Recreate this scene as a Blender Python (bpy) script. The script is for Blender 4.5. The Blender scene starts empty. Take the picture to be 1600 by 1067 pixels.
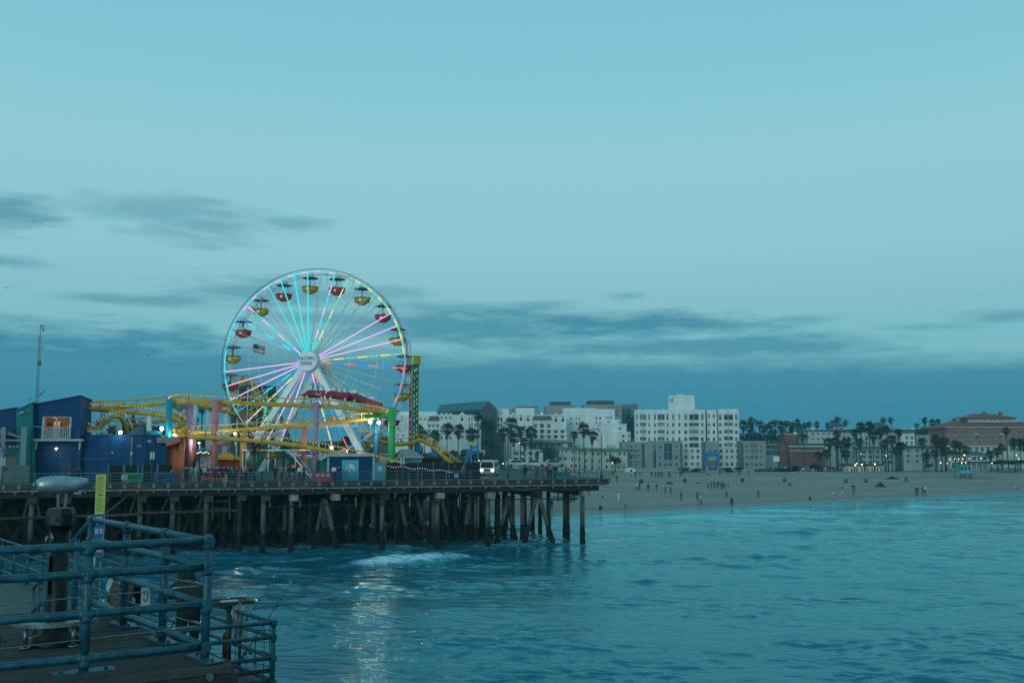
import bpy, bmesh, math, random
import numpy as np
from mathutils import Vector, Matrix
R = math.radians
PI = math.pi
random.seed(11)
SC = bpy.context.scene
COL = SC.collection

# ------------------------------------------------------------------ camera
F = 1555.0            # focal length in photo pixels (1600 wide)
PITCH = math.atan(166.5 / F)
CT, ST = math.cos(PITCH), math.sin(PITCH)
CZ = 11.2             # camera height above the water
cam = bpy.data.cameras.new('camera')
cam.lens = F * 36.0 / 1600.0
cam.sensor_width = 36.0
cam.clip_start = 0.1
cam.clip_end = 9000
camo = bpy.data.objects.new('camera', cam)
camo.location = (0, 0, CZ)
camo.rotation_euler = (PI / 2 + PITCH, 0, 0)
COL.objects.link(camo)
SC.camera = camo

# ------------------------------------------------------------------ sky
SUN_EL, SUN_AZ = R(9), R(196)      # afterglow in the west, behind the camera
w = bpy.data.worlds.new('World')
SC.world = w
w.use_nodes = True
wn = w.node_tree
for n in list(wn.nodes):
    wn.nodes.remove(n)
def WN(t, **k):
    n = wn.nodes.new(t)
    for a, b in k.items():
        setattr(n, a, b)
    return n
def wl(a, b):
    wn.links.new(a, b)
def wm(op, a, b=None, c=None, clamp=False):
    n = WN('ShaderNodeMath', operation=op, use_clamp=clamp)
    for i, v in enumerate((a, b, c)):
        if v is None:
            continue
        if isinstance(v, (int, float)):
            n.inputs[i].default_value = v
        else:
            wl(v, n.inputs[i])
    return n.outputs[0]
tc = WN('ShaderNodeTexCoord')
sep = WN('ShaderNodeSeparateXYZ')
wl(tc.outputs['Generated'], sep.inputs[0])
az = wm('ARCTAN2', sep.outputs[0], sep.outputs[1])
el = wm('ARCSINE', sep.outputs[2])
skt = WN('ShaderNodeTexSky', sky_type='NISHITA')
skt.sun_disc = False
skt.sun_elevation = SUN_EL
skt.sun_rotation = SUN_AZ
skt.altitude = 0
skt.air_density = 1.0
skt.dust_density = 2.0
skt.ozone_density = 2.0
def wmix(f, a, b, t='MIX'):
    n = WN('ShaderNodeMixRGB', blend_type=t)
    for i, v in ((0, f), (1, a), (2, b)):
        if isinstance(v, (int, float)):
            n.inputs[i].default_value = v
        elif isinstance(v, tuple):
            n.inputs[i].default_value = (*v, 1)
        else:
            wl(v, n.inputs[i])
    return n.outputs[0]
SKY_TINT = (0.26, 0.50, 0.45)
sky_c = wmix(1.0, skt.outputs[0], SKY_TINT, 'MULTIPLY')
# dusk veil: the clear part of the sky is an even thin overcast
ramp = WN('ShaderNodeValToRGB')
wl(wm('MULTIPLY', el, 1.0 / 1.5708), ramp.inputs[0])
rp = ramp.color_ramp
rp.elements[0].position = 0.0
rp.elements[0].color = (0.17, 0.45, 0.53, 1)
rp.elements[1].position = 1.0
rp.elements[1].color = (0.12, 0.42, 0.55, 1)
for p, c in ((0.07, (0.215, 0.52, 0.59)), (0.12, (0.285, 0.590, 0.660)), (0.18, (0.296, 0.617, 0.710)),
             (0.255, (0.225, 0.570, 0.690)), (0.36, (0.19, 0.52, 0.65))):
    e = rp.elements.new(p)
    e.color = (*c, 1)
clear = wmix(0.96, wmix(1.0, sky_c, (0.1, 0.1, 0.1), 'MULTIPLY'), ramp.outputs[0])
# cloud texture in azimuth / elevation, streaked along the horizon
cv = WN('ShaderNodeCombineXYZ')
wl(wm('MULTIPLY', az, 5.5), cv.inputs[0]); wl(wm('MULTIPLY', el, 34.0), cv.inputs[1])
nz = WN('ShaderNodeTexNoise'); nz.inputs['Scale'].default_value = 1.0
nz.inputs['Detail'].default_value = 7; nz.inputs['Roughness'].default_value = 0.56
nz.inputs['Distortion'].default_value = 0.5
wl(cv.outputs[0], nz.inputs['Vector'])
cv2 = WN('ShaderNodeCombineXYZ')
wl(wm('MULTIPLY', az, 17.0), cv2.inputs[0]); wl(wm('MULTIPLY', el, 90.0), cv2.inputs[1])
nz2 = WN('ShaderNodeTexNoise'); nz2.inputs['Scale'].default_value = 1.0
nz2.inputs['Detail'].default_value = 8; nz2.inputs['Roughness'].default_value = 0.66
wl(cv2.outputs[0], nz2.inputs['Vector'])
na = wm('ADD', wm('MULTIPLY', wm('SUBTRACT', nz.outputs['Fac'], 0.5), 1.7),
        wm('MULTIPLY', wm('SUBTRACT', nz2.outputs['Fac'], 0.5), 1.7))
def patch(a0, e0, ra, re, wgt):
    dx = wm('DIVIDE', wm('SUBTRACT', az, a0), ra)
    dy = wm('DIVIDE', wm('SUBTRACT', el, e0), re)
    d = wm('SQRT', wm('ADD', wm('MULTIPLY', dx, dx), wm('MULTIPLY', dy, dy)))
    m = wm('SUBTRACT', 1.0, d)
    m = wm('MULTIPLY', wm('ADD', m, wm('MULTIPLY', na, 1.05)), 1.35)
    return wm('MULTIPLY', wm('SMOOTHSTEP' if False else 'MULTIPLY', wm('MINIMUM', wm('MAXIMUM', m, 0.0), 1.0), 1.0), wgt)
tot = None
for a in ((-.45, .090, .24, .032, .84), (-.345, .224, .12, .018, .40), (-.300, .210, .09, .020, .46), (-.225, .220, .07, .009, .42), (-.485, .212, .065, .022, .62), (-.345, .139, .11, .008, .50),
          (-.250, .150, .12, .020, .50), (-.48, .166, .06, .007, .45), (.10, .121, .20, .020, .80), (-.03, .122, .18, .027, .70), (.17, .100, .30, .016, .66),
          (-.06, .140, .11, .008, .45), (.02, .143, .05, .006, .42), (.115, .151, .03, .005, .35),
          (.28, .124, .05, .006, .40), (.46, .118, .06, .009, .5), (-.13, .155, .06, .010, .35), (.40, .112, .08, .006, .35), (-.17, .128, .12, .012, .45)):
    m = patch(*a)
    tot = m if tot is None else wm('MAXIMUM', tot, m)
# low bank all along the horizon, its ragged top dropping a little to the right
edge = wm('ADD', wm('ADD', 0.092, wm('MULTIPLY', wm('COSINE', wm('ADD', wm('MULTIPLY', az, 1.0), 1.2)), 0.022)), wm('MULTIPLY', na, 0.016))
bank = wm('MULTIPLY', wm('SUBTRACT', edge, el), 46.0)
bank = wm('MULTIPLY', wm('MINIMUM', wm('MAXIMUM', bank, 0.0), 1.0), 0.80)
low = wm('MULTIPLY', wm('MINIMUM', wm('MAXIMUM', wm('MULTIPLY', wm('SUBTRACT', 0.075, el), 14.0), 0.0), 1.0), 0.17)
bank = wm('ADD', bank, low)
# scattered wisps elsewhere round the horizon
band = wm('MULTIPLY', wm('MINIMUM', wm('MAXIMUM', wm('MULTIPLY', wm('SUBTRACT', 0.26, el), 6.0), 0.0), 1.0), 0.5)
wisp = wm('MULTIPLY', wm('MINIMUM', wm('MAXIMUM', wm('MULTIPLY', wm('SUBTRACT', na, 0.42), 2.2), 0.0), 1.0), band)
cl = wm('MAXIMUM', wm('MAXIMUM', tot, bank), wisp)
sky_final = wmix(cl, clear, (0.027, 0.215, 0.332))
bg = WN('ShaderNodeBackground')
bg.inputs['Strength'].default_value = 1.0
wl(sky_final, bg.inputs[0])
wo = WN('ShaderNodeOutputWorld')
wl(bg.outputs[0], wo.inputs[0])

# ------------------------------------------------------------------ sun (soft afterglow)
sl = bpy.data.lights.new('sun', 'SUN')
sl.energy = 1.15
sl.angle = R(25)
sl.color = (0.70, 0.97, 1.0)
so = bpy.data.objects.new('sun', sl)
sd = Vector((math.sin(SUN_AZ) * math.cos(SUN_EL), math.cos(SUN_AZ) * math.cos(SUN_EL), math.sin(SUN_EL)))
so.rotation_euler = (-sd).to_track_quat('-Z', 'Y').to_euler()
so.location = (0, -20, 60)
COL.objects.link(so)

SC.view_settings.view_transform = 'Standard'
SC.view_settings.look = 'None'
SC.view_settings.exposure = 0.0
SC.view_settings.gamma = 1.0
SC.view_settings.use_curve_mapping = False
SC.cycles.use_denoising = True
SC.cycles.max_bounces = 6
SC.cycles.diffuse_bounces = 3
SC.cycles.glossy_bounces = 3
SC.cycles.transmission_bounces = 4
SC.cycles.transparent_max_bounces = 8
SC.cycles.volume_bounces = 0
SC.cycles.caustics_reflective = False
SC.cycles.caustics_refractive = False

# ------------------------------------------------------------------ projection helpers
def at(px, py, Y):
    """world point seen at photo pixel (px, py) at ground distance Y"""
    u = (px - 800) / F; v = (533.5 - py) / F
    t = Y / (CT - v * ST)
    return Vector((u * t, Y, CZ + t * (ST + v * CT)))
def atz(px, py, z):
    """world point seen at (px, py) on the level z"""
    u = (px - 800) / F; v = (533.5 - py) / F
    t = (z - CZ) / (ST + v * CT)
    return Vector((u * t, t * (CT - v * ST), z))
def proj(p):
    d = p[1] * CT + (p[2] - CZ) * ST
    return 800 + F * p[0] / d, 533.5 - F * ((p[2] - CZ) * CT - p[1] * ST) / d
DECK = 7.6
PO = Vector((11.4, 118.0, 0)); PS = Vector((-.957, -.2901, 0)); PT = Vector((-.2901, .957, 0))
PANG = math.atan2(PS.y, PS.x)      # direction of the pier edge, right to left
def pier(s, t, z=DECK):
    p = PO + PS * s + PT * t
    return Vector((p.x, p.y, z))
def pd(px, t, z=DECK):
    """point on the pier at setback t that is seen at pixel column px"""
    lo, hi = -60.0, 120.0
    for _ in range(40):
        m = (lo + hi) / 2
        if proj(pier(m, t, z))[0] > px: lo = m
        else: hi = m
    return pier((lo + hi) / 2, t, z)
def pdy(px, py, t):
    """point above the pier seen at (px, py) at setback t"""
    z = DECK
    for _ in range(6):
        p = pd(px, t, z)
        z = at(px, py, p.y).z
    return pd(px, t, z)

# ------------------------------------------------------------------ materials
MATS = {}
def mat(name, col, rough=0.7, metal=0.0, var=0.12, scale=3.0, bump=0.0, emit=None, es=0.0, spec=0.4, stretch=None, col2=None, dirt=0.0):
    if name in MATS:
        return MATS[name]
    m = bpy.data.materials.new(name)
    m.use_nodes = True
    nt = m.node_tree; b = nt.nodes['Principled BSDF']
    b.inputs['Roughness'].default_value = rough
    b.inputs['Metallic'].default_value = metal
    b.inputs['Specular IOR Level'].default_value = spec
    if emit is not None:
        b.inputs['Base Color'].default_value = (*col, 1)
        b.inputs['Emission Color'].default_value = (*emit, 1)
        b.inputs['Emission Strength'].default_value = es
        MATS[name] = m
        return m
    t = nt.nodes.new('ShaderNodeTexCoord'); mp = nt.nodes.new('ShaderNodeMapping')
    nt.links.new(t.outputs['Object'], mp.inputs[0])
    if stretch: mp.inputs['Scale'].default_value = stretch
    n = nt.nodes.new('ShaderNodeTexNoise')
    n.inputs['Scale'].default_value = scale; n.inputs['Detail'].default_value = 6; n.inputs['Roughness'].default_value = 0.62
    nt.links.new(mp.outputs[0], n.inputs['Vector'])
    r = nt.nodes.new('ShaderNodeValToRGB')
    c2 = col2 if col2 else tuple(c * (1 - 2.2 * var) for c in col)
    r.color_ramp.elements[0].position = 0.3; r.color_ramp.elements[0].color = (*[max(0, c) for c in c2], 1)
    r.color_ramp.elements[1].position = 0.68; r.color_ramp.elements[1].color = (*[min(1, c * (1 + var)) for c in col], 1)
    nt.links.new(n.outputs['Fac'], r.inputs[0])
    nt.links.new(r.outputs[0], b.inputs['Base Color'])
    if bump:
        bp = nt.nodes.new('ShaderNodeBump'); bp.inputs['Strength'].default_value = bump; bp.inputs['Distance'].default_value = 0.05
        nt.links.new(n.outputs['Fac'], bp.inputs['Height']); nt.links.new(bp.outputs[0], b.inputs['Normal'])
    MATS[name] = m
    return m
def led(name, c, s=1.0):
    return mat('led_' + name, tuple(x * .3 for x in c), 0.4, emit=c, es=s)

# ------------------------------------------------------------------ mesh builder
class MB:
    def __init__(s):
        s.v = []; s.f = []; s.mi = []; s.sm = []; s.cur = 0; s.M = None
    def _add(s, vs, fs, smooth=False):
        o = len(s.v)
        if s.M is not None:
            vs = [s.M @ Vector(p) for p in vs]
        s.v.extend([tuple(p) for p in vs])
        for f in fs:
            s.f.append([i + o for i in f]); s.mi.append(s.cur); s.sm.append(smooth)
        return s
    def box(s, c, size, rz=0.0, M=None):
        x, y, z = size[0] / 2, size[1] / 2, size[2] / 2
        ps = [Vector((i * x, j * y, k * z)) for k in (-1, 1) for j in (-1, 1) for i in (-1, 1)]
        if M is not None: ps = [M @ p for p in ps]
        elif rz:
            ca, sa = math.cos(rz), math.sin(rz)
            ps = [Vector((p.x * ca - p.y * sa, p.x * sa + p.y * ca, p.z)) for p in ps]
        ps = [p + Vector(c) for p in ps]
        return s._add(ps, [(0, 2, 3, 1), (4, 5, 7, 6), (0, 1, 5, 4), (2, 6, 7, 3), (0, 4, 6, 2), (1, 3, 7, 5)])
    def b2(s, x0, y0, z0, x1, y1, z1):
        return s.box(((x0 + x1) / 2, (y0 + y1) / 2, (z0 + z1) / 2), (abs(x1 - x0), abs(y1 - y0), abs(z1 - z0)))
    def bar(s, p0, p1, wd, ht, up=(0, 0, 1)):
        """square bar between two points"""
        p0 = Vector(p0); p1 = Vector(p1); d = p1 - p0
        if d.length < 1e-6: return s
        d.normalize(); u = Vector(up)
        if abs(d.dot(u)) > .98: u = Vector((1, 0, 0))
        x = d.cross(u).normalized(); y = x.cross(d)
        ps = []
        for p in (p0, p1):
            for i, j in ((-1, -1), (1, -1), (1, 1), (-1, 1)):
                ps.append(p + x * (i * wd / 2) + y * (j * ht / 2))
        return s._add(ps, [(3, 2, 1, 0), (4, 5, 6, 7), (0, 1, 5, 4), (1, 2, 6, 5), (2, 3, 7, 6), (3, 0, 4, 7)])
    def tube(s, pts, r, n=8, caps=True, closed=False):
        pts = [Vector(p) for p in pts]
        rs = r if isinstance(r, (list, tuple)) else [r] * len(pts)
        vs = []; L = len(pts)
        prev = None
        for i, p in enumerate(pts):
            a = pts[(i - 1) % L] if (closed or i > 0) else p
            b = pts[(i + 1) % L] if (closed or i < L - 1) else p
            d = (b - a).normalized()
            if prev is None:
                u = Vector((0, 0, 1)) if abs(d.z) < .95 else Vector((1, 0, 0))
                x = d.cross(u).normalized()
            else:
                x = prev - d * prev.dot(d)
                x = x.normalized() if x.length > 1e-6 else d.orthogonal().normalized()
            prev = x; y = d.cross(x)
            for k in range(n):
                t = 2 * PI * k / n
                vs.append(p + (x * math.cos(t) + y * math.sin(t)) * rs[i])
        fs = []
        for i in range(L if closed else L - 1):
            j = (i + 1) % L
            for k in range(n):
                k2 = (k + 1) % n
                fs.append((i * n + k, i * n + k2, j * n + k2, j * n + k))
        s._add(vs, fs, True)
        if caps and not closed:
            o = len(s.v) - len(vs)
            s.f.append([o + k for k in range(n)][::-1]); s.mi.append(s.cur); s.sm.append(False)
            s.f.append([o + (L - 1) * n + k for k in range(n)]); s.mi.append(s.cur); s.sm.append(False)
        return s
    def lathe(s, prof, n=16, c=(0, 0, 0), smooth=True, a0=0, a1=2 * PI):
        full = abs(a1 - a0 - 2 * PI) < 1e-6
        m = n if full else n + 1
        vs = []
        for r, z in prof:
            for k in range(m):
                t = a0 + (a1 - a0) * k / n
                vs.append(Vector((c[0] + r * math.cos(t), c[1] + r * math.sin(t), c[2] + z)))
        fs = []
        for i in range(len(prof) - 1):
            for k in range(n):
                k2 = (k + 1) % m
                fs.append((i * m + k, i * m + k2, (i + 1) * m + k2, (i + 1) * m + k))
        return s._add(vs, fs, smooth)
    def prism(s, poly, z0, z1):
        """poly of (x,y) counter-clockwise"""
        n = len(poly)
        vs = [(x, y, z0) for x, y in poly] + [(x, y, z1) for x, y in poly]
        fs = [tuple(range(n))[::-1], tuple(range(n, 2 * n))] + [(i, (i + 1) % n, n + (i + 1) % n, n + i) for i in range(n)]
        return s._add(vs, fs)
    def slab(s, poly3, off):
        """thick plate: polygon of 3-D points pushed along the vector off"""
        n = len(poly3); off = Vector(off)
        a = [Vector(p) for p in poly3]
        nrm = Vector((0, 0, 0))
        for i in range(n):
            nrm += a[i].cross(a[(i + 1) % n])
        if nrm.dot(off) < 0: a = a[::-1]
        vs = a + [p + off for p in a]
        fs = [tuple(range(n))[::-1], tuple(range(n, 2 * n))] + [(i, (i + 1) % n, n + (i + 1) % n, n + i) for i in range(n)]
        return s._add(vs, fs)
    def poly(s, pts):
        return s._add([Vector(p) for p in pts], [tuple(range(len(pts)))])
    def ball(s, c, r, n=10, m=6, sc=(1, 1, 1)):
        vs = []; fs = []
        for i in range(m + 1):
            ph = PI * i / m
            for k in range(n):
                t = 2 * PI * k / n
                vs.append(Vector((c[0] + r * sc[0] * math.sin(ph) * math.cos(t), c[1] + r * sc[1] * math.sin(ph) * math.sin(t), c[2] + r * sc[2] * math.cos(ph))))
        for i in range(m):
            for k in range(n):
                k2 = (k + 1) % n
                fs.append((i * n + k, (i + 1) * n + k, (i + 1) * n + k2, i * n + k2))
        return s._add(vs, fs, True)
    def mesh(s, name, mats):
        me = bpy.data.meshes.new(name)
        me.from_pydata(s.v, [], s.f)
        for m in (mats if isinstance(mats, (list, tuple)) else [mats]):
            me.materials.append(m)
        me.polygons.foreach_set('material_index', s.mi)
        me.polygons.foreach_set('use_smooth', s.sm)
        me.update()
        return me
    def build(s, name, mats, parent=None, world=False, kind=None, label=None):
        if world and parent is not None:
            inv = root_matrix(parent).inverted()
            s.v = [tuple(inv @ Vector(p)) for p in s.v]
        o = bpy.data.objects.new(name, s.mesh(name, mats))
        COL.objects.link(o)
        if parent is not None: o.parent = parent
        if kind: o['kind'] = kind
        if label: o['label'] = label
        return o
def root_matrix(o):
    m = o.matrix_basis.copy()
    p = o.parent
    while p is not None:
        m = p.matrix_basis @ m
        p = p.parent
    return m
def thing(name, label, cat, loc=(0, 0, 0), rz=0.0, group=None):
    o = bpy.data.objects.new(name, None)
    o.empty_display_size = 0.3
    COL.objects.link(o)
    o.location = loc; o.rotation_euler = (0, 0, rz)
    o['label'] = label; o['category'] = cat
    if group: o['group'] = group
    return o
def tag(o, label, cat, group=None):
    o['label'] = label; o['category'] = cat
    if group: o['group'] = group
    return o
def inst(name, me, parent=None, loc=(0, 0, 0), rz=0.0, sc=None):
    o = bpy.data.objects.new(name, me)
    COL.objects.link(o)
    o.location = loc; o.rotation_euler = (0, 0, rz)
    if sc is not None: o.scale = sc if isinstance(sc, (tuple, list)) else (sc, sc, sc)
    if parent is not None: o.parent = parent
    return o
def text(name, body, size, M, mt, parent, ext=0.01, bold=0.0):
    cu = bpy.data.curves.new(name, 'FONT')
    cu.body = body; cu.size = size; cu.align_x = 'CENTER'; cu.align_y = 'CENTER'; cu.extrude = ext; cu.offset = bold
    cu.resolution_u = 2
    cu.materials.append(mt)
    tmp = bpy.data.objects.new(name, cu)
    COL.objects.link(tmp)
    me = bpy.data.meshes.new_from_object(tmp.evaluated_get(bpy.context.evaluated_depsgraph_get()))
    bpy.data.objects.remove(tmp)
    o = bpy.data.objects.new(name, me)
    COL.objects.link(o)
    if parent is not None:
        o.parent = parent
        M = root_matrix(parent).inverted() @ M
    o.matrix_basis = M
    return o
ORD = ['first', 'second', 'third', 'fourth', 'fifth', 'sixth', 'seventh', 'eighth', 'ninth', 'tenth', 'eleventh', 'twelfth', 'thirteenth', 'fourteenth',
       'fifteenth', 'sixteenth', 'seventeenth', 'eighteenth', 'nineteenth', 'twentieth', 'twenty-first', 'twenty-second', 'twenty-third', 'twenty-fourth', 'twenty-fifth', 'twenty-sixth']
# ================================================================== water, beach, ground
def fbm(x, y, seed=0, octs=4, lac=2.03, gain=0.5):
    """cheap value noise for meshes (vectorised)"""
    out = np.zeros_like(x); amp = 1.0; tot_ = 0.0
    for o in range(octs):
        xi = np.floor(x).astype(np.int64); yi = np.floor(y).astype(np.int64)
        fx = x - xi; fy = y - yi
        fx = fx * fx * (3 - 2 * fx); fy = fy * fy * (3 - 2 * fy)
        def h(a, b):
            n = (a * 374761393 + b * 668265263 + (seed + o) * 144665) & 0xffffffff
            n = ((n ^ (n >> 13)) * 1274126177) & 0xffffffff
            return ((n ^ (n >> 16)) & 0xffff) / 65535.0
        v = (h(xi, yi) * (1 - fx) + h(xi + 1, yi) * fx) * (1 - fy) + (h(xi, yi + 1) * (1 - fx) + h(xi + 1, yi + 1) * fx) * fy
        out += amp * v; tot_ += amp; amp *= gain; x = x * lac + 17.3; y = y * lac + 9.1
    return out / tot_
def yshore(x):
    return np.interp(x, [-600, -120, -60, -25, 10, 132, 250, 600], [60, 104, 131, 149, 168, 256, 300, 330])
def sstep(a, b, x):
    t = np.clip((x - a) / (b - a), 0, 1)
    return t * t * (3 - 2 * t)
def ground_z(x, y):
    ys = yshore(x)
    d = y - ys
    back = np.maximum(345.0 - ys, 30.0)
    u = np.clip(d / back, 0, 1)
    zb = 0.03 * np.clip(d, 0, 14) + (3.1 - 0.42) * sstep(0.03, 1.0, u) * np.clip((d - 4) / 20, 0, 1)
    zs = np.maximum(0.045 * d, -4.0)
    z = np.where(d < 0, zs, zb)
    z = z + 10.0 * sstep(425, 480, y) + 4.0 * sstep(480, 900, y)
    return z
def gz(x, y):
    return float(ground_z(np.array([float(x)]), np.array([float(y)]))[0])

def grid_mesh(name, X, Y, Z, mt, smooth=True, wrap=False, attrs=None):
    r, c = X.shape
    co = np.stack([X.ravel(), Y.ravel(), Z.ravel()], 1)
    i, j = np.meshgrid(np.arange(r - 1), np.arange(c if wrap else c - 1), indexing='ij')
    j2 = (j + 1) % c
    q = np.stack([i * c + j, i * c + j2, (i + 1) * c + j2, (i + 1) * c + j], -1).reshape(-1, 4)
    me = bpy.data.meshes.new(name)
    me.vertices.add(len(co)); me.vertices.foreach_set('co', co.ravel())
    me.loops.add(q.size); me.loops.foreach_set('vertex_index', q.ravel())
    me.polygons.add(len(q)); me.polygons.foreach_set('loop_start', np.arange(0, q.size, 4)); me.polygons.foreach_set('loop_total', np.full(len(q), 4))
    me.polygons.foreach_set('use_smooth', np.full(len(q), smooth))
    me.update(calc_edges=True)
    for k, a in (attrs or {}).items():
        at_ = me.attributes.new(k, 'FLOAT', 'POINT'); at_.data.foreach_set('value', a.ravel().astype(np.float32))
    me.materials.append(mt)
    o = bpy.data.objects.new(name, me); COL.objects.link(o)
    o['kind'] = 'structure'
    return o

# ---- sand
m = bpy.data.materials.new('sand'); m.use_nodes = True; nt = m.node_tree; b = nt.nodes['Principled BSDF']
def N(nt, t, **k):
    n = nt.nodes.new(t)
    for a, v in k.items(): setattr(n, a, v)
    return n
def noise(nt, vec, scale, detail=5, rough=.6, dist=0.0):
    n = N(nt, 'ShaderNodeTexNoise'); n.inputs['Scale'].default_value = scale; n.inputs['Detail'].default_value = detail
    n.inputs['Roughness'].default_value = rough; n.inputs['Distortion'].default_value = dist
    nt.links.new(vec, n.inputs['Vector']); return n.outputs['Fac']
def rampn(nt, fac, stops):
    r = N(nt, 'ShaderNodeValToRGB'); e = r.color_ramp.elements
    for i, (p, c) in enumerate(stops):
        if i < 2: el_ = e[i]; el_.position = p
        else: el_ = e.new(p)
        el_.color = (*c, 1) if len(c) == 3 else c
    nt.links.new(fac, r.inputs[0]); return r.outputs[0]
def mth(nt, op, a, b_=None, clamp=False):
    n = N(nt, 'ShaderNodeMath', operation=op, use_clamp=clamp)
    for i, v in enumerate((a, b_)):
        if v is None: continue
        if isinstance(v, (int, float)): n.inputs[i].default_value = v
        else: nt.links.new(v, n.inputs[i])
    return n.outputs[0]
def mixc(nt, f, a, b_, t='MIX'):
    n = N(nt, 'ShaderNodeMixRGB', blend_type=t)
    for i, v in ((0, f), (1, a), (2, b_)):
        if isinstance(v, (int, float)): n.inputs[i].default_value = v
        elif isinstance(v, tuple): n.inputs[i].default_value = (*v, 1)
        else: nt.links.new(v, n.inputs[i])
    return n.outputs[0]
geo = N(nt, 'ShaderNodeNewGeometry')
mp = N(nt, 'ShaderNodeMapping'); mp.inputs['Rotation'].default_value = (0, 0, R(-35)); mp.inputs['Scale'].default_value = (.35, 1, 1)
nt.links.new(geo.outputs['Position'], mp.inputs[0])
big = noise(nt, mp.outputs[0], .06, 6, .65, .6)
fine = noise(nt, geo.outputs['Position'], 1.1, 4, .7)
dry = mixc(nt, fine, rampn(nt, big, [(.32, (.235, .185, .152)), (.66, (.40, .325, .27))]), (.30, .25, .21), 'MIX')
dry = mixc(nt, .55, rampn(nt, big, [(.32, (.225, .180, .152)), (.66, (.325, .268, .228))]), dry)
tmp_ = N(nt, 'ShaderNodeMapping'); tmp_.inputs['Rotation'].default_value = (0, 0, R(-30)); tmp_.inputs['Scale'].default_value = (.022, .55, 1)
nt.links.new(geo.outputs['Position'], tmp_.inputs[0])
trk = noise(nt, tmp_.outputs[0], 1.0, 5, .7, .4)
dry = mixc(nt, .75, dry, rampn(nt, trk, [(.38, (.62, .60, .58)), (.52, (1, 1, 1))]), 'MULTIPLY')
sx = N(nt, 'ShaderNodeSeparateXYZ'); nt.links.new(geo.outputs['Position'], sx.inputs[0])
wet = mth(nt, 'SUBTRACT', mth(nt, 'ADD', .36, mth(nt, 'MULTIPLY', mth(nt, 'SUBTRACT', big, .5), .5)), sx.outputs[2])
wet = mth(nt, 'MULTIPLY', wet, 5.0, True)
nt.links.new(mixc(nt, wet, dry, (.105, .085, .072)), b.inputs['Base Color'])
nt.links.new(mth(nt, 'SUBTRACT', .95, mth(nt, 'MULTIPLY', wet, .55)), b.inputs['Roughness'])
bp = N(nt, 'ShaderNodeBump'); bp.inputs['Strength'].default_value = .8; bp.inputs['Distance'].default_value = .25
nt.links.new(mth(nt, 'MULTIPLY', fine, mth(nt, 'SUBTRACT', 1.0, wet)), bp.inputs['Height']); nt.links.new(bp.outputs[0], b.inputs['Normal'])
M_SAND = m
xs = np.concatenate([np.linspace(-420, -70, 40), np.linspace(-68, 220, 240), np.linspace(225, 600, 40)])
ys_ = np.linspace(55, 348, 340)
X, Y = np.meshgrid(xs, ys_)
Z = ground_z(X, Y)
dd = Y - yshore(X)
Z = Z + (fbm(X * .5, Y * .5, 3, 4) - .5) * .28 * sstep(6, 25, dd) + (fbm(X * .06, Y * .11, 8, 3) - .5) * .7 * sstep(12, 50, dd)
beach = grid_mesh('beach', X, Y, Z, M_SAND)
# ---- land behind the beach, to the horizon
M_LAND = mat('land', (.075, .080, .060), .95, var=.25, scale=.05)
xs = np.concatenate([np.linspace(-4500, -460, 20), np.linspace(-420, 640, 120), np.linspace(700, 4500, 20)])
ys_ = np.concatenate([np.linspace(346, 500, 60), np.linspace(510, 1200, 30), np.linspace(1300, 6500, 20)])
X, Y = np.meshgrid(xs, ys_)
Z = ground_z(X, Y) - .02 + (fbm(X * .02, Y * .02, 5, 3) - .5) * 1.2 * sstep(440, 520, Y)
grid_mesh('ground', X, Y, Z, M_LAND)

# ---- sea
YL = np.concatenate([np.linspace(1500, 1085, 40, endpoint=False), np.linspace(1085, 742, 520), ])
rr = F * CZ / (YL - 700)
rr = np.concatenate([[0.5, 6, 12, 17], rr, [460, 560, 800, 1500, 4500]])
fine_az = np.arange(-33.5, 33.51, .085)
azs = np.radians(np.concatenate([np.arange(-180, -36, 4.0), [-35, -34], fine_az, [34.2, 35.5], np.arange(38, 180, 4.0)]))
A, RR = np.meshgrid(azs, rr)
X = RR * np.sin(A); Y = RR * np.cos(A)
dsh = yshore(X) - Y                                  # metres to the shore line
rs = np.random.RandomState(4)
Z = np.zeros_like(X)
wx = (fbm(X * .05, Y * .05, 21, 2) - .5) * 5 + (fbm(X * .21, Y * .21, 23, 3) - .5) * 2.6
wy = (fbm(X * .05, Y * .05, 22, 2) - .5) * 5 + (fbm(X * .21, Y * .21, 24, 3) - .5) * 2.6
clump = sstep(.34, .70, .6 * fbm(X * .07 + 3, Y * .11, 31, 3) + .4 * fbm(X * .24, Y * .36, 33, 3))
env = .26 + 1.25 * clump
for k in range(80):
    far_ = k >= 52
    lam = math.exp(rs.uniform(math.log(2.6), math.log(7.5))) if far_ else math.exp(rs.uniform(math.log(.5), math.log(2.5)))
    th = math.radians(78 if far_ else 70) + rs.normal(0, .26 if far_ else .42)
    kx = 2 * PI / lam * math.cos(th); ky = 2 * PI / lam * math.sin(th)
    amp = .0044 * lam * sstep(60, 135, RR) if far_ else .0068 * lam ** .97
    samp = np.clip(RR * RR / 17416 * .66 * 1.9 / lam, 0, 1)      # fade what the grid cannot carry
    ph = kx * (X + wx) + ky * (Y + wy) + rs.uniform(0, 6.28)
    w1 = np.sin(ph)
    Z += amp * (1 - samp) * (w1 + .6 * w1 * w1)
Z *= env
for lam, amp, th in ((15, .045, 1.9), (10, .04, 1.35), (23, .06, 1.8)):
    w1 = np.sin(2 * PI / lam * (math.cos(th) * (X + wx) + math.sin(th) * (Y + wy)) + rs.uniform(0, 6))
    Z += amp * (w1 + .4 * w1 * w1)
foam = np.zeros_like(X)
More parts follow.
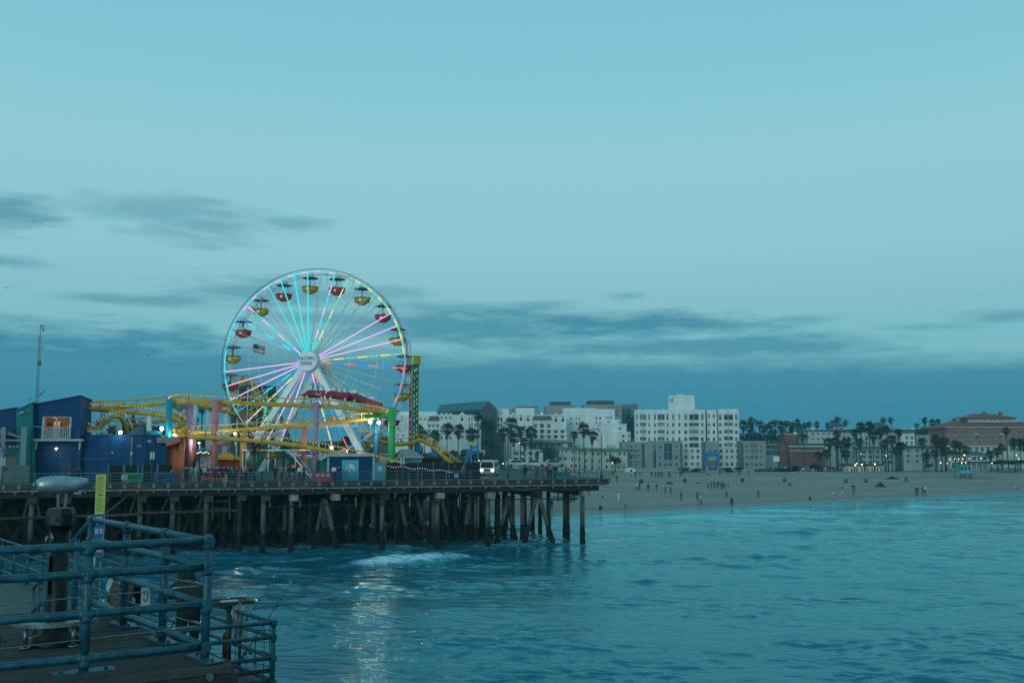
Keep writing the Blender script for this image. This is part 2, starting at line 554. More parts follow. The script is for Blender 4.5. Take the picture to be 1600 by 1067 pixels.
# breaking crests: photo row of the crest, its two ends, height, how much of it is foam
ridges = [(880, 500, 775, .55, .90, 8), (866, 545, 720, .22, .7, 3), (853, 690, 900, .20, .7, 3), (893, 345, 500, .22, .55, 2), (846, 880, 1020, .20, .72, 3), (838, 1030, 1135, .42, .10, 0), (836, 1175, 1290, .36, .06, 1), (819, 1285, 1485, .46, .10, -5),
          (832, 1230, 1420, .26, .3, -3), (803, 1480, 1640, .30, .3, -4), (862, 1020, 1330, .12, .0, -2), (858, 1380, 1640, .16, .1, -6), (800, 1180, 1330, .24, .2, -3),
          (882, 1150, 1420, .11, .0, 3), (912, 880, 1060, .10, .0, 0), (925, 1290, 1560, .12, .0, -4), (962, 1040, 1250, .11, .0, 3), (1010, 1260, 1480, .11, .0, 0),
          (1040, 880, 1130, .10, .0, 0), (900, 1480, 1640, .13, .05, -3), (808, 1000, 1150, .20, .35, -2), (790, 1330, 1500, .18, .4, -4), (784, 1450, 1640, .16, .4, -3), (815, 1090, 1260, .2, .1, 0)]
for py, x0, x1, h, fo, tilt in ridges:
    p0 = atz(x0, py + tilt, 0); p1 = atz(x1, py - tilt, 0)
    d = np.array([p1.x - p0.x, p1.y - p0.y]); L = np.hypot(*d); d /= L; n_ = np.array([-d[1], d[0]])
    a_ = (X - p0.x) * d[0] + (Y - p0.y) * d[1]
    q = (X - p0.x) * n_[0] + (Y - p0.y) * n_[1] + (fbm(a_ * .25, a_ * 0 + py, 41, 3) - .5) * 3.2
    e = sstep(0, L * .25, a_) * (1 - sstep(L * .7, L, a_)) * (.65 + .7 * fbm(a_ * .3, a_ * 0 + py, 47, 2))
    front = np.where(q < 0, np.exp(-(q / (1.1 * (.6 + h))) ** 2), np.exp(-(q / (2.6 * (.6 + h))) ** 2))
    Z += h * e * front
    if fo:
        foam = np.maximum(foam, fo * e * np.where(q < .3, np.exp(-((q + .5) / 1.5) ** 2), np.exp(-((q - .3) / 1.1) ** 2)))
        foam = np.maximum(foam, .42 * fo * e * np.exp(-((q + 3.0) / 3.2) ** 2))
for cx_, cy_, rx_, ry_, a_ in ((950, 845, 85, 9, .60), (1240, 847, 120, 11, .78), (1480, 812, 100, 8, .72), (1590, 806, 60, 8, .75), (1330, 835, 90, 7, .66), (1100, 822, 80, 6, .6), (640, 858, 110, 8, .7), (800, 852, 90, 7, .72), (440, 893, 110, 12, .62), (430, 918, 90, 7, .66)):
    q0 = atz(cx_, cy_, 0); rxm = rx_ * q0.y / F; rym = ry_ * q0.y * q0.y / (F * CZ)
    foam = np.maximum(foam, a_ * np.exp(-(((X - q0.x) / rxm) ** 2 + ((Y - q0.y) / rym) ** 2) * 1.2) * (.55 + .6 * fbm(X * .3, Y * .2, 81, 3)))
shfade = sstep(-2, 26, dsh)
Z *= .05 + .95 * shfade
# surf: lace near the shore and round the piles of the pier
ln = fbm(X * .05 + Y * .02, (Y - .66 * X) * .16, 51, 4)
foam = np.maximum(foam, .74 * sstep(95, 12, dsh) * sstep(.38, .62, ln))
wob = (fbm(X * .035, Y * .035, 71, 3) - .5) * 16
for d0, wd_, a_ in ((3, 1.8, .80), (11, 2.2, .74), (21, 2.6, .70), (34, 3.2, .72), (49, 3.2, .66), (66, 3.6, .56)):
    seg_ = sstep(.36, .60, fbm((X * .835 + Y * .55) * .045 + d0, X * 0 + d0 * .37, 73, 3))
    foam = np.maximum(foam, a_ * (seg_ if d0 > 5 else 1) * np.exp(-((dsh - d0 + wob * min(1, d0 / 20)) / wd_) ** 2))
sp = (X - PO.x) * PS.x + (Y - PO.y) * PS.y; tp = (X - PO.x) * PT.x + (Y - PO.y) * PT.y
ln2 = fbm(X * .22, Y * .12, 61, 4)
foam = np.maximum(foam, .62 * sstep(-9, -1, tp) * sstep(25, 4, tp) * sstep(-8, 0, sp) * sstep(.42, .64, ln2))
foam = np.maximum(foam, .40 * sstep(-34, -8, tp) * (tp < 6) * sstep(10, 26, sp) * sstep(.50, .66, ln2))
foam[RR > 430] = 0
m = bpy.data.materials.new('sea_water'); m.use_nodes = True; nt = m.node_tree; b = nt.nodes['Principled BSDF']
geo = N(nt, 'ShaderNodeNewGeometry')
fa = N(nt, 'ShaderNodeAttribute'); fa.attribute_name = 'foam'
sha = N(nt, 'ShaderNodeAttribute'); sha.attribute_name = 'shallow_sheen'
lmp = N(nt, 'ShaderNodeMapping'); lmp.inputs['Scale'].default_value = (.75, 1.5, 1); nt.links.new(geo.outputs['Position'], lmp.inputs[0])
lace = noise(nt, lmp.outputs[0], .85, 8, .70, 1.6)
ff = mth(nt, 'MULTIPLY', mth(nt, 'SUBTRACT', mth(nt, 'ADD', mth(nt, 'MULTIPLY', fa.outputs['Fac'], .78), mth(nt, 'MULTIPLY', lace, 1.35)), 1.12), 2.4, True)
murk_sheen = mixc(nt, sha.outputs['Fac'], (.006, .118, .176), (.055, .36, .46))  # turbid shore water, brightened further to paint in a bright sky reflection
df = N(nt, 'ShaderNodeBsdfDiffuse'); gl_ = N(nt, 'ShaderNodeBsdfGlossy'); fr_ = N(nt, 'ShaderNodeFresnel'); mx = N(nt, 'ShaderNodeMixShader')
nt.links.new(mixc(nt, ff, murk_sheen, (.50, .70, .76)), df.inputs['Color'])
gl_.inputs['Color'].default_value = (.60, 1.0, 1.0, 1); gl_.inputs['Roughness'].default_value = .09
fr_.inputs['IOR'].default_value = 1.45
nt.links.new(mth(nt, 'MULTIPLY', fr_.outputs[0], mth(nt, 'SUBTRACT', 1.0, mth(nt, 'MULTIPLY', ff, .8))), mx.inputs[0])
nt.links.new(df.outputs[0], mx.inputs[1]); nt.links.new(gl_.outputs[0], mx.inputs[2])
nt.links.new(mx.outputs[0], nt.nodes['Material Output'].inputs['Surface'])
wmp = N(nt, 'ShaderNodeMapping'); wmp.inputs['Rotation'].default_value = (0, 0, R(22)); wmp.inputs['Scale'].default_value = (.5, 1.5, 1); nt.links.new(geo.outputs['Position'], wmp.inputs[0])
r1 = noise(nt, wmp.outputs[0], .75, 5, .6, .6)
r2 = noise(nt, wmp.outputs[0], 4.0, 4, .6, .2)
hgt = mth(nt, 'ADD', mth(nt, 'MULTIPLY', r1, 1.0), mth(nt, 'MULTIPLY', r2, .22))
hgt = mth(nt, 'ADD', hgt, mth(nt, 'MULTIPLY', ff, .12))
bp = N(nt, 'ShaderNodeBump'); bp.inputs['Strength'].default_value = .8; bp.inputs['Distance'].default_value = .10
nt.links.new(hgt, bp.inputs['Height'])
cal = N(nt, 'ShaderNodeMix', data_type='VECTOR')
nt.links.new(mth(nt, 'MULTIPLY', sha.outputs['Fac'], .45), cal.inputs[0])
nt.links.new(bp.outputs[0], cal.inputs[4]); nt.links.new(geo.outputs['Normal'], cal.inputs[5])
for n_ in (df, gl_, fr_): nt.links.new(cal.outputs[1], n_.inputs['Normal'])
sea = grid_mesh('sea', X, Y, Z, m, wrap=True, attrs={'foam': foam, 'shallow_sheen': sstep(62, 2, dsh) * (RR < 430)})
# ================================================================== amusement pier
PX = lambda s, t, z: (s, -t, z)
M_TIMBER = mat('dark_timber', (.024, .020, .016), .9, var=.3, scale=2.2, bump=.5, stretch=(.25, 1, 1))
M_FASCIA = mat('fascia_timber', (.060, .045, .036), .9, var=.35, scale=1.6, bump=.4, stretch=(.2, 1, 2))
M_PILE = mat('pile_concrete', (.125, .118, .105), .9, var=.35, scale=1.8, bump=.4, stretch=(1, 1, .3), col2=(.022, .023, .021))
M_PILE_W = mat('weathered_wood_pile', (.042, .038, .032), .9, var=.35, scale=1.6, bump=.6, stretch=(1, 1, .25), col2=(.010, .010, .009))
M_MUSSEL = mat('mussel_growth', (.009, .009, .007), .95, var=.4, scale=9, bump=1.0)
M_DECKTOP = mat('pier_deck_boards', (.075, .068, .062), .9, var=.25, scale=.8, stretch=(.2, 2, 1))
M_RAILP = mat('pier_rail_paint', (.095, .185, .205), .55, var=.2, scale=3)
M_PALE = mat('pale_weathered_board', (.24, .23, .21), .9, var=.3, scale=2)
PROOT = thing('amusement_pier', 'dark timber pier on rows of piles standing in the surf below the amusement rides', 'pier', (PO.x, PO.y, 0), PANG)
g = MB(); g.b2(-.2, -104, DECK - .14, 96, 0, DECK)
g.build('deck', M_DECKTOP, PROOT)
rnd = random.Random(5)
# fascia boards along the front edge, one timber after the other
s = 0.0
while s < 95:
    L = rnd.uniform(4.6, 6.4)
    g = MB(); z0 = DECK - .60 + rnd.uniform(-.015, .015)
    g.b2(s + .012, .0, z0, min(s + L, 96) - .012, .16 + rnd.uniform(0, .03), DECK - .03)
    g.build('fascia_board', M_FASCIA, PROOT)
    s += L
g = MB(); g.b2(.2, -.4, DECK - .72, 95, .30, DECK - .605); g.build('ledger', M_PALE, PROOT)
tabm = MB(); tabm.b2(-.07, .30, -.24, .07, .36, .05)
tabme = tabm.mesh('hanger_clip', M_PALE)
s = .8
while s < 92:
    inst('hanger_clip', tabme, PROOT, (s, 0, DECK - .72)); s += rnd.uniform(1.45, 1.75)
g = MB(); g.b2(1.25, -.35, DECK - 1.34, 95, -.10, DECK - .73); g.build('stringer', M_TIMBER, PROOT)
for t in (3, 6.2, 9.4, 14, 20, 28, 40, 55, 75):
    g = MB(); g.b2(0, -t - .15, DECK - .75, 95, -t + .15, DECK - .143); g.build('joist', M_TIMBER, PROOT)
# bents: columns of the photograph where a pile meets the front edge
bent_px = [-60, -10, 48, 100, 160, 218, 269, 322, 374, 411, 455, 520, 597, 683, 762, 835, 910]
def px_s(px, t=.9, z=3.0):
    p = pd(px, t, z); return (p - PO).dot(PS)
pile_cache = {}
def pile_mesh(kind, h, r):
    k = (kind, round(h, 1), round(r, 2), rnd.randrange(4))
    if k in pile_cache: return pile_cache[k]
    g = MB()
    rr_ = random.Random(hash(k[1:]) & 999)
    g.cur = 0
    g.tube([(0, 0, h), (0, 0, 2.2)], r, 9)
    g.cur = 1
    zs = [2.2, 1.9, 1.5, 1.1, .7, .2, -1.5]
    g.tube([(rr_.uniform(-.02, .02), rr_.uniform(-.02, .02), z) for z in zs], [r * 1.02, r * 1.1, r * 1.16, r * 1.22, r * 1.18, r * 1.25, r * 1.2], 9)
    me = g.mesh('pile', [M_PILE if kind else M_PILE_W, M_MUSSEL])
    pile_cache[k] = me
    return me
for i, px in enumerate(bent_px):
    s = px_s(px)
    rows = [.9, 4.6, 8.2, 12, 16, 20.5, 25, 30, 36, 43]
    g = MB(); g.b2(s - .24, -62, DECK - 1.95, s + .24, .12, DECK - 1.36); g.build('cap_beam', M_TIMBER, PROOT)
    g = MB(); g.b2(s - .62, -1.3, DECK - 2.0 if i > 8 else DECK - 1.9, s + .30, .20, DECK - 1.345); g.build('cap_block', M_FASCIA if i < 10 else M_PALE if i % 3 else M_TIMBER, PROOT)
    for j, t in enumerate(rows):
        if rnd.random() < .06 and j: continue
        if px == 835 and j == 0: continue
        if px in (520,) and j == 0: continue
        k = 1 if (i > 9 or j == 0) and rnd.random() < .75 else 0
        dx = 0 if j == 0 else rnd.uniform(-.7, .7)
        inst('pile', pile_mesh(k, 5.75, .27 if k else .24), PROOT, (s + dx, -t, 0), rnd.uniform(0, 6))
# raking piles: (photo column at the top, at the water, setback)
for x0, x1, t in ((508, 527, 1.0), (506, 490, 2.2), (505, 508, 4.6), (838, 819, 1.4), (842, 864, 1.0), (796, 776, 2.6), (790, 806, 4.0), (752, 768, 7), (705, 690, 8), (655, 640, 9),
                 (625, 640, 4), (570, 560, 6), (725, 745, 11), (690, 705, 5), (612, 628, 9), (545, 560, 10), (650, 672, 6), (735, 724, 5), (645, 655, 14), (600, 588, 12)):
    a = pd(x0, t, 5.7); b_ = pd(x1, t, 0.3); d = (b_ - a)
    g = MB(); g.cur = 0
    g.tube([a, a + d * .62], .25, 9); g.cur = 1
    g.tube([a + d * .62, a + d * .75, a + d * .9, a + d * 1.25], [.26, .29, .32, .30], 9)
    g.build('raking_pile', [M_PILE, M_MUSSEL], PROOT, world=True)
def pbar(p0, p1, wd, ht, mt, name='brace'):
    g = MB(); g.bar(p0, p1, wd, ht); g.build(name, mt, PROOT, world=True)
for (x0, y0, x1, y1, t) in ((206, 769, 166, 801, .6), (213, 772, 203, 802, 1.2), (267, 770, 253, 797, 1.2), (318, 770, 307, 799, 1.2), (46, 775, 36, 808, 1.2), (56, 775, 62, 806, 1.0)):
    pbar(pdy(x0, y0, t), pdy(x1, y1, t), .18, .22, M_FASCIA)
# sway bracing planks and inner pile rows that close the view under the deck
ss = [px_s(px) for px in bent_px]
for t in (7.0, 13.0, 18.5, 27, 38, 50):
    for i in range(len(ss) - 1):
        if ss[i] < 21: continue
        for a_, b_ in ((0, 1), (1, 0)):
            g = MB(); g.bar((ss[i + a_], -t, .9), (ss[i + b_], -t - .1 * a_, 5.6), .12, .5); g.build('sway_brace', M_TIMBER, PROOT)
for i in range(len(ss) - 1):
    if ss[i] < 13: continue
    for t in (6.0, 10.5, 15, 19, 24, 33):
        inst('pile', pile_mesh(0, 5.75, .24), PROOT, ((ss[i] + ss[i + 1]) / 2 + rnd.uniform(-.5, .5), -t, 0), rnd.uniform(0, 6))
# walers (long horizontal timbers) between the piles
for (x0, y0, x1, y1, t, w_) in ((-40, 811, 218, 803, .45, .22), (212, 801, 372, 797, .45, .2), (416, 791, 760, 782, .5, .10), (760, 781, 905, 778, 1.5, .12), (420, 771, 905, 764, 2.0, .1)):
    pbar(pdy(x0, y0, t), pdy(x1, y1, t), w_, w_, M_FASCIA if w_ > .15 else M_TIMBER, 'waler')
for x in (422, 469, 556, 640, 716): pbar(pdy(x, 776, .5), pdy(x, 792, .5), .1, .1, M_PALE, 'drop_rod')
# access ladder scaffold hanging at the edge
for x in (332, 359): pbar(pdy(x, 764, .3), pdy(x, 811, .3), .16, .16, M_FASCIA, 'ladder_post')
for y in (773, 783, 794): pbar(pdy(332, y, .3), pdy(359, y - .5, .3), .1, .12, M_FASCIA, 'ladder_rung')
# pipe rack hanging under the corner
for y in (769, 776, 781): pbar(pdy(864, y, 2.5), pdy(902, y - 1, 2.5), .12, .1, M_TIMBER, 'pipe')
for x in (872, 880, 893, 897): pbar(pdy(x, 765, 2.5), pdy(x, 784, 2.5), .14, .14, M_TIMBER, 'pipe_hanger')
g = MB(); cpts = [pdy(795 + i * 6, 761 + 4.2 * math.sin(PI * i / 8), -.12) for i in range(9)]; g.tube(cpts, .03, 5); g.build('slack_cable', M_PALE, PROOT, world=True)

# ---- railing of the pier
RAIL = thing('pier_railing', 'grey blue pipe railing along the edge of the amusement pier', 'railing', (PO.x, PO.y, DECK), PANG)
for h, r_ in ((1.07, .035), (.76, .022), (.46, .022), (.16, .022)):
    g = MB(); g.tube([(-.2, .0, h), (95, .0, h)], r_, 6); g.build('rail', M_RAILP, RAIL)
g = MB(); g.tube([(0, 0, -.45), (0, 0, 1.07)], .032, 6); g.tube([(0, 0, .7), (0, 0, .82)], .05, 6); pm = g.mesh('post', M_RAILP)
g = MB(); g.b2(-.15, .185, -.42, .15, .225, -.04); g.b2(-.13, -.10, .004, .13, .2, .03); g.b2(-.15, .225, -.40, -.09, .25, -.30); g.b2(.09, .225, -.40, .15, .25, -.30); bm_ = g.mesh('bracket', M_RAILP)
k = 0
while k * 1.4 < 94:
    o = inst('post', pm, RAIL, (k * 1.4, 0, 0)); inst('bracket', bm_, o); k += 1
g = MB()
for h, r_ in ((1.07, .035), (.76, .022), (.46, .022), (.16, .022)): g.tube([(-.05, -.1, h), (-.05, -60, h)], r_, 6)
g.build('side_rail', M_RAILP, RAIL)
for k in range(1, 42): inst('post', pm, RAIL, (-.05, -k * 1.4, 0), PI / 2)
# ================================================================== ferris wheel
CY = (.0, .82, .86); PK = (.86, .50, .90); YE = (.92, .82, .26); GR = (.07, .78, .28); BL = (.0, .32, .85); RD = (.95, .16, .13); WH = (.9, .9, 1.0)
LEDM = {'c': led('cyan', CY, 1.0), 'p': led('pink', PK, 1.0), 'y': led('yellow', YE, 1.0), 'g': led('green', GR, 1.0), 'b': led('blue', BL, 1.0), 'r': led('coral', RD, 1.0)}
M_WSTEEL = mat('white_wheel_steel', (.80, .80, .78), .5, var=.08, scale=2)
M_DARKRING = mat('dark_rim_steel', (.10, .13, .14), .5, var=.1)
M_TUBEOFF = mat('unlit_tube', (.66, .66, .56), .4, var=.1)
M_RED = mat('gondola_red', (.62, .05, .055), .45, var=.1, scale=2)
M_YEL = mat('gondola_yellow', (.72, .40, .03), .45, var=.1, scale=2)
M_CANOPY = mat('gondola_canopy', (.26, .26, .21), .6, var=.15)
M_BLACK = mat('black_trim', (.015, .016, .018), .5, var=.1)
WC = at(490.5, 567, 131.0)
WA = R(-6)
wroot = thing('ferris_wheel', 'giant ferris wheel with red and yellow gondolas and coloured light tubes', 'ferris wheel',
              (WC.x - math.sin(WA) * 1.25, WC.y + math.cos(WA) * 1.25, DECK), WA)
HZ = WC.z - DECK
RW = 12.25
def wp(r, deg, y):      # point on the wheel, deg clockwise from the top
    a = R(deg); return Vector((r * math.sin(a), y, HZ + r * math.cos(a)))
for y in (-1.25, 1.25):
    n = 80
    g = MB(); g.tube([wp(RW + .34, 360 * i / n, y * 1.06) for i in range(n)], .05 if y < 0 else .11, 6, closed=True); g.build('outer_rim', M_DARKRING if y < 0 else M_WSTEEL, wroot)
    g = MB(); g.tube([wp(RW - .02, 360 * i / n, y) for i in range(n)], .11, 6, closed=True)
    for i in range(40): g.bar(wp(RW, 9 * i - 5, y), wp(RW + .33, 9 * i - 5, y * 1.06), .05, .05)
    g.build('rim', M_WSTEEL, wroot)
    g = MB(); g.tube([wp(8.7, 18 * i - 5.5, y * 1.5) for i in range(20)], .03, 5, closed=True)
    g.tube([wp(5.2, 18 * i + 3.5, y * 1.9) for i in range(20)], .025, 5, closed=True); g.build('ring_cable', M_WSTEEL, wroot)
g = MB()
for i in range(40):
    g.bar(wp(RW, 9 * i - 5, -1.25), wp(RW, 9 * i - 5, 1.25), .07, .07)
    g.bar(wp(RW, 9 * i - 5, -1.25), wp(RW, 9 * i + 4, 1.25), .035, .035)
g.build('rim_lattice', M_WSTEEL, wroot)
spoke_cols = {-3: 'c', -2: 'c', -1: 'c', 0: 'c', 2: 'pc', 3: 'yg', 7: 'p', 8: 'p', 9: 'p', 10: 'yg', 11: 'br', -5: 'cp', -6: 'cb', -10: 'p', -11: 'p', -12: 'p',
              -13: 'cb', -14: 'yp', -16: 'p', -17: 'p', -20: 'cb', 19: 'yp', 18: 'br', -15: 'yp'}
for k in range(-20, 20):
    for y, yh in ((-1.25, -3.3), (1.25, 3.3)):
        a0 = wp(.75, 9 * k - 5.2, yh); a1 = wp(RW - .05, 9 * k - 5.2, y)
        g = MB(); g.tube([a0, a1], .035, 5); g.build('spoke', M_WSTEEL, wroot)
    a0 = wp(1.5, 9 * k - 5.2, -3.24); a1 = wp(RW - .15, 9 * k - 5.2, -1.36)
    g = MB(); cols = spoke_cols.get(k)
    thin = .052
    if cols is None:
        g.tube([a0, a1], .042, 5); g.build('light_tube', M_TUBEOFF, wroot)
    elif len(cols) == 1:
        g.tube([a0, a1], .078 if k != -3 else .05, 6); g.build('light_tube', LEDM[cols], wroot)
    else:
        for q in range(7):
            g.cur = q % 2; d = a1 - a0
            g.tube([a0 + d * ((q + .06) / 7), a0 + d * ((q + .94) / 7)], .078, 6)
        g.build('light_tube', [LEDM[cols[1]], LEDM[cols[0]]], wroot)
rim_cols = {}
for k in range(-20, 20):
    d_ = 9 * k - 5.2
    if -128 < d_ < -62: rim_cols[k] = 'cb' if k % 2 else 'cc'
    elif -62 < d_ < 8: rim_cols[k] = 'cp'
    elif 14 < d_ < 84: rim_cols[k] = 'gy'
    elif 88 < d_ < 160: rim_cols[k] = 'rb'
for k, c in rim_cols.items():
    g = MB()
    for q in range(2):
        g.cur = q
        g.tube([wp(RW - .12, 9 * k - 5.2 + 9 * (q + .08) / 2, -1.42), wp(RW - .12, 9 * k - 5.2 + 9 * (q + .92) / 2, -1.42)], .078, 6)
    g.build('rim_light_tube', [LEDM[c[0]], LEDM[c[1]]], wroot)
# hub, axle and name disc
g = MB(); g.tube([(0, -3.9, HZ), (0, 3.9, HZ)], .55, 16); g.build('axle', M_WSTEEL, wroot)
g = MB()
for y in (-3.35, 3.35): g.tube([(0, y - .08, HZ), (0, y + .08, HZ)], 1.15, 28)
g.build('hub_flange', M_WSTEEL, wroot)
M_DISC = mat('name_disc', (.78, .79, .78), .6, var=.05)
g = MB(); g.tube([(0, -4.3, HZ), (0, -3.9, HZ)], [1.30, 1.36], 40); disc = g.build('name_disc', M_DISC, wroot)
M_BLUETXT = mat('blue_lettering', (.03, .08, .34), .5, var=.02)
Mw = root_matrix(wroot)
for body, dz in (('PACIFIC', .30), ('PARK', -.34)):
    text('lettering', body, .66, Mw @ Matrix.Translation((0, -4.315, HZ + dz)) @ Matrix.Rotation(PI / 2, 4, 'X'), M_BLUETXT, disc, .012, .012)
# supporting legs
for y, y1 in ((-3.0, -4.6), (3.0, 4.6)):
    for sx_ in (-1, 1):
        g = MB()
        a0 = Vector((sx_ * .45, y, HZ - .1)); a1 = Vector((sx_ * 9.1, y1, .1))
        g.bar(a0, a1, .75, .95, (0, 1, 0)); g.build('support_leg', M_WSTEEL, wroot)
        g = MB(); g.bar(a1 + Vector((0, 0, .3)), a1 + Vector((0, 0, -.1)), 1.6, 1.6); g.build('footing', M_WSTEEL, wroot)
    g = MB(); g.bar((-5.1, y + (y1 - y) * .56, 6.6), (5.1, y + (y1 - y) * .56, 6.6), .22, .3); g.build('cross_tie', M_WSTEEL, wroot)
for sx_ in (-1, 1):
    g = MB(); g.bar((sx_ * 5.6, -3.9, 5.6), (sx_ * 5.6, 3.9, 5.6), .2, .25); g.bar((sx_ * 7.6, -4.2, 2.3), (sx_ * 4.6, 3.7, 7.5), .14, .14); g.build('side_tie', M_WSTEEL, wroot)
g = MB()
for i in range(7): g.bar((3.2 + .62 * i, 3.3 + .12 * i, 9.0 - 1.02 * i), (3.5 + .62 * i, 3.3 + .12 * i, 8.5 - 1.02 * i), .10, .10)
g.build('leg_light', LEDM['c'], wroot)
# gondolas: built once per colour, copied round the wheel
def gondola_parts(mt):
    tub = MB(); tub.cur = 0
    tub.lathe([(0, -2.22), (.46, -2.22), (.58, -2.14), (.62, -1.99), (.96, -1.92), (1.08, -1.45), (1.10, -1.38), (1.02, -1.38), (.95, -1.8), (0, -1.82)], 20)
    tub.cur = 1; tub.lathe([(1.09, -1.40), (1.13, -1.38), (1.13, -1.28), (1.05, -1.27), (1.03, -1.40)], 20)
    em = MB(); em.tube([(.0, -1.0, -1.72), (.0, -1.075, -1.72)], .17, 10)
    can = MB(); can.lathe([(0, .22), (.35, .15), (1.08, -.06), (1.10, -.12), (.3, -.04), (0, -.02)], 20)
    han = MB()
    for a in (0, PI / 2, PI, 1.5 * PI): han.tube([(.42 * math.cos(a + .5), .42 * math.sin(a + .5), -.03), (.70 * math.cos(a + .5), .70 * math.sin(a + .5), -1.35)], .025, 5)
    han.tube([(0, 0, .3), (0, 0, -1.9)], .04, 5)
    piv = MB(); piv.tube([(0, -1.25, .22), (0, 1.25, .22)], .05, 6)
    return (('tub', tub.mesh('tub', [mt, M_BLACK])), ('canopy', can.mesh('canopy', M_CANOPY)), ('hanger', han.mesh('hanger', M_DARKRING)), ('emblem', em.mesh('emblem', M_DISC)), ('pivot_bar', piv.mesh('pivot_bar', M_WSTEEL)))
gp = {'y': gondola_parts(M_YEL), 'r': gondola_parts(M_RED)}
GOND = []
for k in range(20):
    a = 18 * k - 5.5
    if k % 2 == 0: c = 'y'
    else: c = 'r'
    p = wp(RW - .35, a, 0) - Vector((0, 0, .22))
    o = bpy.data.objects.new('gondola', None); COL.objects.link(o); o.parent = wroot; o.location = p
    o['label'] = ('yellow' if c == 'y' else 'red') + ' round gondola with grey canopy'
    for nm, me in gp[c]: inst(nm, me, o)
    GOND.append(Mw @ p)
# boarding platform with light strips
proot = thing('boarding_platform', 'low boarding platform with coloured light strips under the ferris wheel', 'platform', pd(438, 9.0), PANG)
g = MB(); g.b2(-4.5, -6, 0, 4.5, 2.2, .55); g.build('platform', mat('platform_grey', (.14, .15, .15), .8), proot)
g = MB()
for x in (-4.3, -1.5, 1.5, 4.3): g.tube([(x, 2.0, .5), (x, 2.0, 3.35)], .06, 6)
g.build('canopy_post', M_WSTEEL, proot)
g = MB(); g.b2(-4.6, -2.2, 3.35, 4.6, 2.2, 3.47); g.build('canopy', mat('platform_roof', (.12, .14, .14), .6), proot)
for i, c in enumerate('pyrgcgrypy'):
    g = MB(); g.tube([(4.5 - .9 * i - .05, 2.26, 3.38), (4.5 - .9 * (i + 1) + .05, 2.26, 3.38)], .045, 5); g.build('light_strip', LEDM[c], proot)
for i, c in enumerate('rrrr'):
    g = MB(); g.tube([(-3.2 - .5 * i, 2.24, .62), (-3.6 - .5 * i, 2.24, .62)], .05, 5); g.build('step_light', LEDM[c], proot)
g = MB(); g.bar((-1.0, 2.4, 3.0), (-3.3, 2.4, .2), .12, .12); g.bar((-1.0, 2.4, 3.5), (-3.3, 2.4, .8), .05, .05); g.bar((-1.0, 1.4, 3.0), (-3.3, 1.4, .2), .12, .12); g.build('stair', M_WSTEEL, proot)

# ================================================================== roller coaster
M_TRACK = mat('coaster_yellow', (.66, .36, .025), .45, var=.12, scale=1.2)
M_BULB = led('bulb', (.80, .82, 1.0), 1.0)
M_WCOL = mat('white_column', (.72, .74, .74), .55, var=.1)
def colr(n, c): return mat('column_' + n, c, .55, var=.1, scale=1.3)
C_TEAL = colr('teal', (.004, .25, .34)); C_PURP = colr('mauve', (.40, .22, .34)); C_PINK = colr('salmon', (.62, .18, .17)); C_GRN = colr('green', (.04, .38, .10))
C_BLUE = colr('blue', (.006, .17, .33)); C_OCH = colr('ochre', (.52, .30, .04)); C_VIO = colr('violet', (.15, .10, .22))
croot = thing('roller_coaster', 'yellow steel roller coaster track on thick coloured columns around the ferris wheel', 'roller coaster', pd(420, 7))
def crom(pts, n=6):
    out = []
    P = [pts[0] * 2 - pts[1]] + pts + [pts[-1] * 2 - pts[-2]]
    for i in range(1, len(P) - 2):
        for k in range(n):
            t = k / n
            out.append(.5 * ((2 * P[i]) + (P[i + 1] - P[i - 1]) * t + (2 * P[i - 1] - 5 * P[i] + 4 * P[i + 1] - P[i + 2]) * t * t + (3 * P[i] - P[i - 1] - 3 * P[i + 1] + P[i + 2]) * t ** 3))
    out.append(P[-2])
    return out
def track(pts, bulbs=True, r=.25, tie=1.7, bank=0.0, up=.72, bulb_gap=.36):
    P = crom([pdy(*q) for q in pts], 7)
    g = MB(); g.tube(P, r, 10); sp = g.build('track_spine', M_TRACK, croot, world=True)
    side = []; acc = 0; rails = ([], []); last = None; bl = MB(); accb = 0
    for i, p in enumerate(P):
        d = (P[min(i + 1, len(P) - 1)] - P[max(i - 1, 0)]).normalized()
        x = d.cross(Vector((0, 0, 1))).normalized(); u = x.cross(d)
        if bank: u2 = (u * math.cos(bank) + x * math.sin(bank)); x = (x * math.cos(bank) - u * math.sin(bank)); u = u2
        for k, sg in enumerate((-1, 1)): rails[k].append(p + u * up + x * (.48 * sg))
        if last is not None: acc += (p - last).length
        last = p
        if acc >= tie or i == 0:
            acc = 0
            ties = MB()
            for sg in (-1, 1):
                ties.slab([p + x * (.05 * sg), p - u * r * .6 + x * (.2 * sg), p + u * up + x * (.52 * sg), p + u * (up + .02) + x * (.36 * sg), p + u * (up * .55) + x * .05 * sg], d * .09)
            ties.slab([p + x * .08, p - x * .08, p - x * .08 + u * .2, p + x * .08 + u * .2], d * .09)
            ties.build('track_tie', M_TRACK, croot, world=True)
    for k in range(2):
        g = MB(); g.tube(rails[k], .065, 6); g.build('track_rail', M_TRACK, croot, world=True)
    if bulbs:
        nb = 0
        rl = rails[0] if rails[0][0].y < rails[1][0].y or (rails[0][len(P) // 2] .y < rails[1][len(P) // 2].y) else rails[1]
        acc = 0.0
        for i in range(1, len(rl)):
            seg = rl[i] - rl[i - 1]; L = seg.length; q = bulb_gap - acc
            while q < L:
                c = rl[i - 1] + seg * (q / L) + Vector((0, -.08, -.12))
                bl.box(c, (.06, .06, .06)); q += bulb_gap
            acc = (acc + L) % bulb_gap
        bl.build('light_string', M_BULB, croot, world=True, kind='stuff')
    return P
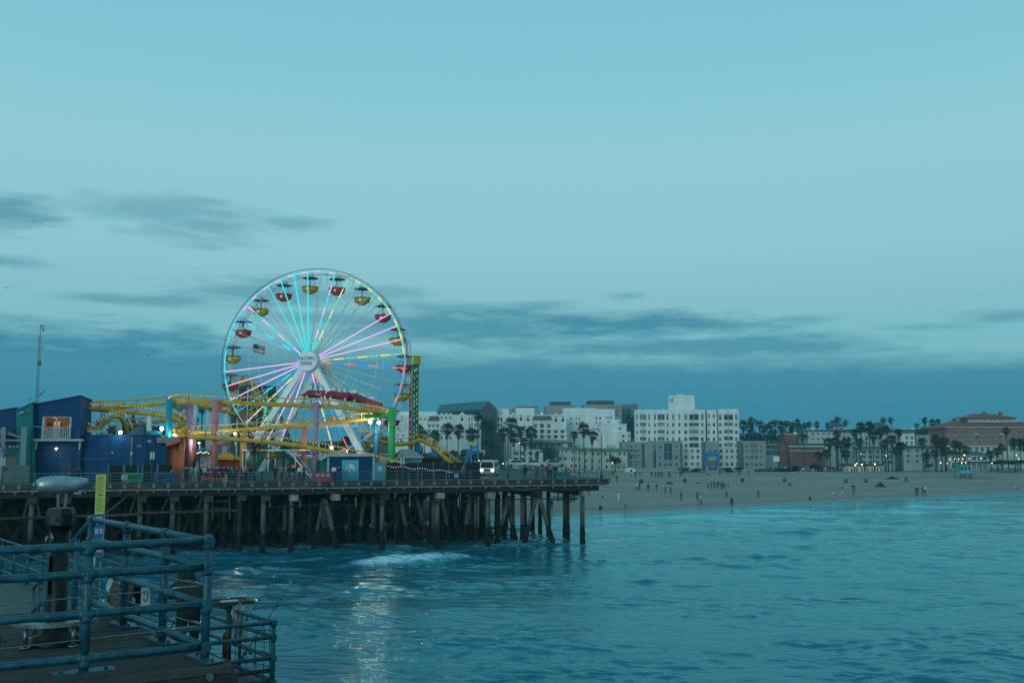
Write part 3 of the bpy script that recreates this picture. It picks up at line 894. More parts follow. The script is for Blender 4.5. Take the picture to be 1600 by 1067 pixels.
# A upper front run with the bend at each end
TA = track([(282, 640, 15.5), (272, 633, 12.5), (272, 628.5, 9.3), (284, 626.5, 7.4), (310, 627, 7.0), (345, 628.5, 7.0), (400, 630.5, 7.0), (450, 632.5, 7.0), (500, 634.5, 7.0), (540, 637.5, 7.2), (575, 642, 7.8), (596, 646, 9.4), (603, 650, 11.5), (590, 653, 13.3)])
# B return run behind
track([(590, 653, 13.3), (560, 656, 13.0), (520, 660.5, 12.4), (480, 664, 12), (430, 667.5, 11.8), (380, 671, 11.5), (340, 674, 11.2), (308, 675, 10.8), (285, 677, 9.8), (276, 680, 8.2), (280, 681, 6.4), (292, 682, 5.6)], False)
# C lower front run down to the right
track([(292, 682, 5.6), (320, 683.5, 5.3), (360, 686, 5.2), (400, 689, 5.2), (450, 694, 5.2), (495, 701, 5.2), (535, 709, 5.3), (575, 718, 5.6), (615, 729, 6.2), (650, 737, 7.5), (690, 741, 9)])
# D left runs
track([(127, 639, 13), (160, 640, 13), (200, 643, 13), (240, 647, 13), (268, 652, 12.8), (282, 660, 13.5), (280, 670, 15)])
track([(127, 636, 18), (170, 636, 18), (220, 633.5, 18), (262, 629, 18), (300, 628, 18)], False)
# E hump in front
track([(112, 668, 11), (132, 669, 11), (150, 668.5, 11), (163, 661, 11), (176, 651.5, 11), (187, 652, 11.6), (194, 662, 12.6), (199, 676, 13.6)], True, up=.62)
# G slow low run behind the hump
track([(170, 668, 19), (210, 664, 19), (240, 659, 19), (275, 655, 19), (290, 650, 17)], False)
# F far right run dropping behind the drop tower
track([(588, 688, 30), (615, 694, 31), (640, 692.5, 31), (655, 688, 30.5), (668, 692, 29.5), (684, 704, 28), (700, 719, 27), (716, 730, 26)], False, r=.30, up=.8)
# S spiral on the far side, seen through the wheel
track([(362, 632, 46), (364, 614, 47), (374, 600, 48), (386, 597, 49), (397, 606, 50), (406, 625, 51), (416, 646, 52)], False, r=.5, up=1.0, tie=2.2)
track([(302, 632, 22), (322, 636, 23), (345, 641, 25), (372, 648, 28), (400, 652, 33)], False)
def column(px, y0, t, r, mt, arm=None, y1=None):
    a = pdy(px, y0, t); b_ = Vector((a.x, a.y, DECK))
    g = MB(); g.tube([a, b_], r, 16); o = g.build('support_column', mt, croot, world=True)
    g = MB()
    g.tube([a + (b_ - a) * .28 + Vector((0, 0, .05)), a + (b_ - a) * .28 - Vector((0, 0, .05))], r * 1.16, 16)
    g.tube([b_ + Vector((0, 0, .12)), b_], r * 1.5, 16); g.build('column_collar', mt, o, world=True)
    for (ax, ay, at_) in (arm or []):
        q = pdy(ax, ay, at_); g = MB(); h = Vector((a.x, a.y, q.z)); g.tube([h, q], r * .72, 12); g.build('column_arm', mt, o, world=True)
column(265, 623, 7.6, .33, C_TEAL, [(283, 635, 9.0)])
column(297, 632, 10, .42, C_PURP, [(280, 635, 10.0)])
column(337.5, 624, 6.2, .36, C_PINK, [(354, 635, 7.0), (354, 693, 5.6)])
column(494.5, 629, 6.4, .33, C_PURP, [(486, 638, 7.0), (486, 706, 5.6)])
column(613, 636, 8.6, .42, C_GRN, [(572, 650, 10.5)])
column(588.5, 652, 13, .33, C_BLUE)
column(476, 664, 12.2, .30, C_PINK)
column(380.5, 671, 11.6, .33, C_OCH)
column(302, 690, 12, .30, C_PINK); column(288, 655, 14, .26, C_GRN); column(395, 690, 16, .3, C_GRN)
for px, y, t in ((162, 643, 13.2), (187, 641, 18.2), (234, 648, 13.2), (304, 632, 20), (327, 634, 24), (353, 638, 26), (130, 642, 13.2)): column(px, y, t, .32, M_WCOL)
column(653, 693, 31, .3, C_BLUE); column(690, 712, 28, .3, C_BLUE)
# white service beam under the hump
g = MB(); g.bar(pdy(137, 673, 10.6), pdy(167, 674.5, 10.6), .5, .28); g.bar(pdy(166, 674, 10.6), pdy(166, 684, 10.6), .3, .3); g.build('service_beam', M_WCOL, croot, world=True)

# ---- train on the upper run
M_TRAIN = mat('train_red', (.40, .028, .036), .35, var=.12, scale=2)
M_SEAT = mat('train_seat', (.75, .78, .78), .6)
troot = thing('coaster_train', 'dark red roller coaster train of four cars on the upper yellow track', 'coaster train', pdy(535, 628, 7))
def along(P, px):
    for i in range(1, len(P)):
        a, b_ = proj(P[i - 1])[0], proj(P[i])[0]
        if a <= px <= b_ and P[i].y < 117: 
            k = (px - a) / (b_ - a); return P[i - 1].lerp(P[i], k)
    return P[-1]
cars = [(472, 507), (508, 543), (544, 575), (576, 601)]
for ci, (x0, x1) in enumerate(cars):
    a = along(TA, x0); b_ = along(TA, x1); d = (b_ - a); L = d.length; d.normalize()
    x = d.cross(Vector((0, 0, 1))).normalized(); u = x.cross(d)
    a = a + u * .16
    M4 = Matrix(((d.x, x.x, u.x, a.x), (d.y, x.y, u.y, a.y), (d.z, x.z, u.z, a.z), (0, 0, 0, 1)))
    o = bpy.data.objects.new('train_car', None); COL.objects.link(o); o.parent = troot
    o.matrix_basis = root_matrix(troot).inverted() @ M4
    prof = [(.12, 1.0), (.0, 1.25), (.15, 1.62), (.55, 1.72), (L * .55, 1.62), (L - .35, 1.62), (L - .05, 1.75), (L - .05, 1.1), (L - .3, .95)]
    if ci == 0: prof = [(-.45, 1.02), (.1, 1.18), (.45, 1.55), (.9, 1.68), (L * .55, 1.62), (L - .35, 1.62), (L - .05, 1.78), (L - .05, 1.1), (L - .3, .95)]
    g = MB(); g.slab([(p, -.62, q) for p, q in prof], (0, 1.24, 0)); g.build('body', M_TRAIN, o)
    g = MB(); g.b2(.1, -.5, .80, L - .2, .5, 1.0); g.build('chassis', M_BLACK, o)
    for k in range(3 if L > 2.2 else 2):
        xx = .55 + k * (L - .7) / 3
        g = MB(); g.slab([(xx, -.55, 1.6), (xx + .42, -.55, 1.6), (xx + .30, -.55, 2.12), (xx + .12, -.55, 2.12)], (0, 1.1, 0)); g.build('seat', M_SEAT, o)
        g = MB(); g.tube([(xx + .42, -.4, 1.6), (xx + .55, -.4, 2.1), (xx + .2, -.4, 2.2)], .035, 5); g.tube([(xx + .42, .4, 1.6), (xx + .55, .4, 2.1), (xx + .2, .4, 2.2)], .035, 5); g.build('shoulder_bar', M_BLACK, o)
    for wx in (.4, L - .5):
        g = MB()
        for sg in (-1, 1): g.tube([(wx, sg * .60, .83), (wx, sg * .46, .83)], .14, 10)
        g.build('wheel', M_WCOL, o)
    if ci == 0:
        g = MB(); g.tube([(1.7 + .28 * math.cos(t), .64, 1.38 + .28 * math.sin(t)) for t in [PI + i * PI / 8 for i in range(9)]], .05, 5); g.tube([(1.7 + .28 * math.cos(t), -.64, 1.38 + .28 * math.sin(t)) for t in [PI + i * PI / 8 for i in range(9)]], .05, 5); g.build('crest', M_SEAT, o)

# ================================================================== drop tower
M_NAVY = mat('tower_navy', (.008, .040, .085), .5, var=.1); M_TTEAL = mat('tower_teal', (.004, .11, .19), .5, var=.12); M_TYEL = mat('tower_yellow', (.55, .36, .015), .45, var=.08)
tp_ = at(645.5, 745, 148.0)
droot = thing('drop_tower', 'slim navy drop tower with yellow head and orange vertical lettering', 'drop tower', (tp_.x, tp_.y, DECK), R(28))
HT = at(645, 570, 148).z - DECK
g = MB(); g.b2(-.52, -.52, 0, .52, .52, HT); g.build('shaft', M_TTEAL, droot)
g = MB(); g.b2(-.535, -.40, .3, -.522, .40, HT - .3); g.build('sign_panel', M_NAVY, droot)
g = MB()
for a, b_ in ((-.52, -.52), (.52, -.52), (-.52, .52), (.52, .52)): g.tube([(a, b_, 0), (a, b_, HT)], .07, 6)
g.build('corner_trim', M_TYEL, droot)
g = MB(); g.b2(-.72, -.72, HT, .72, .72, HT + 1.35); g.b2(-.78, -.78, HT + 1.2, .78, .78, HT + 1.40); g.b2(-.3, -.76, HT + .15, -.1, -.725, HT + .4); g.b2(.15, -.76, HT + .15, .35, -.725, HT + .4); g.build('head', M_TYEL, droot)
g = MB(); g.tube([(-.78, -.79, HT + 1.36), (.78, -.79, HT + 1.36)], .03, 5); g.tube([(-.55, -.74, HT + .2), (-.55, -.74, HT + 1.2)], .04, 5); g.build('head_light', LEDM['g'], droot)
g = MB()
rnd = random.Random(9)
z = .6
while z < HT - .6:
    L = rnd.choice((.25, .4, .5)); g.box((-.18, -.535, z), (.05, .02, L)); g.box((.22, -.535, z + .3), (.05, .02, L * .8)); z += rnd.uniform(.6, 1.1)
g.box((.05, -.535, HT - .7), (.3, .02, .06)); g.box((.05, -.535, HT - .95), (.2, .02, .06)); g.build('light_dash', led('lime', (.35, .85, .35), .9), droot)
Mt = root_matrix(droot)
for i, ch in enumerate('PACIFIC PLUNGE'):
    if ch == ' ': continue
    text('lettering', ch, .72, Mt @ Matrix.Translation((-.55, 0, HT - 1.6 - i * .83)) @ Matrix.Rotation(-PI / 2, 4, 'Z') @ Matrix.Rotation(PI / 2, 4, 'X'), mat('lettering_orange', (.5, .1, .05), .5, emit=(.8, .20, .10), es=.55), droot, .01, .012)
# green swing ride under the wheel: two A-frames with light strings
sroot = thing('swing_ride', 'green legged swing ride with cyan light strings behind the ferris wheel', 'ride', pd(418, 38))
M_RGRN = mat('ride_green', (.012, .20, .09), .5, var=.15)
for t in (36, 41):
    for x0, x1 in ((428, 402), (428, 462)):
        g = MB(); g.bar(pdy(x0, 622, t), pdy(x1, 738, t), 1.0, .7); g.build('frame_leg', M_RGRN, sroot, world=True)
    for x0, x1 in ((420, 398), (432, 440), (412, 420)):
        a = pdy(x0, 624, t - .8); b_ = pdy(x1, 700, t - .8); g = MB()
        for k in range(14): g.tube([a.lerp(b_, (k + .1) / 14), a.lerp(b_, (k + .8) / 14)], .09, 5)
        g.build('light_string', led('mint', (.05, .85, .55), .9), sroot, world=True)
g = MB(); g.tube([pdy(428, 622, 35), pdy(428, 622, 42)], .5, 12); g.build('axle', M_RGRN, sroot, world=True)
g = MB(); g.tube([pdy(445 + i * 3, 700 + 10 * math.sin(PI * i / 12), 38.5) for i in range(13)], [.4 + .9 * math.sin(PI * i / 12) for i in range(13)], 10); g.build('boat', M_RGRN, sroot, world=True)
g = MB(); g.bar(pdy(428, 622, 38.5), pdy(460, 705, 38.5), .4, .4); g.build('swing_arm', M_RGRN, sroot, world=True)
# grey grandstand-like block of the dark ride behind the left of the wheel
droot2 = thing('ride_hall', 'dark grey ribbed ride hall behind the low side of the ferris wheel', 'building', pd(392, 56), PANG)
mh = mat('hall_grey', (.075, .095, .11), .8, var=.2)
a = (pd(372, 54) - PO).dot(PS) - (pd(392, 56) - PO).dot(PS)
g = MB(); g.b2(-3.8, -10, 0, 3.2, 2, at(390, 606, 165).z - DECK); g.build('wall', mh, droot2)
for i in range(14):
    g = MB(); g.b2(-3.7 + i * .5, 2.0, 0, -3.55 + i * .5, 2.18, at(390, 606, 165).z - DECK - .3 * (i % 2)); g.build('rib', M_WCOL if i % 3 == 0 else mh, droot2)
# blue ride arm
broot = thing('blue_ride_arm', 'blue steel ride arm with a yellow cap beside the white shuttle', 'ride', pd(733, 22))
g = MB(); g.bar(pdy(727, 724, 22), pdy(733, 702, 22), .3, .35); g.build('post', C_BLUE, broot, world=True)
g = MB(); g.bar(pdy(733, 707, 22), pdy(748, 704, 22), .35, .4); g.bar(pdy(737, 700, 22), pdy(747, 697, 22), .3, .3); g.build('arm', C_BLUE, broot, world=True)
g = MB(); a = pdy(735, 692.5, 22); g.box(a, (.9, .6, .35)); g.build('cap', M_TYEL, broot, world=True)
g = MB(); g.bar(pdy(735, 692, 22), pdy(736, 726, 22), .25, .25); g.bar(pdy(746, 698, 22), pdy(747, 726, 22), .2, .2); g.build('mast', C_BLUE, broot, world=True)
# flag on a slim pole behind the wheel
fp = pdy(395.5, 537, 34); froot = thing('flag', 'striped flag with blue canton on a slim pole seen through the wheel', 'flag', (fp.x, fp.y, DECK))
FH = fp.z - DECK
g = MB(); g.tube([(0, 0, 0), (0, 0, FH)], [.07, .035], 6); g.build('pole', M_WCOL, froot)
fw, fh = 1.75, 1.15
ms = [mat('flag_red', (.40, .035, .05), .8), mat('flag_white', (.6, .6, .6), .8), mat('flag_blue', (.025, .05, .16), .8)]
g = MB(); nx = 16; sub = 13
def fpt(i, j):
    u = i / nx; v = j / sub
    return (u * fw * .95, .16 * math.sin(u * 7.5) * u - .1 * u, FH - .05 - v * fh - .32 * u + .05 * math.sin(u * 6))
for i in range(nx):
    for j in range(sub):
        g.cur = 2 if (i < 6.4 and j < 7) else j % 2
        g.poly([fpt(i, j), fpt(i, j + 1), fpt(i + 1, j + 1), fpt(i + 1, j)])
        o0 = .012; g.poly([(x, y + o0, z) for x, y, z in (fpt(i, j), fpt(i + 1, j), fpt(i + 1, j + 1), fpt(i, j + 1))])
g.cur = 1
for i in range(5):
    for j in range(4):
        x, y, z = fpt(.8 + i * 1.15, .9 + j * 1.6); g.box((x, y - .012, z), (.035, .004, .035))
g.build('cloth', ms, froot)
# ================================================================== buildings and furniture on the pier
def lp(px, py, t):
    p = pdy(px, py, t); q = p - PO
    return q.dot(PS), -t, p.z
def proot_at(name, label, cat, px, t):
    p = pd(px, t)
    o = thing(name, label, cat, p, PANG)
    o['s0'] = (p - PO).dot(PS); o['t0'] = t
    return o
class PB:
    """boxes given by photo columns/rows on a plane parallel to the pier edge"""
    def __init__(s, root): s.r = root; s.s0 = root['s0']; s.t0 = root['t0']
    def xz(s, px, py, t):
        a, _, z = lp(px, py, t); return a - s.s0, z - DECK
    def box(s, name, mt, x0, y0, x1, y1, t0, t1, ref=None, parent=None):
        """ref: setback at which the pixels are read (default the front face)"""
        tr = t0 if ref is None else ref
        a0, z1 = s.xz(x0, y0, tr); a1, z0 = s.xz(x1, y1, tr)
        g = MB(); g.b2(a1, s.t0 - t0, max(z0, 0.0), a0, s.t0 - t1, z1)
        return g.build(name, mt, parent or s.r)
    def slab(s, name, mt, pts, t0, t1, parent=None):
        q = [s.xz(x, y, t0) for x, y in pts]
        g = MB(); g.slab([(a, s.t0 - t0, max(z, 0)) for a, z in q], (0, -(t1 - t0), 0))
        return g.build(name, mt, parent or s.r)
def siding(name, col, period=.32):
    if name in MATS: return MATS[name]
    m = mat(name, col, .6, var=.13, scale=.8, spec=.2)
    nt = m.node_tree; b = nt.nodes['Principled BSDF']
    t = N(nt, 'ShaderNodeTexCoord'); wv = N(nt, 'ShaderNodeTexWave', wave_type='BANDS', bands_direction='X'); wv.inputs['Scale'].default_value = 1 / period / 3.14
    nt.links.new(t.outputs['Object'], wv.inputs[0]); bp = N(nt, 'ShaderNodeBump'); bp.inputs['Strength'].default_value = .2; bp.inputs['Distance'].default_value = .03
    nt.links.new(wv.outputs['Fac'], bp.inputs['Height']); nt.links.new(bp.outputs[0], b.inputs['Normal'])
    return m
M_BLDG = siding('blue_siding', (.001, .048, .135)); M_BLDG2 = siding('deep_blue_siding', (.001, .040, .115), .25); M_TEALW = siding('teal_siding', (.010, .17, .165))
M_ORANGE = mat('orange_stucco', (.62, .15, .055), .8, var=.12); M_TRIM = mat('pale_trim', (.40, .42, .42), .6); M_GREYROOF = mat('grey_awning', (.20, .20, .18), .7)
M_DOOR = mat('door_blue', (.004, .030, .085), .5)
M_GLASSD = mat('dark_glass', (.012, .022, .028), .08, var=.05, spec=.6)
M_LAMPW = mat('lamp_white', (.8, .8, .8), .4, emit=(1, .93, .78), es=22)
def lamp_light(name, p, energy, col=(1, .9, .72), r=.12, parent=None, spot=None):
    l = bpy.data.lights.new(name, 'SPOT' if spot else 'POINT'); l.energy = energy; l.color = col; l.shadow_soft_size = r
    o = bpy.data.objects.new(name, l); COL.objects.link(o)
    o.location = (root_matrix(parent).inverted() @ p) if parent is not None else p
    if parent is not None: o.parent = parent
    if spot:
        l.spot_size = R(spot[1]); l.spot_blend = .6
        d = Vector(spot[0]); d = (root_matrix(parent).inverted().to_3x3() @ d) if parent is not None else d
        o.rotation_euler = d.to_track_quat('-Z', 'Y').to_euler()
    return o
# --- tall blue hall with slanted roof
r_ = proot_at('arcade_hall', 'tall blue building with slanted roof, balcony window and antenna mast', 'building', 88, 4.6); B = PB(r_)
T0 = 4.6
wallpts = [(52, 632), (125.5, 618.5), (125.5, 690), (52, 690)]
# front wall round the window opening
win = (66.5, 651, 110.5, 684)
B.slab('wall', M_BLDG, [(52, 632), (66.5, 629.3), (66.5, 690), (52, 690)], T0, T0 + .4)
B.slab('wall', M_BLDG, [(110.5, 621.3), (125.5, 618.5), (125.5, 690), (110.5, 690)], T0, T0 + .4)
B.slab('wall', M_BLDG, [(66.5, 629.3), (110.5, 621.3), (110.5, 651), (66.5, 651)], T0, T0 + .4)
B.box('wall', M_BLDG, 66.5, 684, 110.5, 690, T0, T0 + .4)
B.slab('side_wall', M_BLDG, [(120, 619.5), (125.5, 618.5), (125.5, 752), (120, 752)], T0 + .41, T0 + 11)
B.slab('roof', M_BLDG2, [(51, 631), (126.5, 617), (126.5, 619.2), (51, 633.2)], T0 - .15, T0 + 11)
B.box('lower_wall', M_BLDG2, 52, 689, 122, 757, T0 + .9, T0 + 1.2)
B.box('door', M_DOOR, 94, 721, 110, 757, T0 + .82, T0 + .9)
B.box('door_handle', M_TRIM, 107, 738, 108.2, 739.5, T0 + .76, T0 + .82)
B.box('ledge', M_TRIM, 50.5, 685.5, 128, 689, T0 - .75, T0 + 1.0)
for x in (54, 123): B.slab('bracket', M_TRIM, [(x, 689), (x + 3, 689), (x + 1, 703), (x, 703)], T0 - .1, T0 + .9)
M_WARM = mat('warm_interior', (.35, .22, .12), .9, emit=(.95, .42, .16), es=.16, var=.2)
M_ROOM = mat('room_wall', (.42, .27, .17), .9)
o = B.box('room_back', M_ROOM, 64, 646, 113, 690, T0 + 3.4, T0 + 3.5, ref=T0)
B.box('room_ceiling', M_ROOM, 64, 647, 113, 650, T0 + .41, T0 + 3.4, ref=T0)
B.box('room_floor', M_ROOM, 64, 685, 113, 687, T0 + .41, T0 + 3.4, ref=T0)
for x in (64, 112): B.box('room_side', M_ROOM, x, 650, x + 1, 685, T0 + .41, T0 + 3.4, ref=T0)
B.box('wardrobe', mat('room_cream', (.55, .42, .26), .8), 78, 658, 88, 685, T0 + 2.4, T0 + 3.2, ref=T0)
B.box('desk', M_BLACK, 90, 668, 109, 685, T0 + 1.4, T0 + 2.4, ref=T0)
B.box('exit_light', led('exit', (.9, .2, .08), .8), 82, 651, 88, 653.5, T0 + .6, T0 + .7, ref=T0)
w_ = B.box('window', mat('clear_glass', (.02, .03, .03), .03), 67, 651.4, 67.9, 683.6, T0 + .05, T0 + .15)
for x0, y0, x1, y1 in ((66.5, 650.6, 110.5, 652), (66.5, 683, 110.5, 684.4), (66.5, 651, 68, 684), (109, 651, 110.5, 684), (87.5, 651, 89, 684)): B.box('frame', M_TRIM, x0, y0, x1, y1, T0 - .04, T0 + .1, parent=w_)
for i in range(16): B.box('balcony_bar', M_TRIM, 65 + i * 2.85, 667, 65.4 + i * 2.85, 685.5, T0 - .6, T0 - .56)
B.box('balcony_rail', M_TRIM, 51.5, 666, 111, 667, T0 - .62, T0 - .54)
pl = pdy(88, 699, T0 - .3)
lr = MB(); lr.lathe([(0, .12), (.06, .1), (.22, -.06), (.2, -.08), (0, .0)], 14, pl); lr.build('lamp_shade', M_TRIM, r_, world=True)
lr = MB(); lr.ball(pl - Vector((0, 0, .10)), .11, 10, 6); lr.build('lamp_bulb', M_LAMPW, r_, world=True)
lamp_light('porch_lamp', pl - Vector((0, .1, .25)), 38, (1, .80, .62), .1, r_)
pr = pdy(92, 655, T0 + 1.8); lamp_light('room_lamp', pr, 30, (1, .62, .30), .15, r_)
# antenna mast on the roof
a = pdy(57.5, 628, 7.0); b_ = pdy(62.5, 508, 7.0)
b_ = Vector((a.x, a.y, b_.z)); rt = a; hgt_ = b_.z - a.z
g = MB(); nseg = 26
for k in range(3):
    t_ = 2 * PI * k / 3
    g.tube([a + Vector((.17 * math.cos(t_), .17 * math.sin(t_), -1.2)), a + Vector((.15 * math.cos(t_), .15 * math.sin(t_), hgt_ * .86))], .022, 5)
for i in range(nseg):
    z0 = -1.0 + (hgt_ * .86 + 1.0) * i / nseg; z1 = -1.0 + (hgt_ * .86 + 1.0) * (i + 1) / nseg
    for k in range(3):
        t0, t1 = 2 * PI * k / 3, 2 * PI * (k + 1) / 3
        g.tube([a + Vector((.16 * math.cos(t0), .16 * math.sin(t0), z0)), a + Vector((.16 * math.cos(t1), .16 * math.sin(t1), z1))], .012, 4)
g.tube([a + Vector((0, 0, hgt_ * .82)), a + Vector((0, 0, hgt_))], .035, 6)
g.build('antenna_mast', mat('mast_steel', (.20, .24, .25), .5), r_, world=True)
g = MB(); g.box(b_ + Vector((.18, 0, -.05)), (.40, .12, .12)); g.tube([b_ + Vector((.05, 0, -.3)), b_ + Vector((.32, 0, -.4)), b_ + Vector((.38, 0, -.62)), b_ + Vector((.22, 0, -.68))], .05, 6)
g.box(a + Vector((.1, -.1, hgt_ * .5)), (.32, .2, .45)); g.tube([a + Vector((.1, 0, .6)), a + Vector((.65, 0, 1.0)), a + Vector((.8, 0, 1.35))], .04, 5); g.tube([a + Vector((.1, 0, 1.3)), a + Vector((.5, 0, .8))], .03, 5)
g.build('antenna', mat('mast_dark', (.05, .06, .065), .5), r_, world=True)
# --- teal wing
r_ = proot_at('teal_wing', 'teal sided wing beside the blue arcade building with a roof camera globe', 'building', 40, 3.9); B = PB(r_); T0 = 3.9
B.slab('wall', M_TEALW, [(25.5, 641), (51.5, 629), (51.5, 757), (25.5, 757)], T0, T0 + 11)
B.slab('roof_edge', M_TEALW, [(25, 639.6), (52, 627.6), (52, 630), (25, 642)], T0 - .12, T0 + 11)
for x in (49.6,): B.slab('downpipe', M_TEALW, [(x, 632), (x + 1.4, 632), (x + 1.4, 755), (x, 755)], T0 - .12, T0 - .02)
for y in (652, 672, 700): B.box('pipe_clip', M_TEALW, 48.8, y, 51.6, y + 1.4, T0 - .14, T0 - .01)
p = pdy(46, 624, T0 + .3); g = MB(); g.tube([p - Vector((0, 0, .45)), p + Vector((0, 0, .35))], .03, 6); g.tube([p + Vector((0, 0, .35)), p + Vector((.2, 0, .3)), p + Vector((.22, 0, .1))], .03, 6); g.ball(p + Vector((0, 0, .1)), .16, 10, 6, (1, 1, 1.3)); g.build('camera_globe', M_TRIM, r_, world=True)
p = pdy(30, 647, T0 - .3); g = MB(); g.tube([p + Vector((-.3, 0, 0)), p, p + Vector((.3, -.1, .15))], .03, 5); g.box(p + Vector((.32, -.1, .2)), (.3, .16, .14)); g.build('wall_camera', M_TRIM, r_, world=True)
# --- far left blue shed
r_ = proot_at('blue_shed', 'blue sided shed with low slanted roof at the frame edge', 'building', 2, 6.2); B = PB(r_); T0 = 6.2
B.slab('wall', M_BLDG, [(-70, 652), (26, 638), (26, 696), (-70, 696)], T0, T0 + 9)
B.slab('roof_edge', M_BLDG2, [(-70, 650), (26.6, 636), (26.6, 638.2), (-70, 652.2)], T0 - .12, T0 + 9)
B.box('lower_wall', mat('sand_panel', (.16, .17, .13), .8), -70, 711, 26, 757, T0 + .5, T0 + .8)
B.box('lower_wall', M_TEALW, -70, 696, 26, 711, T0 + .2, T0 + .8)
B.box('blue_sign', mat('sign_blue', (.01, .06, .22), .5), 4, 731, 11, 736, T0 - 3, T0 - 2.95)
for x in (36,): pass
# steel pergola with orange shade
r_ = proot_at('pergola', 'grey steel pergola with a slanted orange shade at the frame edge', 'pergola', 20, 2.6); B = PB(r_); T0 = 2.6
for x0, x1 in ((33.5, 37.5), (2, 4.5)): B.box('post', mat('pergola_steel', (.16, .24, .24), .6), x0, 667, x1, 757, T0, T0 + .25)
B.box('beam', mat('pergola_steel', (.16, .24, .24)), -60, 686, 37, 689, T0 + .02, T0 + .2)
B.slab('rafter', mat('pergola_steel', (.16, .24, .24)), [(-40, 660), (37, 683), (37, 686), (-40, 663)], T0 + .3, T0 + .5)
B.slab('shade', mat('shade_orange', (.42, .09, .035), .8), [(-40, 664), (4, 670.5), (25, 679.5), (20, 681.5), (-40, 680)], T0 + .6, T0 + 2.6)
for i in range(5): B.box('string_light', M_TRIM, 2 + i * 6, 696, 4.5 + i * 6, 698.5, T0 + .3, T0 + .5)
# gate of bars, low
r_ = proot_at('bar_gate', 'dark barred gate in front of the teal wing', 'gate', 30, 2.2); B = PB(r_)
for i in range(13): B.box('bar', M_DARKRING, 8 + i * 3, 728 if i > 4 else 733, 8.6 + i * 3, 757, 2.2, 2.25)
B.box('top_bar', M_DARKRING, 22, 727, 46, 728, 2.18, 2.27); B.box('mid_bar', M_DARKRING, 7.5, 745, 46, 746, 2.18, 2.27)
# --- long blue wall hall
r_ = proot_at('long_blue_hall', 'long low blue hall lit by a floodlight on its roof edge', 'building', 183, 5.6); B = PB(r_); T0 = 5.6
B.box('wall', M_BLDG, 121, 680.5, 245, 757, T0, T0 + 7)
B.box('roof_edge', M_BLDG2, 121, 678.8, 245.6, 681, T0 - .1, T0 + 7.1)
B.slab('roof_fin', mat('fin_blue', (.02, .07, .13), .6), [(194, 680), (222.5, 661.5), (223.5, 680)], T0 + .5, T0 + 1.4)
B.slab('fin_tip', mat('fin_blue', (.02, .07, .13)), [(218, 664.6), (223, 658), (223.4, 661.5), (220, 664)], T0 + .6, T0 + 1.2)
B.box('wing', M_BLDG, 245, 692, 259.5, 757, T0 - .4, T0 + 6)
B.box('roof_edge', M_BLDG2, 244.6, 690.8, 260, 693, T0 - .5, T0 + 6.1)
B.box('teal_stub', C_TEAL, 224, 673, 252, 679, T0 + 1.5, T0 + 5)
for x in (133, 152, 171, 190, 209, 228): B.box('panel_seam', M_BLDG2, x, 681, x + .5, 757, T0 - .03, T0 - .001)
B.box('conduit', M_DARKRING, 121, 716, 168, 716.7, T0 - .06, T0 - .01); B.box('conduit', M_DARKRING, 205, 683, 205.7, 727, T0 - .06, T0 - .01); B.box('vent_grille', M_DARKRING, 214, 694, 221, 699, T0 - .05, T0 - .002); B.box('junction_box', M_TRIM, 203.8, 706, 207, 710, T0 - .12, T0 - .01)
B.box('wall_plate', M_TRIM, 174, 705.5, 176.8, 708, T0 - .06, T0)
p = pdy(188.5, 675, T0 - .35)
g = MB(); g.tube([p + Vector((0, .5, -.55)), p + Vector((0, .3, 0))], .05, 6); g.box(p + Vector((0, .1, 0)), (.42, .2, .32)); g.build('floodlight', M_BLACK, r_, world=True)
g = MB(); g.ball(p - Vector((0, .06, .02)), .19, 10, 6, (1, .5, .8)); g.build('floodlight_lens', M_LAMPW, r_, world=True)
lamp_light('floodlight_beam', p - Vector((0, .45, .1)), 85, (.95, 1, .85), .15, r_)
p = pdy(253, 669.5, T0 + 1.2); g = MB(); g.ball(p, .2, 10, 6); g.build('yard_lamp_globe', M_LAMPW, r_, world=True)
g = MB(); g.tube([p - Vector((0, 0, 2.2)), p], .05, 6); g.build('yard_lamp_post', M_DARKRING, r_, world=True)
# --- orange entrance block with grey awning
r_ = proot_at('orange_kiosk', 'orange stucco kiosk with slanted grey awning at the end of the blue hall', 'kiosk', 272, 4.8); B = PB(r_); T0 = 4.8
B.slab('wall', M_ORANGE, [(260, 697), (281, 690), (279, 757), (260, 757)], T0 + 1.2, T0 + 1.5)
B.slab('corner_wall', M_ORANGE, [(280.5, 683), (288.5, 681.5), (285.5, 757), (277.5, 757)], T0, T0 + 3.4)
B.slab('awning', M_GREYROOF, [(245, 683), (282, 682.5), (281, 689), (260, 696), (259, 692), (245, 692)], T0 - .5, T0 + 2)
B.slab('awning_trim', M_ORANGE, [(259.6, 692), (282, 683.5), (281.4, 690.5), (259.6, 697.5)], T0 - .62, T0 - .51)
B.box('base', M_ORANGE, 258, 748, 287, 757, T0 + .2, T0 + 1.2)
# --- black mesh screens
for i, (x0, x1, y0) in enumerate(((168.5, 193, 727), (193.6, 215.5, 727), (222, 245.5, 726.5), (246, 270, 726.5))):
    r_ = proot_at('privacy_screen', ['black fabric screen farthest from the orange kiosk', 'black fabric screen behind the green barricade', 'black fabric screen beside the street lamp', 'black fabric screen touching the orange kiosk'][i], 'screen', (x0 + x1) / 2, 3.4); B = PB(r_); r_['group'] = 'black screens along the blue hall'
    B.box('fabric', mat('screen_black', (.012, .012, .013), .9), x0, y0, x1, 755.5, 3.4, 3.45)
    for x in (x0, x1 - .8): B.box('post', M_DARKRING, x, y0 - 1, x + .8, 757, 3.36, 3.5)
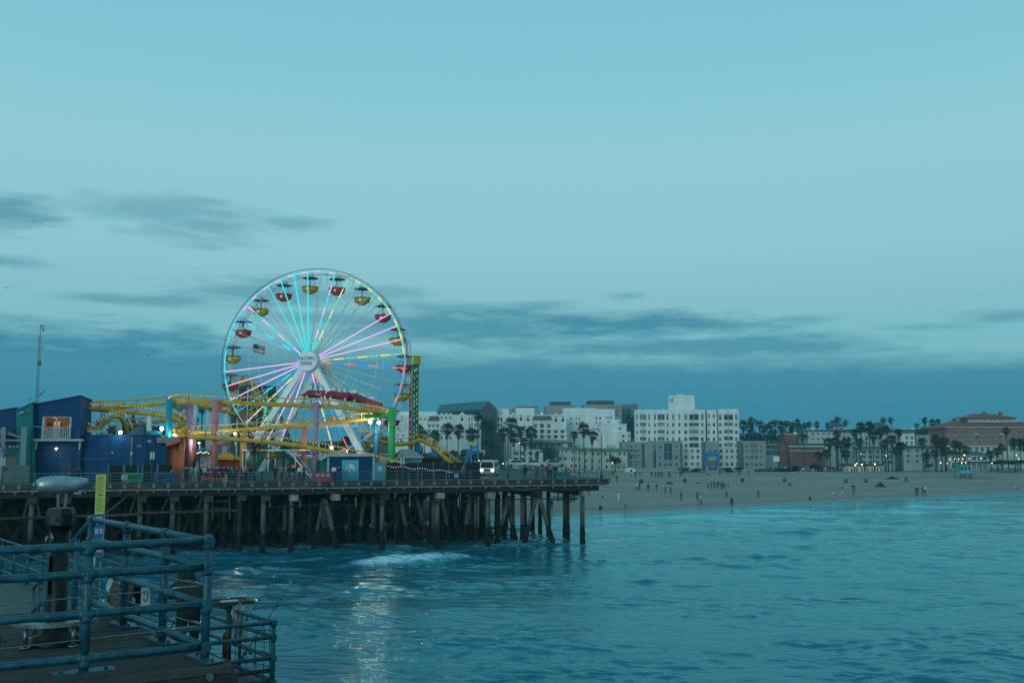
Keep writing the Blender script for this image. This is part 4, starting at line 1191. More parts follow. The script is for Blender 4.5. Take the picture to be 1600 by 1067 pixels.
# --- plastic barricades
def barricade(px, t, wd, mt, name, label, rz=0, board=None):
    r_ = thing(name, label, 'barricade', pd(px, t), PANG + rz, 'plastic crowd barricades')
    g = MB(); h = 1.0; f = .09
    g.b2(-wd / 2, -.04, .18, wd / 2, .04, .28); g.b2(-wd / 2 + .06, -.04, h - .12, wd / 2 - .06, .04, h)
    for x in (-wd / 2 + .0, wd / 2 - .12): g.b2(x, -.04, .16, x + .12, .04, h - .06)
    g.build('frame', mt, r_)
    n = int(wd / .17)
    for i in range(1, n):
        g = MB(); x = -wd / 2 + wd * i / n; g.b2(x - .025, -.025, .28, x + .025, .025, h - .12); g.build('slat', mt, r_)
    for x in (-wd / 2 + .3, wd / 2 - .3):
        g = MB(); g.b2(x - .06, -.3, 0, x + .06, .3, .17); g.build('foot', mt, r_)
    if board: g = MB(); g.b2(wd / 2 - .25, .05, .35, wd / 2 + .35, .07, .85); g.build('notice_board', M_TRIM, r_)
M_PGRN = mat('barricade_green', (.015, .33, .10), .5); M_PBLU = mat('barricade_blue', (.008, .09, .30), .5)
barricade(209, 1.4, 1.75, M_PGRN, 'barricade', 'green plastic barricade behind the pier railing with a white notice', board=True)
barricade(251, 1.6, 1.3, M_PBLU, 'barricade', 'wider blue plastic barricade behind the pier railing')
barricade(271, 1.8, .75, M_PBLU, 'barricade', 'narrow blue plastic barricade turned beside the orange kiosk', .5)
# --- street lamps with twin lanterns
M_LAMPP = mat('lamp_post_dark', (.03, .04, .042), .6); M_LANT = mat('lantern_glass', (.35, .36, .33), .4)
def street_lamp(px, t, ytop, label, sign=False, arm=None, grp='street lamps on the pier'):
    p = pd(px, t); top = pdy(px, ytop, t).z - DECK
    r_ = thing('street_lamp', label, 'street lamp', p, 0, grp)
    g = MB(); g.tube([(0, 0, 0), (0, 0, .5), (0, 0, .55), (0, 0, top - .6)], [.14, .14, .07, .05], 8); g.build('post', M_LAMPP, r_)
    if arm:
        pts = [(arm * .9 * (1 - math.cos(a)), 0, top - .6 + .6 * math.sin(a)) for a in [i * PI / 14 for i in range(11)]]
        g = MB(); g.tube(pts, .045, 6); g.build('arm', M_LAMPP, r_)
        q = pts[-1]; g = MB(); g.lathe([(0, .1), (.1, .08), (.2, -.08), (0, -.1)], 10, q); g.build('lantern', M_LANT, r_)
    else:
        g = MB(); g.tube([(-.32, 0, top - .55), (-.32, 0, top - .1), (0, 0, top), (.1, 0, top - .4)], .03, 6); g.build('arm', M_LAMPP, r_)
        g = MB(); g.lathe([(0, .06), (.2, 0), (.23, -.2), (.12, -.32), (0, -.34)], 12, (-.32, 0, top - .55)); g.build('lantern', M_LANT, r_)
        g = MB(); g.lathe([(0, .03), (.26, -.02), (.24, -.05), (0, 0)], 12, (-.32, 0, top - .5)); g.build('lantern_cap', M_LAMPP, r_)
    if sign:
        z = sign
        for x in (-.24, .03): g = MB(); g.b2(x, -.05, z, x + .2, -.02, z + .75); g.build('sign_panel', M_TRIM, r_)
    return r_
street_lamp(236.5, 1.2, 679, 'dark street lamp with white sign panels before the blue hall', 2.45)
street_lamp(3, 1.0, 690, 'dark street lamp with white panels near the frame edge', 1.9)
street_lamp(628.5, 1.2, 700, 'short dark lamp post with white sign panels near the green column', 1.8)
street_lamp(794, 6, 672, 'dark street lamp with curved arm beside the white shuttle', arm=-.9)
street_lamp(940, 2.2, 670, 'tall street lamp with curved arm near the pier corner', arm=-.9)
street_lamp(905, 14, 700, 'slim street lamp with curved arm behind the people at the pier corner', arm=.8)
# --- banner pole
p = pd(845, 9); r_ = thing('banner_pole', 'slim pole with a pale square banner on the pier', 'banner', p)
g = MB(); g.tube([(0, 0, 0), (0, 0, pdy(845, 690, 9).z - DECK)], .05, 6); g.build('pole', M_LAMPP, r_)
g = MB(); z0 = pdy(845, 724, 9).z - DECK; z1 = pdy(845, 707, 9).z - DECK; g.b2(-.25, -.06, z0, .28, -.02, z1); g.build('banner', M_TRIM, r_)
# --- ticket booth
r_ = proot_at('ticket_booth', 'blue ticket booth with white trim and a teal poster behind the railing', 'booth', 545, 3.4); B = PB(r_); T0 = 3.4
B.box('wall', M_BLDG, 513, 713, 583.5, 757, T0, T0 + .15)
B.slab('side_wall', M_TEALW, [(502, 716), (512.8, 713), (512.8, 757), (502, 757)], T0 + .3, T0 + 4)
B.slab('roof', M_TRIM, [(500, 716), (513, 709), (585.5, 709), (585.5, 713), (513.5, 713), (501, 719.5)], T0 - .25, T0 + 4.2)
for x in (511.5, 582.6): B.box('corner_trim', M_TRIM, x, 712, x + 2.2, 757, T0 - .06, T0 + .02)
m = bpy.data.materials.new('poster_print'); m.use_nodes = True; nt = m.node_tree; b = nt.nodes['Principled BSDF']
t = N(nt, 'ShaderNodeTexCoord'); mp = N(nt, 'ShaderNodeMapping'); nt.links.new(t.outputs['Generated'], mp.inputs[0]); mp.inputs['Scale'].default_value = (1, 1, 1)
sxy = N(nt, 'ShaderNodeSeparateXYZ'); nt.links.new(t.outputs['Generated'], sxy.inputs[0])
nn = noise(nt, mp.outputs[0], 7, 4, .6, .8)
dxx = mth(nt, 'SUBTRACT', sxy.outputs[0], .5); dzz = mth(nt, 'SUBTRACT', sxy.outputs[2], .6)
blob = mth(nt, 'SUBTRACT', .19, mth(nt, 'ADD', mth(nt, 'MULTIPLY', dxx, dxx), mth(nt, 'MULTIPLY', mth(nt, 'MULTIPLY', dzz, dzz), 2.6)))
blob = mth(nt, 'GREATER_THAN', mth(nt, 'ADD', blob, mth(nt, 'MULTIPLY', mth(nt, 'SUBTRACT', nn, .5), .6)), .12)
bgc = rampn(nt, sxy.outputs[2], [(0.0, (.01, .22, .30)), (1.0, (.08, .40, .46))])
logo = rampn(nt, nn, [(.42, (.40, .06, .05)), (.52, (.62, .60, .52))])
nt.links.new(mixc(nt, blob, bgc, logo), b.inputs['Base Color'])
B.box('poster', m, 534.5, 718.5, 560, 750.5, T0 - .05, T0 - .01)
r_ = proot_at('notice_stand', 'pale blue notice panel standing beside the ticket booth', 'panel', 593, 3.2); B = PB(r_)
B.box('board', mat('panel_teal', (.06, .25, .30), .6), 585.5, 723, 601, 750, 3.2, 3.3); B.box('print', M_TRIM, 590, 728, 597, 736, 3.17, 3.19)
for x in (586, 600): B.box('leg', M_DARKRING, x, 722.5, x + .9, 757, 3.22, 3.36)
# huts with gable roofs
def hut(name, label, x0, x1, yw, yr, t, wm_, rm_):
    r_ = proot_at(name, label, 'hut', (x0 + x1) / 2, t); B = PB(r_)
    B.box('wall', wm_, x0 + 2, yw, x1 - 2, 757, t, t + 4)
    a0, z0 = B.xz(x0, yw, t); a1, _ = B.xz(x1, yw, t); _, z1 = B.xz(x0, yr, t)
    g = MB(); g.slab([(a0, .4, z0 - .1), (a1, .4, z0 - .1), (a1 + .9, -2, z1), (a0 - .9, -2, z1)], (0, 0, .12)); g.slab([(a0, -4.4, z0 - .1), (a1, -4.4, z0 - .1), (a1 + .9, -2, z1), (a0 - .9, -2, z1)], (0, 0, .12)); g.build('roof', rm_, r_)
    B.box('fascia', M_TRIM, x0, yw - .6, x1, yw + 1.2, t - .42, t - .38, ref=t)
hut('game_hut', 'pale blue hut with grey shingle roof beside the green column', 620, 661, 714, 703.5, 12, mat('hut_blue', (.05, .23, .29), .7), mat('shingle_grey', (.16, .19, .20), .9))
hut('game_hut', 'small pale hut with brown roof behind the ticket booth', 579, 612, 709, 699, 16, M_TRIM, mat('shingle_brown', (.11, .085, .07), .9))
# dark hoarding towards the right
r_ = proot_at('hoarding', 'long black hoarding with posts behind the railing beside the shuttle', 'hoarding', 675, 4.2); B = PB(r_)
for i in range(6):
    x0 = 604 + i * 24.4; B.box('panel', mat('hoarding_black', (.014, .016, .017), .85), x0, 722.6 + (i % 2) * .4, x0 + 23.9, 755, 4.2, 4.26)
    B.box('post', M_DARKRING, x0 - .4, 721, x0 + .5, 757, 4.1, 4.2)
bl = MB()
for i in range(28):
    p = pdy(607 + i * 3.8, 728 + i * .33 + 1.2 * math.sin(i * .8), 4.05); bl.box(p, (.07, .07, .07))
bl.build('light_string', M_BULB, r_, world=True, kind='stuff')
r_ = proot_at('brown_stall', 'low brown stall under the yellow drop of the track', 'stall', 672, 20); B = PB(r_)
B.box('wall', mat('stall_brown', (.07, .045, .035), .9), 658, 716, 690, 757, 20, 23); B.box('awning', mat('stall_brown', (.07, .045, .035)), 656, 713, 692, 716.5, 19, 23.5)
B.box('blue_cover', C_BLUE, 674, 707, 683, 713, 20, 22)
# red kiosk with ochre roof
r_ = proot_at('red_kiosk', 'red kiosk with ochre tent roof behind the salmon column', 'kiosk', 357, 14); B = PB(r_)
B.box('wall', mat('kiosk_red', (.35, .03, .035), .6), 341, 717, 376, 757, 14, 18); B.slab('roof', C_OCH, [(336, 718), (342, 710), (356, 706), (378, 716), (378, 718.5)], 13.6, 18.4)
for x in (346, 358): B.box('panel', mat('kiosk_dark_red', (.18, .02, .025), .6), x, 722, x + 8, 736, 13.95, 13.99)
# colourful mural kiosk
r_ = proot_at('mural_kiosk', 'white kiosk with blue painted mural and bulbs behind the crowd', 'kiosk', 318, 10); B = PB(r_)
m = bpy.data.materials.new('mural_print'); m.use_nodes = True; nt = m.node_tree; b = nt.nodes['Principled BSDF']; t = N(nt, 'ShaderNodeTexCoord'); nn = noise(nt, t.outputs['Object'], 1.1, 2, .4, 1.5)
nt.links.new(rampn(nt, nn, [(.36, (.02, .17, .30)), (.46, (.5, .52, .5)), (.56, (.06, .3, .36)), (.64, (.45, .12, .06))]), b.inputs['Base Color'])
B.box('wall', m, 307, 709, 329, 757, 10, 12); B.slab('roof', M_BLDG2, [(305, 709), (311, 697), (331, 706), (331, 709)], 9.7, 12.4)
bl = MB()
for i in range(7): bl.ball(pdy(308 + i * 3, 708 - (i % 3), 9.6), .07, 6, 4)
bl.build('bulbs', led('warm', (1, .75, .4), 2.0), r_, world=True, kind='stuff')
# --- shuttle van with lit headlights
vp = pd(761, 14); r_ = thing('shuttle_van', 'white shuttle van with lit headlights driving along the pier', 'van', vp, R(-8))
mw = mat('van_white', (.42, .44, .45), .35, var=.05); L = 4.2
g = MB(); g.slab([(-.95, 0, .35), (.95, 0, .35), (.97, 0, 1.05), (.82, 0, 1.95), (.72, 0, 2.06), (-.72, 0, 2.06), (-.82, 0, 1.95), (-.97, 0, 1.05)], (0, L, 0)); g.build('body', mw, r_)
g = MB(); g.slab([(-.80, -.02, 1.12), (.80, -.02, 1.12), (.70, -.015, 1.88), (-.70, -.015, 1.88)], (0, .03, 0)); g.build('windscreen', M_GLASSD, r_)
g = MB(); g.b2(-.98, -.12, .30, .98, .0, .55); g.build('bumper', mat('van_grey', (.2, .21, .21), .5), r_)
g = MB(); g.b2(-.45, -.03, .68, .45, 0, .92); g.build('grille', M_BLACK, r_)
for sg in (-1, 1):
    g = MB(); g.tube([(sg * .68, -.06, .80), (sg * .68, .02, .80)], .15, 14); g.build('headlight', mat('headlight_lit', (.9, .9, .9), .3, emit=(1, .95, .8), es=14), r_)
    g = MB(); g.box((sg * 1.08, .35, 1.35), (.18, .12, .3)); g.build('mirror', M_BLACK, r_)
    for yy in (.7, 3.3):
        g = MB(); g.tube([(sg * .98, yy, .33), (sg * .76, yy, .33)], .33, 16); w2 = g.build('wheel', M_BLACK, r_); g = MB(); g.tube([(sg * .99, yy, .33), (sg * .95, yy, .33)], .18, 12); g.build('rim', M_TRIM, w2)
    g = MB(); g.b2(sg * .90, .7, 1.2, sg * .93, 3.6, 1.8); g.build('side_window', M_GLASSD, r_)
lamp_light('headlamp_glow', root_matrix(r_) @ Vector((0, -.5, .8)), 25, (1, .95, .8), .2, r_, spot=((-.05, -1, -.08), 80))
# --- bins, barriers, hydrants, benches
for i, px in enumerate((405.5, 412, 419.5)):
    r_ = thing('wheeled_bin', ['grey blue wheeled bin standing nearest the red kiosk', 'grey blue wheeled bin in the middle of the three', 'grey blue wheeled bin nearest the ferris wheel platform'][i], 'bin', pd(px, 1.6), PANG, 'three wheeled bins by the railing')
    mb_ = mat('bin_blue', (.055, .10, .12), .6)
    g = MB(); g._add([(-.28, -.3, .08), (.28, -.3, .08), (.28, .3, .08), (-.28, .3, .08), (-.34, -.36, 1.05), (.34, -.36, 1.05), (.34, .36, 1.05), (-.34, .36, 1.05)], [(3, 2, 1, 0), (4, 5, 6, 7), (0, 1, 5, 4), (1, 2, 6, 5), (2, 3, 7, 6), (3, 0, 4, 7)]); g.build('body', mb_, r_)
    g = MB(); g.slab([(-.37, -.4, 1.05), (.37, -.4, 1.05), (.37, .4, 1.05), (-.37, .4, 1.05)], (0, 0, .09)); g.build('lid', mb_, r_)
    for sg in (-1, 1): g = MB(); g.tube([(sg * .25, -.3, .1), (sg * .33, -.3, .1)], .1, 10); g.build('wheel', M_BLACK, r_)
M_BARR = mat('barrier_red', (.42, .03, .05), .5)
for i, px in enumerate((496, 504, 512)):
    r_ = thing('water_barrier', ['red plastic barrier touching the mauve column', 'red plastic barrier in the middle of the row', 'red plastic barrier beside the ticket booth'][i], 'barrier', pd(px, 1.3), PANG, 'red barriers before the ticket booth')
    g = MB(); g.slab([(-.32, .22, 0), (-.32, .18, .3), (-.32, .07, .45), (-.32, .06, .95), (-.32, -.06, .95), (-.32, -.07, .45), (-.32, -.18, .3), (-.32, -.22, 0)], (.64, 0, 0)); g.build('body', M_BARR, r_)
    g = MB(); g.b2(-.2, .065, .55, .2, .075, .8); g.build('sticker', M_TRIM, r_)
for i, (px, lab) in enumerate(((328.5, 'red newspaper box behind the railing by the crowd'), (322, 'red newspaper box half hidden behind people by the crowd'))):
    r_ = thing('news_box', lab, 'news box', pd(px, 1.5), PANG, 'red boxes by the railing'); g = MB(); g.b2(-.24, -.2, .25, .24, .2, 1.05); g.slab([(-.24, .2, 1.05), (.24, .2, 1.05), (.24, -.2, 1.2), (-.24, -.2, 1.2)], (0, 0, .02)); g.build('body', M_BARR, r_)
    g = MB(); g.b2(-.18, .2, .6, .18, .215, .95); g.build('window', M_GLASSD, r_); g = MB(); g.b2(-.15, -.15, 0, .15, .15, .25); g.build('pedestal', M_BLACK, r_)
r_ = thing('fire_hydrant', 'yellow fire hydrant standing behind the pier railing', 'hydrant', pd(353, 1.0)); g = MB(); g.lathe([(.16, 0), (.16, .06), (.11, .08), (.11, .55), (.14, .58), (.12, .68), (.04, .78), (0, .78)], 12); g.build('barrel', M_TYEL, r_)
g = MB(); g.tube([(-.22, 0, .45), (.22, 0, .45)], .06, 8); g.tube([(0, 0, .42), (0, -.2, .42)], .07, 8); g.build('outlet', M_TYEL, r_)
r_ = thing('yellow_bench', 'low yellow bench between the red box and the hydrant', 'bench', pd(340.5, 1.0), PANG); g = MB(); g.b2(-.6, -.22, .38, .6, .22, .44); g.build('seat', C_OCH, r_)
for x in (-.5, .5): g = MB(); g.b2(x - .04, -.2, 0, x + .04, .2, .38); g.build('leg', C_OCH, r_)
r_ = thing('equipment_box', 'teal covered equipment box by the people near the pier corner', 'box', pd(877, 1.8), PANG); mt_ = mat('cover_teal', (.02, .17, .21), .7)
g = MB(); g.slab([(-.85, -.5, 0), (.85, -.5, 0), (.82, -.5, .72), (.3, -.5, .86), (-.82, -.5, .8)], (0, 1.0, 0)); g.build('body', mt_, r_); g = MB(); g.b2(-.88, -.53, .55, .88, .53, .6); g.build('strap', M_BLACK, r_)
# parked cars / vans far back on the pier road
def car(name, label, loc, rz, mt, grp=None):
    r_ = thing(name, label, 'car', loc, rz, grp)
    g = MB(); g.slab([(-2.15, -.85, .3), (2.15, -.85, .3), (2.2, -.85, .62), (2.05, -.85, .85), (1.1, -.85, .95), (.45, -.85, 1.42), (-1.1, -.85, 1.46), (-1.8, -.85, .98), (-2.2, -.85, .9)], (0, 1.7, 0)); g.build('body', mt, r_)
    g = MB(); g.slab([(-1.55, -.865, .98), (.95, -.865, .97), (.40, -.865, 1.36), (-1.05, -.865, 1.40)], (0, 1.73, 0)); g.build('window', M_GLASSD, r_)
    for x in (-1.35, 1.35):
        for sg in (-1, 1): g = MB(); g.tube([(x, sg * .87, .32), (x, sg * .65, .32)], .32, 12); g.build('wheel', M_BLACK, r_)
    for sg in (-1, 1): g = MB(); g.box((2.13, sg * .6, .7), (.12, .3, .14)); g.build('headlight', M_TRIM, r_)
    return r_
CARC = [mat('car_white', (.55, .56, .57), .3), mat('car_grey', (.14, .15, .16), .3), mat('car_blue', (.03, .08, .14), .3), mat('car_black', (.015, .016, .018), .25), mat('car_silver', (.34, .36, .37), .3)]
for i, (px, t, c, rz) in enumerate(((808, 70, 0, .2), (822, 72, 1, .25), (835, 70, 0, .2), (851, 73, 2, .2), (866, 71, 4, .2))):
    p = pd(px, t); car('parked_car', ['white', 'grey', 'pale', 'blue', 'silver'][i] + ' parked car behind the railing, ' + ORD[i] + ' in line from the shuttle van', p, rz, CARC[c], 'cars parked on the pier road')

# --- floodlights of the park: lit lamps on the columns and between the rides
def park_lamp(px, py, t, energy, label, r=.16, col=(1, .92, .70)):
    p = pdy(px, py, t); o = thing('park_floodlight', label, 'lamp', (p.x, p.y, DECK), 0, 'lit floodlights between the rides'); h = p.z - DECK
    g = MB(); g.tube([(0, .25, 0), (0, .25, h + .1)], .06, 6); g.tube([(0, .25, h), (0, .05, h)], .04, 6); g.build('post', M_LAMPP, o)
    g = MB(); g.ball((0, 0, h), r, 12, 8); g.build('globe', M_LAMPW, o)
    lamp_light('floodlight_light', p - Vector((0, r + .12, 0)), energy, col, r, o)
park_lamp(578.5, 659, 11.5, 260, 'lit floodlight on the hub side of the blue column', .20)
park_lamp(592, 660, 11.5, 260, 'lit floodlight on the green column side of the blue column', .20)
park_lamp(367, 677, 9.0, 330, 'lit floodlight between the salmon and ochre columns', .15)
park_lamp(518, 699, 9.5, 200, 'lit floodlight low behind the ticket booth', .15)
park_lamp(272, 679.5, 7.2, 70, 'lit floodlight where the lower track bends by the teal column', .10)
park_lamp(311, 692, 9.5, 110, 'small lit lamp above the mural kiosk', .09)
# ================================================================== sea front buildings
G_DARK = mat('pane_dark', (.032, .046, .050), .12, var=.1, spec=.5); G_TEAL = mat('pane_teal', (.035, .085, .10), .12, var=.1, spec=.6); G_PALE = mat('pane_curtain', (.14, .17, .17), .3, var=.15)
G_WARM = mat('pane_lit', (.3, .2, .1), .5, emit=(1, .50, .26), es=.16); G_PINK = mat('pane_pinkish', (.24, .13, .11), .4)
GL = [G_DARK, G_DARK, G_TEAL, G_TEAL, G_TEAL, G_PALE, G_PALE]
M_FRAME = mat('window_frame', (.36, .38, .38), .6)
WHITE = mat('white_render', (.66, .66, .64), .85, var=.09, scale=.22, stretch=(1, 1, .45)); GREYR = mat('grey_render', (.24, .27, .27), .85, var=.07, scale=.3); CREAM = mat('cream_render', (.46, .45, .40), .85, var=.08, scale=.3)
BRICK = mat('far_brick', (.20, .085, .065), .9, var=.15, scale=.8); BRICK2 = mat('pale_brick', (.29, .165, .135), .9, var=.12, scale=.8); SLATE = mat('slate_roof', (.045, .085, .11), .7, var=.15); GREENR = mat('green_roof', (.085, .20, .17), .7, var=.12)
TERRA = mat('terracotta_roof', (.25, .075, .062), .85, var=.15, scale=.6); BEIGE = mat('beige_render', (.28, .27, .245), .85, var=.08); DKGREY = mat('dark_plant_room', (.06, .075, .085), .8)
wrnd = random.Random(21)
WCACHE = {}
def win_mesh(w_, h, gl, fr=.07, mull=True, frm=None):
    bl_ = wrnd.choice((0, 0, 0, .3, .55, .8))
    k = (round(w_, 1), round(h, 1), gl.name, mull, (frm or M_FRAME).name, bl_)
    if k not in WCACHE:
        g = MB(); w2, h2 = k[0] / 2, k[1] / 2
        g.poly([(-w2, 0, -h2), (w2, 0, -h2), (w2, 0, h2), (-w2, 0, h2)])
        g.cur = 2
        if bl_: g.poly([(-w2, -.02, h2 - bl_ * k[1]), (w2, -.02, h2 - bl_ * k[1]), (w2, -.02, h2), (-w2, -.02, h2)])
        g.cur = 1
        g.b2(-w2, -.05, h2 - fr, w2, .0, h2); g.b2(-w2, -.09, -h2, w2, .0, -h2 + fr)
        if mull and w_ > .9: g.b2(-fr / 2, -.05, -h2 + fr, fr / 2, 0, h2 - fr)
        if h > 2.2: g.b2(-w2, -.045, -.04, w2, 0, .04)
        WCACHE[k] = g.mesh('window', [gl, frm or M_FRAME, G_PALE])
    return WCACHE[k]
class Fac:
    """a building whose front is the vertical plane through (px, Y) turned by ang; photo pixels are read on that plane"""
    def __init__(s, name, label, px, Y, ang=0.0, base=None, cat='building', group=None, root=None, back=0.0):
        if root is None:
            p = at(px, 700, Y); zb = gz(p.x, p.y) - .1 if base is None else base
            s.root = thing(name, label, cat, (p.x, p.y, zb), ang, group)
        else:
            s.root = root
        s.M = root_matrix(s.root); s.inv = s.M.inverted(); s.back = back
    def uv(s, px, py, y=0.0):
        """local (x, z) of the pixel on the local plane y = const"""
        u = (px - 800) / F; v = (533.5 - py) / F
        d = s.inv.to_3x3() @ Vector((u, CT - v * ST, ST + v * CT)); o = s.inv @ Vector((0, 0, CZ))
        t = (y - o.y) / d.y; q = o + d * t
        return q.x, q.z
    def wall(s, mt, x0, yt, x1, yb, wins=(), y=0.0, depth=10.0, reveal=.3, gl=None, name='wall', ground=False, frm=None, mull=True, lit=0.0):
        ax, zt = s.uv(x0, yt, y); bx, zb = s.uv(x1, yb, y)
        if ground: zb = -1.0
        W = []
        for (a, b_, c, d_) in wins:
            p0, q1 = s.uv(a, b_, y); p1, q0 = s.uv(c, d_, y)
            W.append((max(p0, ax + .02), max(q0, zb + .02), min(p1, bx - .02), min(q1, zt - .02)))
        us = sorted(set([ax, bx] + [round(w_[0], 4) for w_ in W] + [round(w_[2], 4) for w_ in W])); vs = sorted(set([zb, zt] + [round(w_[1], 4) for w_ in W] + [round(w_[3], 4) for w_ in W]))
        W = [tuple(round(k, 4) for k in w_) for w_ in W]
        hole = np.zeros((len(us) - 1, len(vs) - 1), bool)
        ui = {k: i for i, k in enumerate(us)}; vi = {k: i for i, k in enumerate(vs)}
        for w_ in W: hole[ui[w_[0]]:ui[w_[2]], vi[w_[1]]:vi[w_[3]]] = True
        g = MB()
        # merge free cells along each row
        for j in range(len(vs) - 1):
            i = 0
            while i < len(us) - 1:
                if hole[i, j]: i += 1; continue
                k = i
                while k < len(us) - 1 and not hole[k, j]: k += 1
                g.poly([(us[i], y, vs[j]), (us[k], y, vs[j]), (us[k], y, vs[j + 1]), (us[i], y, vs[j + 1])]); i = k
        r = reveal
        for a, b_, c, d_ in W:
            g.poly([(a, y, b_), (a, y, d_), (a, y + r, d_), (a, y + r, b_)]); g.poly([(c, y, b_), (c, y + r, b_), (c, y + r, d_), (c, y, d_)])
            g.poly([(a, y, d_), (c, y, d_), (c, y + r, d_), (a, y + r, d_)]); g.poly([(a, y, b_), (a, y + r, b_), (c, y + r, b_), (c, y, b_)])
        yb_ = y + depth
        g.poly([(ax, y, zb), (ax, y, zt), (ax, yb_, zt), (ax, yb_, zb)]); g.poly([(bx, y, zb), (bx, yb_, zb), (bx, yb_, zt), (bx, y, zt)])
        g.poly([(ax, y, zt), (bx, y, zt), (bx, yb_, zt), (ax, yb_, zt)]); g.poly([(ax, yb_, zb), (ax, yb_, zt), (bx, yb_, zt), (bx, yb_, zb)])
        o = g.build(name, mt, s.root)
        for a, b_, c, d_ in W:
            gm = gl if gl is not None else (G_WARM if wrnd.random() < lit else wrnd.choice(GL))
            if isinstance(gm, list): gm = wrnd.choice(gm)
            me = win_mesh(c - a, d_ - b_, gm, mull=mull, frm=frm)
            k = (round(c - a, 1), round(d_ - b_, 1))
            inst('window', me, s.root, ((a + c) / 2, y + r - .02, (b_ + d_) / 2), 0, ((c - a + .02) / max(k[0], .1), 1, (d_ - b_ + .02) / max(k[1], .1)))
        return o
    def box(s, name, mt, x0, yt, x1, yb, y0=0.0, y1=1.0, parent=None, ref=None):
        rr_ = y0 if ref is None else ref
        a, zt = s.uv(x0, yt, rr_); b_, zb = s.uv(x1, yb, rr_); g = MB(); g.b2(a, y0, zb, b_, y1, zt); return g.build(name, mt, parent or s.root)
    def slab(s, name, mt, pts, y0, y1, parent=None):
        g = MB(); g.slab([(s.uv(a, b_, y0)[0], y0, s.uv(a, b_, y0)[1]) for a, b_ in pts], (0, y1 - y0, 0)); return g.build(name, mt, parent or s.root)
    def hip(s, name, mt, x0, ye, x1, yr, inset, y0, y1):
        """hipped roof: eaves x0..x1 at row ye, ridge at row yr"""
        a, ze = s.uv(x0, ye, y0); b_, _ = s.uv(x1, ye, y0); _, zr = s.uv(x0, yr, y0); i0, _ = s.uv(x0 + inset, ye, y0); i1, _ = s.uv(x1 - inset, ye, y0); ym = (y0 + y1) / 2
        g = MB(); v = [(a, y0, ze), (b_, y0, ze), (b_, y1, ze), (a, y1, ze), (i0, ym, zr), (i1, ym, zr)]
        g._add(v, [(0, 1, 5, 4), (1, 2, 5), (2, 3, 4, 5), (3, 0, 4), (0, 3, 2, 1)]); return g.build(name, mt, s.root)
def wg(cols, rows, w_, h):
    return [(c - w_ / 2, r - h / 2, c + w_ / 2, r + h / 2) for r in rows for c in cols]
# ---- tall white hotel
H = Fac('tall_hotel', 'tall white eight storey hotel with a rooftop block on the beach front', 1049, 366, R(-6))
rows = [663.5, 675, 686, 695.6, 704.6, 714, 725]
W = [(c - w_ / 2, 647, c + w_ / 2, 656) for c, w_ in ((995.6, 3), (1005, 10), (1014.4, 3), (1023.4, 3), (1033, 11), (1043, 3), (1052, 3.6), (1061.5, 3), (1071.4, 5), (1084.4, 15), (1097.4, 4.5))]
W += [(c - w_ / 2, r - 2.9, c + w_ / 2, r + 2.9) for r in rows[:3] for c, w_ in ((995.6, 3), (1014.4, 3), (1023.4, 3), (1043, 3), (1052, 3.4), (1061.5, 3.4), (1071.4, 4.4), (1097.4, 4.2))]
W += [(c - w_ / 2, r - 3.6, c + w_ / 2, r + 3.6) for r in rows[:3] for c, w_ in ((1005, 10), (1033, 11), (1084.4, 15))] + [(1077, 692, 1092, 699)]
W += wg((1072, 1097.4), rows[3:4], 4.4, 5.4) + wg((1072, 1082, 1090.5, 1099), rows[4:], 4.6, 5.4)
H.wall(WHITE, 992, 640, 1104, 738, W, 0, 22, reveal=.4, ground=True, lit=.012)
W = wg((1107.4, 1115.5), [650, 663.5, 675, 686], 3.6, 5.4)
H2 = Fac('', '', 1049, 366, root=H.root)
H.wall(WHITE, 1104.2, 640.4, 1122, 738, W, 2.2, 20, ground=True, reveal=.4)
W = [(1123.2, 647, 1127.6, 656), (1131, 647, 1145.5, 656), (1148.5, 647, 1152.7, 656)] + wg((1125.5, 1150.6), [663.5, 675, 686, 695.6], 4.4, 5.4) + [(1131, r - 3.7, 1145.5, r + 3.7) for r in (663, 674.5, 685.5, 695.6)] + wg((1126.8, 1136, 1143.7, 1152.3), rows[4:], 4.6, 5.4)
H.wall(WHITE, 1122.2, 639, 1156.5, 738, W, -.6, 23, ground=True, reveal=.4, lit=.02)
H.wall(WHITE, 1045, 617.5, 1085.5, 640, [(1047.3, 622, 1048.8, 629), (1050, 622, 1051.6, 629)], 5, 12)
H.box('roof_step', WHITE, 1057, 616, 1070, 618, 5.5, 10)
for c, w_ in ((1005, 10), (1033, 11), (1084.4, 15)):
    for r in rows[:3]: H.box('balcony', WHITE, c - w_ / 2, r + 2.0, c + w_ / 2, r + 3.8, -.35, -.05)
for r in (663, 674.5, 685.5, 695.6): H.box('balcony', WHITE, 1131, r + 2.0, 1145.5, r + 3.8, -.95, -.65)
for c in (1005, 1033, 1084, 1138): H.box('mullion_mast', M_FRAME, c - .25, 641, c + .25, 700, -.5, -.36) if c < 1100 else H.box('mullion_mast', M_FRAME, c - .25, 641, c + .25, 700, -1.1, -.96)
